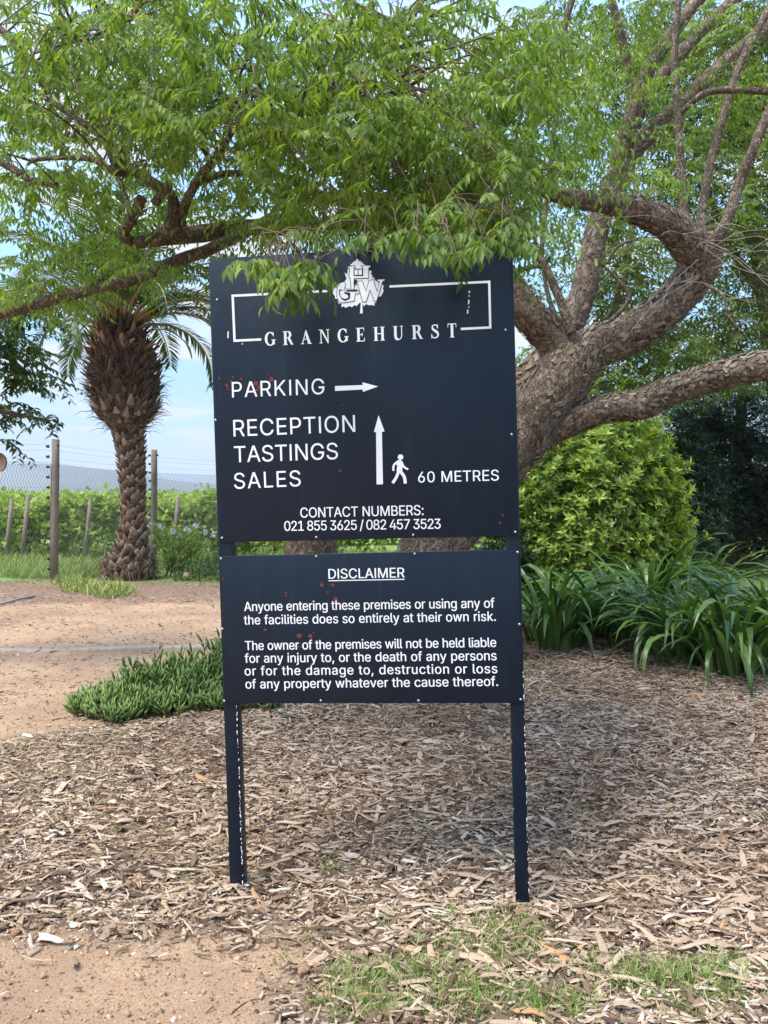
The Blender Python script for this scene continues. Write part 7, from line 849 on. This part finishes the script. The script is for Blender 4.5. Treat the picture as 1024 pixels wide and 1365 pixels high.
for i in range(30):
    az = i*2.39996+.4; f = i/30; el = R(84-f*62); frond(palm, top+np.array([math.cos(az)*.16*(.3+f), math.sin(az)*.16*(.3+f), -.12*f]), az, el, random.uniform(2.5, 3.2), 1.0+f*1.3, i, 0 if f < .85 else .3)
for az, el, L, cv in ((R(2), R(30), 1.9, 1.9), (R(-12), R(38), 2.3, 2.0), (R(185), R(22), 1.7, 2.4), (R(12), R(50), 2.3, 2.1), (R(170), R(38), 2.7, 1.4), (R(160), R(48), 3.0, 1.3)): frond(palm, top+np.array([math.cos(az)*.25, math.sin(az)*.2, -.1]), az, el, L, cv, int(L*100)+7, 0)
for i in range(26):        # bare brown stalks of cut and dying leaves
    az = random.uniform(0, 6.283); el = R(random.uniform(35, 80)); mb2 = MB(); a = el; p = top+np.array([math.cos(az)*.28, math.sin(az)*.25, -.15]); pts = [p.copy()]
    for j in range(6): p = p+np.array([math.cos(az)*math.cos(a), math.sin(az)*math.cos(a), math.sin(a)])*random.uniform(.07, .14); pts.append(p.copy()); a -= .12
    mb2.tube(pts, np.linspace(.04, .018, 7), 5); mb2.build('stalk', M['rachis'], palm)
mb2 = MB(); q_, r2 = catmull([np.array(P(a, b, 14.1))-np.array(pb) for a, b in ((198, 440), (222, 440), (243, 452), (252, 464), (256, 478))], [.012, .012, .012, .025, .01], .05); mb2.tube(q_, r2, 6); tag(mb2.build('stalk', M['fibre'], palm), 'dry flower stalk curling out to the right')

# ------------------------------------------------------------------ wire fence
fA, fB = GP(-150, 793), GP(70, 781)
pts_f = [(-150, 13.6-.9), (71, 13.9), (205, 17.2), (330, 20.6), (470, 25)]
FP = []
for px, d in pts_f: q = P(px, 700, d); FP.append(ground(q.x, d))
fence = empty('wire_fence', FP[1], 'tall chain-link fence with weathered round posts in front of the vineyard', 'fence'); fo = np.array(FP[1])
tops = [2.5, 2.56, 2.62, 2.6, 2.6]
for i, (p, h) in enumerate(zip(FP, tops)):
    c = np.array(p)-fo; lean = .05 if i == 1 else .02
    V_, Q_, T_ = tube_arrays([(0, 0, -.3), (lean*.4, 0, h*.4), (lean, 0, h*.8), (lean*1.2, 0, h)], [.075, .072, .068, .066], 14, .03); o = npmesh('post', V_, T_, M['post'], fence, None, True, Q_); o.location = c
    for j in range(13):
        z = .22+j*(h-.35)/12; ins = MB(); ins.tube([(-.05, -.02, z), (-.1, -.03, z)], [.03, .024], 6); ii = ins.build('insulator', M['black'], o)
    if i < 3:
        ins = MB(); ins.tube([(.05, -.02, h-.12), (.12, -.03, h-.12)], [.03, .02], 6); ins.build('insulator', M['black'], o)
meshb = MB(); wires = MB()
for i in range(len(FP)-1):
    a, b2 = np.array(FP[i])-fo, np.array(FP[i+1])-fo; Ld = np.linalg.norm((b2-a)[:2]); nW = int(Ld/.1); H_ = 2.1; nz_ = 21; zs = np.linspace(0.02, H_, nz_+1)
    off = np.array([0, -.06, 0]); u = (b2-a)/Ld
    for s in (0, 1):
        for j in range(nW+1):
            p_ = [a+u*(min(Ld, max(0, (j+(.5 if (k+s) % 2 else 0))*.1)))+np.array([0, 0, zs[k]])+off for k in range(nz_+1)]
            V_, Q_, _ = tube_arrays(p_, .0046, 3, 0, False); meshb.add(V_, Q=Q_)
        break
    for j in range(nW+1):
        p_ = [a+u*(min(Ld, max(0, (j+(1 if k % 2 else .5))*.1)))+np.array([0, -.003, zs[k]])+off for k in range(nz_+1)]
        V_, Q_, _ = tube_arrays(p_, .0046, 3, 0, False); meshb.add(V_, Q=Q_)
    for z in (.3, .8, 1.3, 1.7, 2.1, 2.22, 2.36, 2.46): wires.tube([a+off*1.2+np.array([0, 0, z]), (a+b2)/2+off*1.2+np.array([0, 0, z-.015]), b2+off*1.2+np.array([0, 0, z])], .0016, 4, cap=False)
tag(meshb.build('wire_mesh', M['wire'], fence), kind='stuff'); wires.build('strand_wires', M['wire'], fence)

# ------------------------------------------------------------------ vineyard rows
rgv = np.random.default_rng(8)
rows = [(18.6, 'nearest'), (22, 'second'), (25.5, 'third'), (29, 'fourth'), (33, 'fifth'), (38, 'sixth'), (44, 'seventh')]
for ri, (y0, nm) in enumerate(rows):
    x0, x1 = -.62*y0-1, .12*y0+1.5
    if ri == 0: x1 = 1.5
    slope = .55; e = empty('vine_row', ground((x0+x1)/2, y0), '%s row of bright green trellised vines behind the fence' % nm, 'vines', 'rows of vines in the field'); eo = np.array(e.location)
    n = int((x1-x0)*170); xx = rgv.uniform(x0, x1, n); lump = .1*np.sin(xx*2.3+ri)+.08*np.sin(xx*5.1+ri*2); zz_ = .12+(1.4+lump)*rgv.beta(1.6, 1.15, n); yy = y0+slope*(xx-x0)*.35+rgv.normal(0, .26, n)
    O = np.stack([xx, yy, zz_], -1)-eo; k = 7
    d = rgv.normal(0, 1, (n, k, 3))+np.array([0, -.5, .35]); nu = rgv.normal(0, .6, (n, k, 3))+np.array([0, -.4, .8]); sz = rgv.uniform(.1, .17, n*k); tone = np.clip(rgv.random((n, 1))*.6+rgv.random((n, k))*.4, 0, 1)
    pos = O[:, None]+rgv.normal(0, .09, (n, k, 3)); lv = leaves(pos.reshape(-1, 3), d.reshape(-1, 3), nu.reshape(-1, 3), sz, sz*.95, LT4 if ri < 2 else LT2, tone.ravel())
    tag(npmesh('foliage', lv[0], lv[1], M['vine'], e, lv[2], False), kind='stuff')
    if ri == 0:
        for px_, h_ in ((12, 1.5), (34, 1.62), (117, 1.5), (234, 1.55)):
            xq = P(px_, 700, y0-.2).x; yq = y0+slope*(xq-x0)*.35-.75; xq = P(px_, 700, yq).x; V_, Q_, T_ = tube_arrays([(-.1, 0, -.1), (0, 0, h_*.5), (.08, 0, h_)], [.06, .055, .05], 8, .04); o = npmesh('post', V_, T_, M['post'], e, None, True, Q_); o.location = np.array([xq, yq, 0])-eo
    mb = MB(); xp = x0
    while xp < x1:
        c = np.array([xp, y0+slope*(xp-x0)*.35, 0])-eo; mb.tube([c, c+[.03, 0, .3], c+[-.04, 0, .6]], [.03, .025, .02], 5); xp += 1.2
    tag(mb.build('vine_stems', M['twig'], e), kind='stuff')

# ------------------------------------------------------------------ rose bush
rb = GP(226, 778); rb = ground(P(226, 770, 15.0).x, 15.0); rose = empty('rose_bush', rb, 'sparse rose bush with white blooms beside the palm trunk', 'rose bush'); mb = MB(); tips = []
rs = random.Random(4)
for i in range(13):
    az = rs.random()*6.283; p = np.array([rs.uniform(-.1, .25), rs.uniform(-.05, .05), 0.]); a = R(rs.uniform(35, 75)); pts = [p.copy()]
    for j in range(5): p = p+np.array([math.cos(az)*math.cos(a)*1.3, math.sin(az)*math.cos(a)*.5, math.sin(a)])*rs.uniform(.12, .24); pts.append(p.copy()); a += rs.uniform(-.3, .5); az += rs.uniform(-.4, .4)
    mb.tube(pts, np.linspace(.018, .005, 6), 5); tips += pts[2:]
tag(mb.build('stems', M['twig'], rose), kind='stuff')
O = np.repeat(np.array(tips), 9, 0)+RG.normal(0, .09, (len(tips)*9, 3)); d = RG.normal(0, 1, (len(O)*4, 3)); lv = leaves(np.repeat(O, 4, 0), d, RG.normal(0, .5, d.shape)+np.array([0, -.3, 1]), RG.uniform(.05, .08, len(d)), RG.uniform(.03, .045, len(d)), LT4, RG.random(len(d)))
tag(npmesh('foliage', lv[0], lv[1], M['vine'], rose, lv[2]), kind='stuff')
for (a, b) in ((231, 708), (216, 702), (250, 706), (274, 709), (285, 712), (199, 700), (262, 700), (240, 714)):
    q = np.array(P(a, b, 14.9))-np.array(rb); N = 16; d = RG.normal(0, 1, (N, 3)); lv = leaves(np.repeat(q[None], N, 0)+d*.01, d, RG.normal(0, 1, (N, 3)), np.full(N, .065), np.full(N, .06), LT4, np.zeros(N)); npmesh('bloom', lv[0], lv[1], M['petal'], rose, lv[2])

# ------------------------------------------------------------------ kerb, pipe, stones near the road
def slabs(px0, px1, py0, py1, w, h, label):
    a, b2 = GP(px0, py0), GP(px1, py1); c = (a+b2)/2; d = (b2-a); e = MB(); n = 14; V_ = []
    L_ = d.length; rs = random.Random(int(px0)+3)
    for i in range(n+1):
        x_ = -L_/2+L_*i/n; j1, j2 = rs.uniform(-.008, .008), rs.uniform(-.006, .006)
        V_ += [(x_, -w/2+j1, -.08), (x_, -w/2+j1, h-.008+j2), (x_, -w/2+.012+j1, h+j2), (x_, w/2-.012+j2, h+j2), (x_, w/2+j2, h-.008), (x_, w/2+j2, -.08)]
    Q_ = [(i*6+j, (i+1)*6+j, (i+1)*6+j+1, i*6+j+1) for i in range(n) for j in range(5)]; T_ = []
    for b0 in (0, n*6): T_ += [(b0, b0+1, b0+2), (b0, b0+2, b0+3), (b0, b0+3, b0+4), (b0, b0+4, b0+5)]
    e.add(V_, T_, Q_); o = e.build('kerb', M['concrete']); o.location = (c.x, c.y, c.z); o.rotation_euler = (0, 0, math.atan2(d.y, d.x)); tag(o, label, 'kerb', 'kerb stones across the dirt road')
slabs(-260, 52, 866.5, 870.5, .15, .014, 'pale concrete kerb stone running out of the left edge of the road'); slabs(54, 213, 871, 864.5, .15, .02, 'long middle concrete kerb stone set across the dirt road')
slabs(217, 420, 864, 860, .14, .01, 'half-buried concrete kerb stone beyond the joint, running behind the sign')
q, r2 = catmull([GP(-40, 818)+Vector((0, 0, .03)), GP(0, 808)+Vector((0, 0, .03)), GP(25, 802)+Vector((0, 0, .03)), GP(46, 797)+Vector((0, 0, .01))], [.018]*4, .1)
mb = MB(); mb.tube(q, r2, 8); tag(mb.build('irrigation_pipe', M['pipe'], smooth=True), 'grey irrigation pipe lying on the soil at the left edge', 'pipe')
# rounded brown board end at the left edge
bo = MB(); out = [(-.5, -.12)]+[(.0+.10*math.cos(t_), -.02+.12*math.sin(t_)) for t_ in np.linspace(-1.3, 1.5, 14)]+[(-.5, .12)]; n = len(out)
V_ = [(a, -.02, b) for a, b in out]+[(a, .02, b) for a, b in out]; tri = tessellate_polygon([[Vector((a, b, 0)) for a, b in out]]); T_ = [tuple(t_) for t_ in tri]+[tuple(x+n for x in t_[::-1]) for t_ in tri]; Q_ = [(i, (i+1) % n, (i+1) % n+n, i+n) for i in range(n)]
bo.add(V_, T_, Q_); bp = P(2, 614, 9.5); rootb = empty('wooden_board', ground(P(-22, 614, 9.5).x, 9.5), 'brown wooden board with a rounded end reaching in at the left edge before the fence', 'board')
o = bo.build('board', M['wood'], rootb); o.location = Vector((P(-2, 614, 9.5).x, 9.5, bp.z))-rootb.location; pm = MB(); pm.tube([(-.15, .06, -.1), (-.15, .06, bp.z+.1)], .045, 10); pm.build('post', M['post'], rootb)

def pebbles(N, y0, y1, size, keep, seed, zr=0.):
    rg = np.random.default_rng(seed); x = rg.uniform(-7, 4, N); y = rg.uniform(y0, y1, N); px, py = to_px(np.stack([x, y, x*0], -1)); m_ = (px > -330) & (px < 1330) & (py < 1600); x, y = x[m_], y[m_]
    e = n2(x*2.6, y*2.6, 1)*.5+n2(x*9, y*9, 3)*.35+n2(x*23, y*23, 5)*.25; z_ = zone(x, y, None, None, e); s_ = rg.random(len(x)) < keep(z_, x, y); x, y = x[s_], y[s_]; N = len(x)
    base = np.array([(1, 0, 0), (-.5, .87, 0), (-.5, -.87, 0), (.3, .5, .7), (-.6, 0, .6), (.3, -.5, .65)]); T_ = np.array([(0, 1, 3), (1, 4, 3), (1, 2, 4), (2, 5, 4), (2, 0, 5), (0, 3, 5), (3, 4, 5)])
    r_ = np.exp(rg.normal(math.log(size), .5, N)).clip(.001, .02); a = rg.random(N)*6.28; V_ = base[None]*(1+rg.normal(0, .18, (N, 6, 3))); ca_, sa_ = np.cos(a)[:, None], np.sin(a)[:, None]
    V_ = np.stack([V_[..., 0]*ca_-V_[..., 1]*sa_, V_[..., 0]*sa_+V_[..., 1]*ca_, V_[..., 2]*.8], -1)*r_[:, None, None]+np.stack([x, y, gz(x, y)-r_*.1+zr*rg.random(N)], -1)[:, None]
    return V_.reshape(-1, 3), (T_[None]+(np.arange(N)*6)[:, None, None]).reshape(-1, 3), np.repeat(rg.random(N)**1.3, 6)
# ------------------------------------------------------------------ mulch of wood chips
def chips(N, x0, x1, y0, y1, size, keep, seed, zoff=.0, tone=None, ratio=(.1, .38)):
    rg = np.random.default_rng(seed); x = rg.uniform(x0, x1, N); y = rg.uniform(y0, y1, N); px, py = to_px(np.stack([x, y, x*0], -1))
    m_ = (px > -330) & (px < 1330) & (py < 1600); x, y = x[m_], y[m_]
    e = n2(x*2.6, y*2.6, 1)*.5+n2(x*9, y*9, 3)*.35+n2(x*23, y*23, 5)*.25; mu, gg, ss, dd, ff, rd, th = zone(x, y, None, None, e); pr = keep(mu, th, ff, rd, x, y); s_ = rg.random(len(x)) < pr; x, y = x[s_], y[s_]; N = len(x)
    L_ = np.exp(rg.normal(math.log(size[0]), size[1], N)).clip(.012, .17); W_ = (L_*rg.uniform(*ratio, N)).clip(.0025, .026); T0 = rg.uniform(.002, .006, N)
    az = rg.normal(0, .75, N)+(rg.random(N) < .3)*rg.uniform(0, 3.1, N); tilt = rg.normal(0, .2, N); roll = rg.normal(0, .3, N)
    ex = np.stack([np.cos(az)*np.cos(tilt), np.sin(az)*np.cos(tilt), np.sin(tilt)], -1); ey = nrm(np.cross(np.array([0, 0, 1.]), ex)); ez = np.cross(ex, ey); ey2 = ey*np.cos(roll)[:, None]+ez*np.sin(roll)[:, None]; ez2 = np.cross(ex, ey2)
    c = np.stack([x, y, gz(x, y)+zoff+rg.random(N)**1.5*.022+.003], -1); st = np.array([-1, -.45, .4, 1]); wj = np.stack([rg.uniform(.3, 1.0, N), np.ones(N), rg.uniform(.65, 1.1, N), rg.uniform(.05, .9, N)], -1); bend = rg.normal(0, .07, N)
    V_ = np.zeros((N, 4, 3, 3))
    for i in range(4):
        for j, (b, u_) in enumerate(((-1, -.4), (0, .8), (1, -.3))):
            V_[:, i, j] = c+ex*(L_/2*st[i]+(rg.normal(0, .09, N)*L_ if i in (0, 3) else 0))[:, None]+ey2*(W_/2*b*wj[:, i]+rg.normal(0, .13, N)*W_)[:, None]+ez2*(T0*u_+bend*L_*(1-st[i]**2))[:, None]
    Q_ = []
    for i in range(3):
        for j in range(2): b = i*3+j; Q_.append((b, b+3, b+4, b+1))
    Q_ = (np.array(Q_)[None]+(np.arange(N)*12)[:, None, None]).reshape(-1, 4); tn = np.clip(rg.random(N)**.9*(.86+.2*n2(x*1.9, y*1.9, 7)+.12*n2(x*6, y*6, 3)), 0, .97); tn = np.where(rg.random(N) < .008, 1.0, tn) if tone is None else tone+tn*0
    return V_.reshape(-1, 3), Q_, np.repeat(tn, 12)
mb = MB()
a = chips(76000, -4.2, 4.6, 1.9, 8.3, (.043, .5), lambda mu, th, ff, rd, x, y: np.clip(mu*(1-.62*th)*(1-.45*np.clip(y-6.4, 0, 1)), 0, 1), 1); mb.add(a[0], Q=a[1], r=a[2])
a = chips(90000, -4.2, 4.6, 1.9, 8.3, (.02, .42), lambda mu, th, ff, rd, x, y: np.clip(mu*(1-.2*th)+.015, 0, 1), 2); mb.add(a[0], Q=a[1], r=a[2])
a = chips(4500, -4.2, 3.6, 1.9, 5.6, (.085, .25), lambda mu, th, ff, rd, x, y: np.clip(mu*(1-.8*th), 0, 1)*.55, 3, .01); mb.add(a[0], Q=a[1], r=a[2])
a = chips(26000, -4.2, 4.6, 1.9, 8.3, (.05, .5), lambda mu, th, ff, rd, x, y: np.clip(mu*(1-.5*th)+.02, 0, 1), 33, .008, ratio=(.03, .09)); mb.add(a[0], Q=a[1], r=a[2])
a = pebbles(150000, 2.2, 6.5, .0042, lambda z, x, y: np.clip(z[0]+.1, 0, 1), 34, .012); mb.add(a[0], T=a[1], r=a[2]*.9)
for qx, qy in (((suv(311, 1170)[0]), 0), ((suv(694, 1190)[0]), 0)):
    w_ = SM @ Vector((qx, .03, 0)); a = chips(500, w_.x-.13, w_.x+.13, w_.y-.12, w_.y+.12, (.03, .45), lambda mu, th, ff, rd, x, y: np.clip(1.1-np.hypot(x-w_.x, y-w_.y)/.12, 0, 1), int(w_.x*50)+99, .012); mb.add(a[0], Q=a[1], r=a[2])
tag(mb.build('wood_chips', M['chip']), 'shredded wood chip mulch covering the bed under the sign', 'mulch', kind='stuff')
# pebbles and litter on the bare earth
mb = MB(); a = pebbles(130000, 1.9, 3.3, .0026, lambda z, x, y: z[4]*.8+.15, 4); mb.add(a[0], T=a[1], r=a[2]); a = pebbles(26000, 4.2, 12, .006, lambda z, x, y: z[5]*.5+z[6]*.5, 5); mb.add(a[0], T=a[1], r=a[2])
a = pebbles(5400, 1.9, 4.6, .009, lambda z, x, y: .18+.2*z[4]*(y > 2.6), 6); mb.add(a[0], T=a[1], r=a[2])
tag(mb.build('gravel', M['stone']), 'loose grit and small stones on the bare reddish earth', 'gravel', kind='stuff')
# fine dry litter on the road
mb = MB(); a = chips(60000, -8, 3.2, 2.2, 14.2, (.026, .5), lambda mu, th, ff, rd, x, y: np.clip(rd*.4*(.4+.6*(n2(x*.8, y*2.5, 4) > 0))+ff*.12+.5*(y > 11.2), 0, 1), 9); mb.add(a[0], Q=a[1], r=a[2]*.8); tag(mb.build('dry_litter', M['chip']), 'scattered dry leaf and bark litter on the dirt road', 'litter', kind='stuff')

# distinct large chips and stones
def shard(L_, W_, seed, H_=.01):
    rs = random.Random(seed); n = 9; V_ = []; Q_ = []; 
    for i in range(n):
        t_ = i/(n-1); w = W_/2*(rs.uniform(.25, .6) if i in (0, n-1) else 1)*rs.uniform(.72, 1.12); zc = H_*2.2*math.sin(t_*3.1)*math.sin(seed*2.1); x_ = (t_-.5)*L_; y_ = rs.uniform(-.14, .14)*W_+.12*W_*math.sin(seed+t_*3)
        V_ += [(x_, y_-w, zc*.5), (x_, y_-w*.9, zc+H_*.6), (x_, y_-w*.25, zc+H_*(.9+rs.uniform(-.2, .2))), (x_, y_+w*.35, zc+H_*(.8+rs.uniform(-.2, .2))), (x_, y_+w*.9, zc+H_*.5), (x_, y_+w, zc*.4)]
    for i in range(n-1):
        for j in range(6): Q_.append((i*6+j, i*6+(j+1) % 6, (i+1)*6+(j+1) % 6, (i+1)*6+j))
    T_ = [(0, j, j+1) for j in range(1, 5)]+[((n-1)*6, (n-1)*6+j+1, (n-1)*6+j) for j in range(1, 5)]; return V_, Q_, T_
def put_shard(px, py, L_, W_, deg, tone, label, seed, tilt=0, grp=None, H_=.0045, cat='bark chip', lift=.022):
    g = GP(px, py); tone = tone if tone == 1.0 else tone*.86; V_, Q_, T_ = shard(L_, W_*.85, seed, H_); o = npmesh('bark_chip', V_, T_, M['chip'], None, [tone]*len(V_), False, Q_); o.location = g+Vector((0, 0, lift)); o.rotation_euler = (random.uniform(-.2, .2), tilt, R(deg)); tag(o, label, cat, grp)
DS = [(740, 1272, .13, .042, -58, 1.0, 'orange-brown bark piece standing out below the right post'), (620, 1163, .22, .045, -14, .62, 'long split brown slab lying between the two posts'), (480, 1226, .12, .05, 22, .84, 'pale curled bark sliver at the top of the grass patch'),
      (655, 1290, .15, .03, -62, .82, 'grey bark strip slanting beside a wide grey flake'), (628, 1283, .11, .045, -20, .78, 'wide grey flake left of the slanting strip'), (795, 1302, .19, .032, -22, .72, 'long grey bark strip in the grass near the bottom right'), (552, 1318, .11, .035, 8, .68, 'plump tan bark piece below the grass patch'),
      (705, 1362, .10, .03, -12, 1.0, 'orange-tan splinter at the bottom edge'), (245, 930+222, .06, .03, 10, .66, 'tan bark piece left of the left post'), (475, 880+150, .14, .03, -10, .5, 'curved brown strip high in the mulch below the panel'), (640, 1098, .2, .028, 4, .74, 'long pale strip in the middle of the mulch'),
      (200, 1219, .13, .045, 20, .6, 'tan flake at the edge of the bare earth'), (955, 1268, .17, .03, -12, .64, 'tan curved strip near the right edge'), (880, 1128, .16, .038, 10, .76, 'broad grey slab in the shaded right part of the bed'), (660, 1196, .14, .02, -20, .9, 'pale thin splinter just left of the right post'),
      (775, 1196, .2, .016, -22, .93, 'long whitish splinter right of the right post'), (243, 1090, .17, .03, 14, .7, 'two-toned long slab left of the left post'), (8, 1210, .16, .06, 75, .72, 'pale rough bark slab at the left edge'), (415, 1128, .1, .04, -40, .64, 'leaf-shaped tan flake right of the left post'), (350, 1130, .16, .028, -35, .74, 'pale splinter leaning at the foot of the left post')]
for i, (a, b, L_, W_, dg, tn, lb) in enumerate(DS): put_shard(a, b, L_, W_, dg, tn, lb, i)
rs = random.Random(77); n_ = 0
while n_ < 70:
    a, b = rs.uniform(10, 1015), rs.uniform(985, 1350)
    if a < 450 and b > 1225: continue
    put_shard(a, b, rs.uniform(.09, .17), rs.uniform(.02, .04), rs.gauss(0, 32), rs.choice((.15, .3, .5, .62, .74, .8, .9)), 'large bark chip lying on top of the wood chip mulch', 100+n_, grp='large bark chips lying on the mulch', H_=.004); n_ += 1
def pebble(px, py, r, tone, label, seed, grp=None):
    rs = random.Random(seed); V_ = []; n, m_ = 9, 5
    for i in range(1, m_):
        a = math.pi*i/m_
        for j in range(n): b = 6.283*j/n; k = rs.uniform(.8, 1.12); V_.append((r*1.2*k*math.sin(a)*math.cos(b), r*k*math.sin(a)*math.sin(b), r*.75*k*math.cos(a)))
    V_ += [(0, 0, r*.72), (0, 0, -r*.7)]; Q_ = [(i*n+j, (i+1)*n+j, (i+1)*n+(j+1) % n, i*n+(j+1) % n) for i in range(m_-2) for j in range(n)]; t0 = (m_-1)*n; T_ = [(t0, j, (j+1) % n) for j in range(n)]+[(t0+1, (m_-2)*n+(j+1) % n, (m_-2)*n+j) for j in range(n)]
    o = npmesh('stone', V_, T_, M['stone'], None, [tone]*len(V_), False, Q_); o.location = GP(px, py)+Vector((0, 0, r*.45)); o.rotation_euler = (rs.uniform(-.3, .3), rs.uniform(-.3, .3), rs.random()*6); tag(o, label, 'stone', grp)
for i, q in enumerate(((243, 1185, .026, .6, 'largest orange-tan stone in the mulch left of the left post'), (331, 1196, .019, .75, 'small rounded yellow stone in front of the left post'), (112, 1190, .02, .6, 'tan stone far left in the mulch'), (405, 1292, .022, .45, 'rusty orange stone at the corner of the bare earth'), (423, 1283, .017, .4, 'dark orange stone touching the grass patch'),
                       (22, 1246, .02, .35, 'reddish stone at the left end of the bare earth edge'), (440, 1336, .02, .55, 'yellowish stone low beside the grass'), (428, 1334, .014, .7, 'small pale stone beside the yellowish one'), (390, 1357, .013, .95, 'whitish chip of stone at the bottom edge'), (186, 1171, .016, .7, 'light stone in the mulch above the bare earth'), (365, 1252, .014, .5, 'orange pebble on the rim of the bare earth'), (248, 775, .12, .7, 'flat pale rock at the foot of the rose bush'))): pebble(*q, i)

# ------------------------------------------------------------------ grass
def grass(name, label, blobs, h, seed, w=.0035, parent=None, straw=.12):
    rg = np.random.default_rng(seed); xs_, ys_ = [], []
    for (px, py, rx, ry, n) in blobs:
        a = rg.random(n)*6.283; r = rg.random(n)**.6; X_ = px+rx*r*np.cos(a); Y_ = py+ry*r*np.sin(a); d = CAMZ*F/(np.maximum(Y_, 700)-660); q = PA(X_, Y_, d)
        # gather into tufts
        tx = np.round(q[:, 0]/.06+rg.normal(0, .2, n))*.06+rg.normal(0, .012, n); ty = np.round(d/.06+rg.normal(0, .2, n))*.06+rg.normal(0, .012, n); xs_.append(tx+rg.normal(0, .01, n)); ys_.append(ty)
    x, y = np.concatenate(xs_), np.concatenate(ys_); N = len(x); o_ = np.stack([x, y, gz(x, y)+.004], -1); az = rg.random(N)*6.283; el = rg.uniform(.35, 1.4, N)
    d = np.stack([np.cos(az)*np.cos(el), np.sin(az)*np.cos(el), np.sin(el)], -1); hh = h*rg.uniform(.4, 1.3, N)*(1+.3*n2(x*7, y*7)); lt = (np.array([[-.5, 0, 0], [.5, 0, 0], [-.45, .4, .0], [.45, .4, .0], [-.3, .75, -.1], [.3, .75, -.1], [0, 1, -.25]]), np.array([(0, 1, 3), (0, 3, 2), (2, 3, 5), (2, 5, 4), (4, 5, 6)]))
    tone = np.where(rg.random(N) < straw, 1.0, rg.random(N)*.85); lv = leaves(o_, d, np.array([0, 0, 1.])+rg.normal(0, .3, (N, 3)), hh, np.full(N, w)*rg.uniform(.7, 1.4, N), lt, tone)
    return tag(npmesh(name, lv[0], lv[1], M['grass'], parent, lv[2], True), label, 'grass', kind='stuff')
grass('grass', 'sparse bright green grass growing through the mulch in the foreground', [(505, 1300, 75, 22, 948), (600, 1255, 70, 16, 274), (680, 1235, 50, 22, 442), (470, 1345, 60, 16, 379), (640, 1335, 70, 26, 632), (560, 1290, 60, 18, 316), (870, 1305, 70, 22, 843), (960, 1315, 60, 20, 548), (800, 1290, 50, 20, 210), (740, 1345, 60, 18, 368), (950, 1285, 40, 14, 168), (640, 1212, 60, 12, 126), (930, 1350, 90, 14, 210), (540, 1355, 60, 12, 252), (690, 1270, 60, 26, 274)], .055, 1, .003, straw=.2)
grass('grass', 'scattered small weeds and grass sprigs dotted through the mulch', [(442, 1145, 10, 8, 50), (245, 1170, 10, 6, 22), (150, 1115, 8, 5, 16), (525, 1215, 18, 6, 40), (790, 1095, 16, 6, 20), (610, 1110, 20, 8, 26), (90, 1160, 10, 5, 10), (380, 1275, 8, 4, 14), (230, 1215, 16, 5, 14), (760, 1150, 10, 5, 12), (660, 1090, 16, 8, 24), (1005, 1090, 16, 6, 30), (415, 1235, 8, 8, 16), (700, 1140, 30, 10, 30)], .06, 2, .003)
grass('grass', 'thin dull grass at the edge of the mulch bed and road', [(740, 893, 60, 5, 900), (150, 990, 60, 8, 240), (60, 1040, 60, 12, 260), (100, 1070, 50, 16, 160), (235, 965, 40, 6, 200), (430, 945, 30, 5, 60), (800, 990, 120, 30, 120), (30, 1000, 30, 14, 120)], .03, 3, .003, straw=.45)
grass('grass', 'tall rough grass along the foot of the wire fence', [(60, 762, 90, 12, 6500), (150, 765, 60, 10, 2200), (260, 752, 60, 12, 3600), (20, 745, 60, 10, 4200), (130, 740, 80, 8, 3800), (400, 745, 120, 12, 4500), (580, 748, 80, 12, 3000)], .26, 4, .011, straw=.2)
grass('grass', 'pale strappy weeds at the foot of the palm', [(110, 788, 30, 6, 240), (150, 792, 34, 6, 340), (90, 782, 24, 5, 120)], .24, 14, .014, straw=.25)
grass('grass', 'mown lawn beyond the strap-leaved plants at the right', [(1010, 748, 70, 22, 9000), (960, 738, 50, 10, 2500)], .05, 5, .008, straw=.1)
# leaf litter under the clumps
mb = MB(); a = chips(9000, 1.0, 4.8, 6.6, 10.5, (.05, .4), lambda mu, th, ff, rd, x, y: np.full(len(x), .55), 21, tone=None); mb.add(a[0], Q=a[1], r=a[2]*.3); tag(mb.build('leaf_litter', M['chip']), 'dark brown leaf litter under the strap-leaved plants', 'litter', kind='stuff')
# ------------------------------------------------------------------ pale summer haze in the air
hm = bpy.data.materials.new('haze_air'); hm.use_nodes = True; t = hm.node_tree; t.nodes.clear(); o_ = t.nodes.new('ShaderNodeOutputMaterial'); pv = t.nodes.new('ShaderNodeVolumePrincipled')
pv.inputs['Color'].default_value = (.86, .93, 1, 1); pv.inputs['Density'].default_value = .0003; pv.inputs['Anisotropy'].default_value = 0; t.links.new(pv.outputs[0], o_.inputs['Volume'])
mb = MB(); mb.box((0, 0, 0), (9600, 9600, 216)); hz_o = mb.build('haze', hm); hz_o.location = (0, 0, 205); tag(hz_o, kind='stuff')
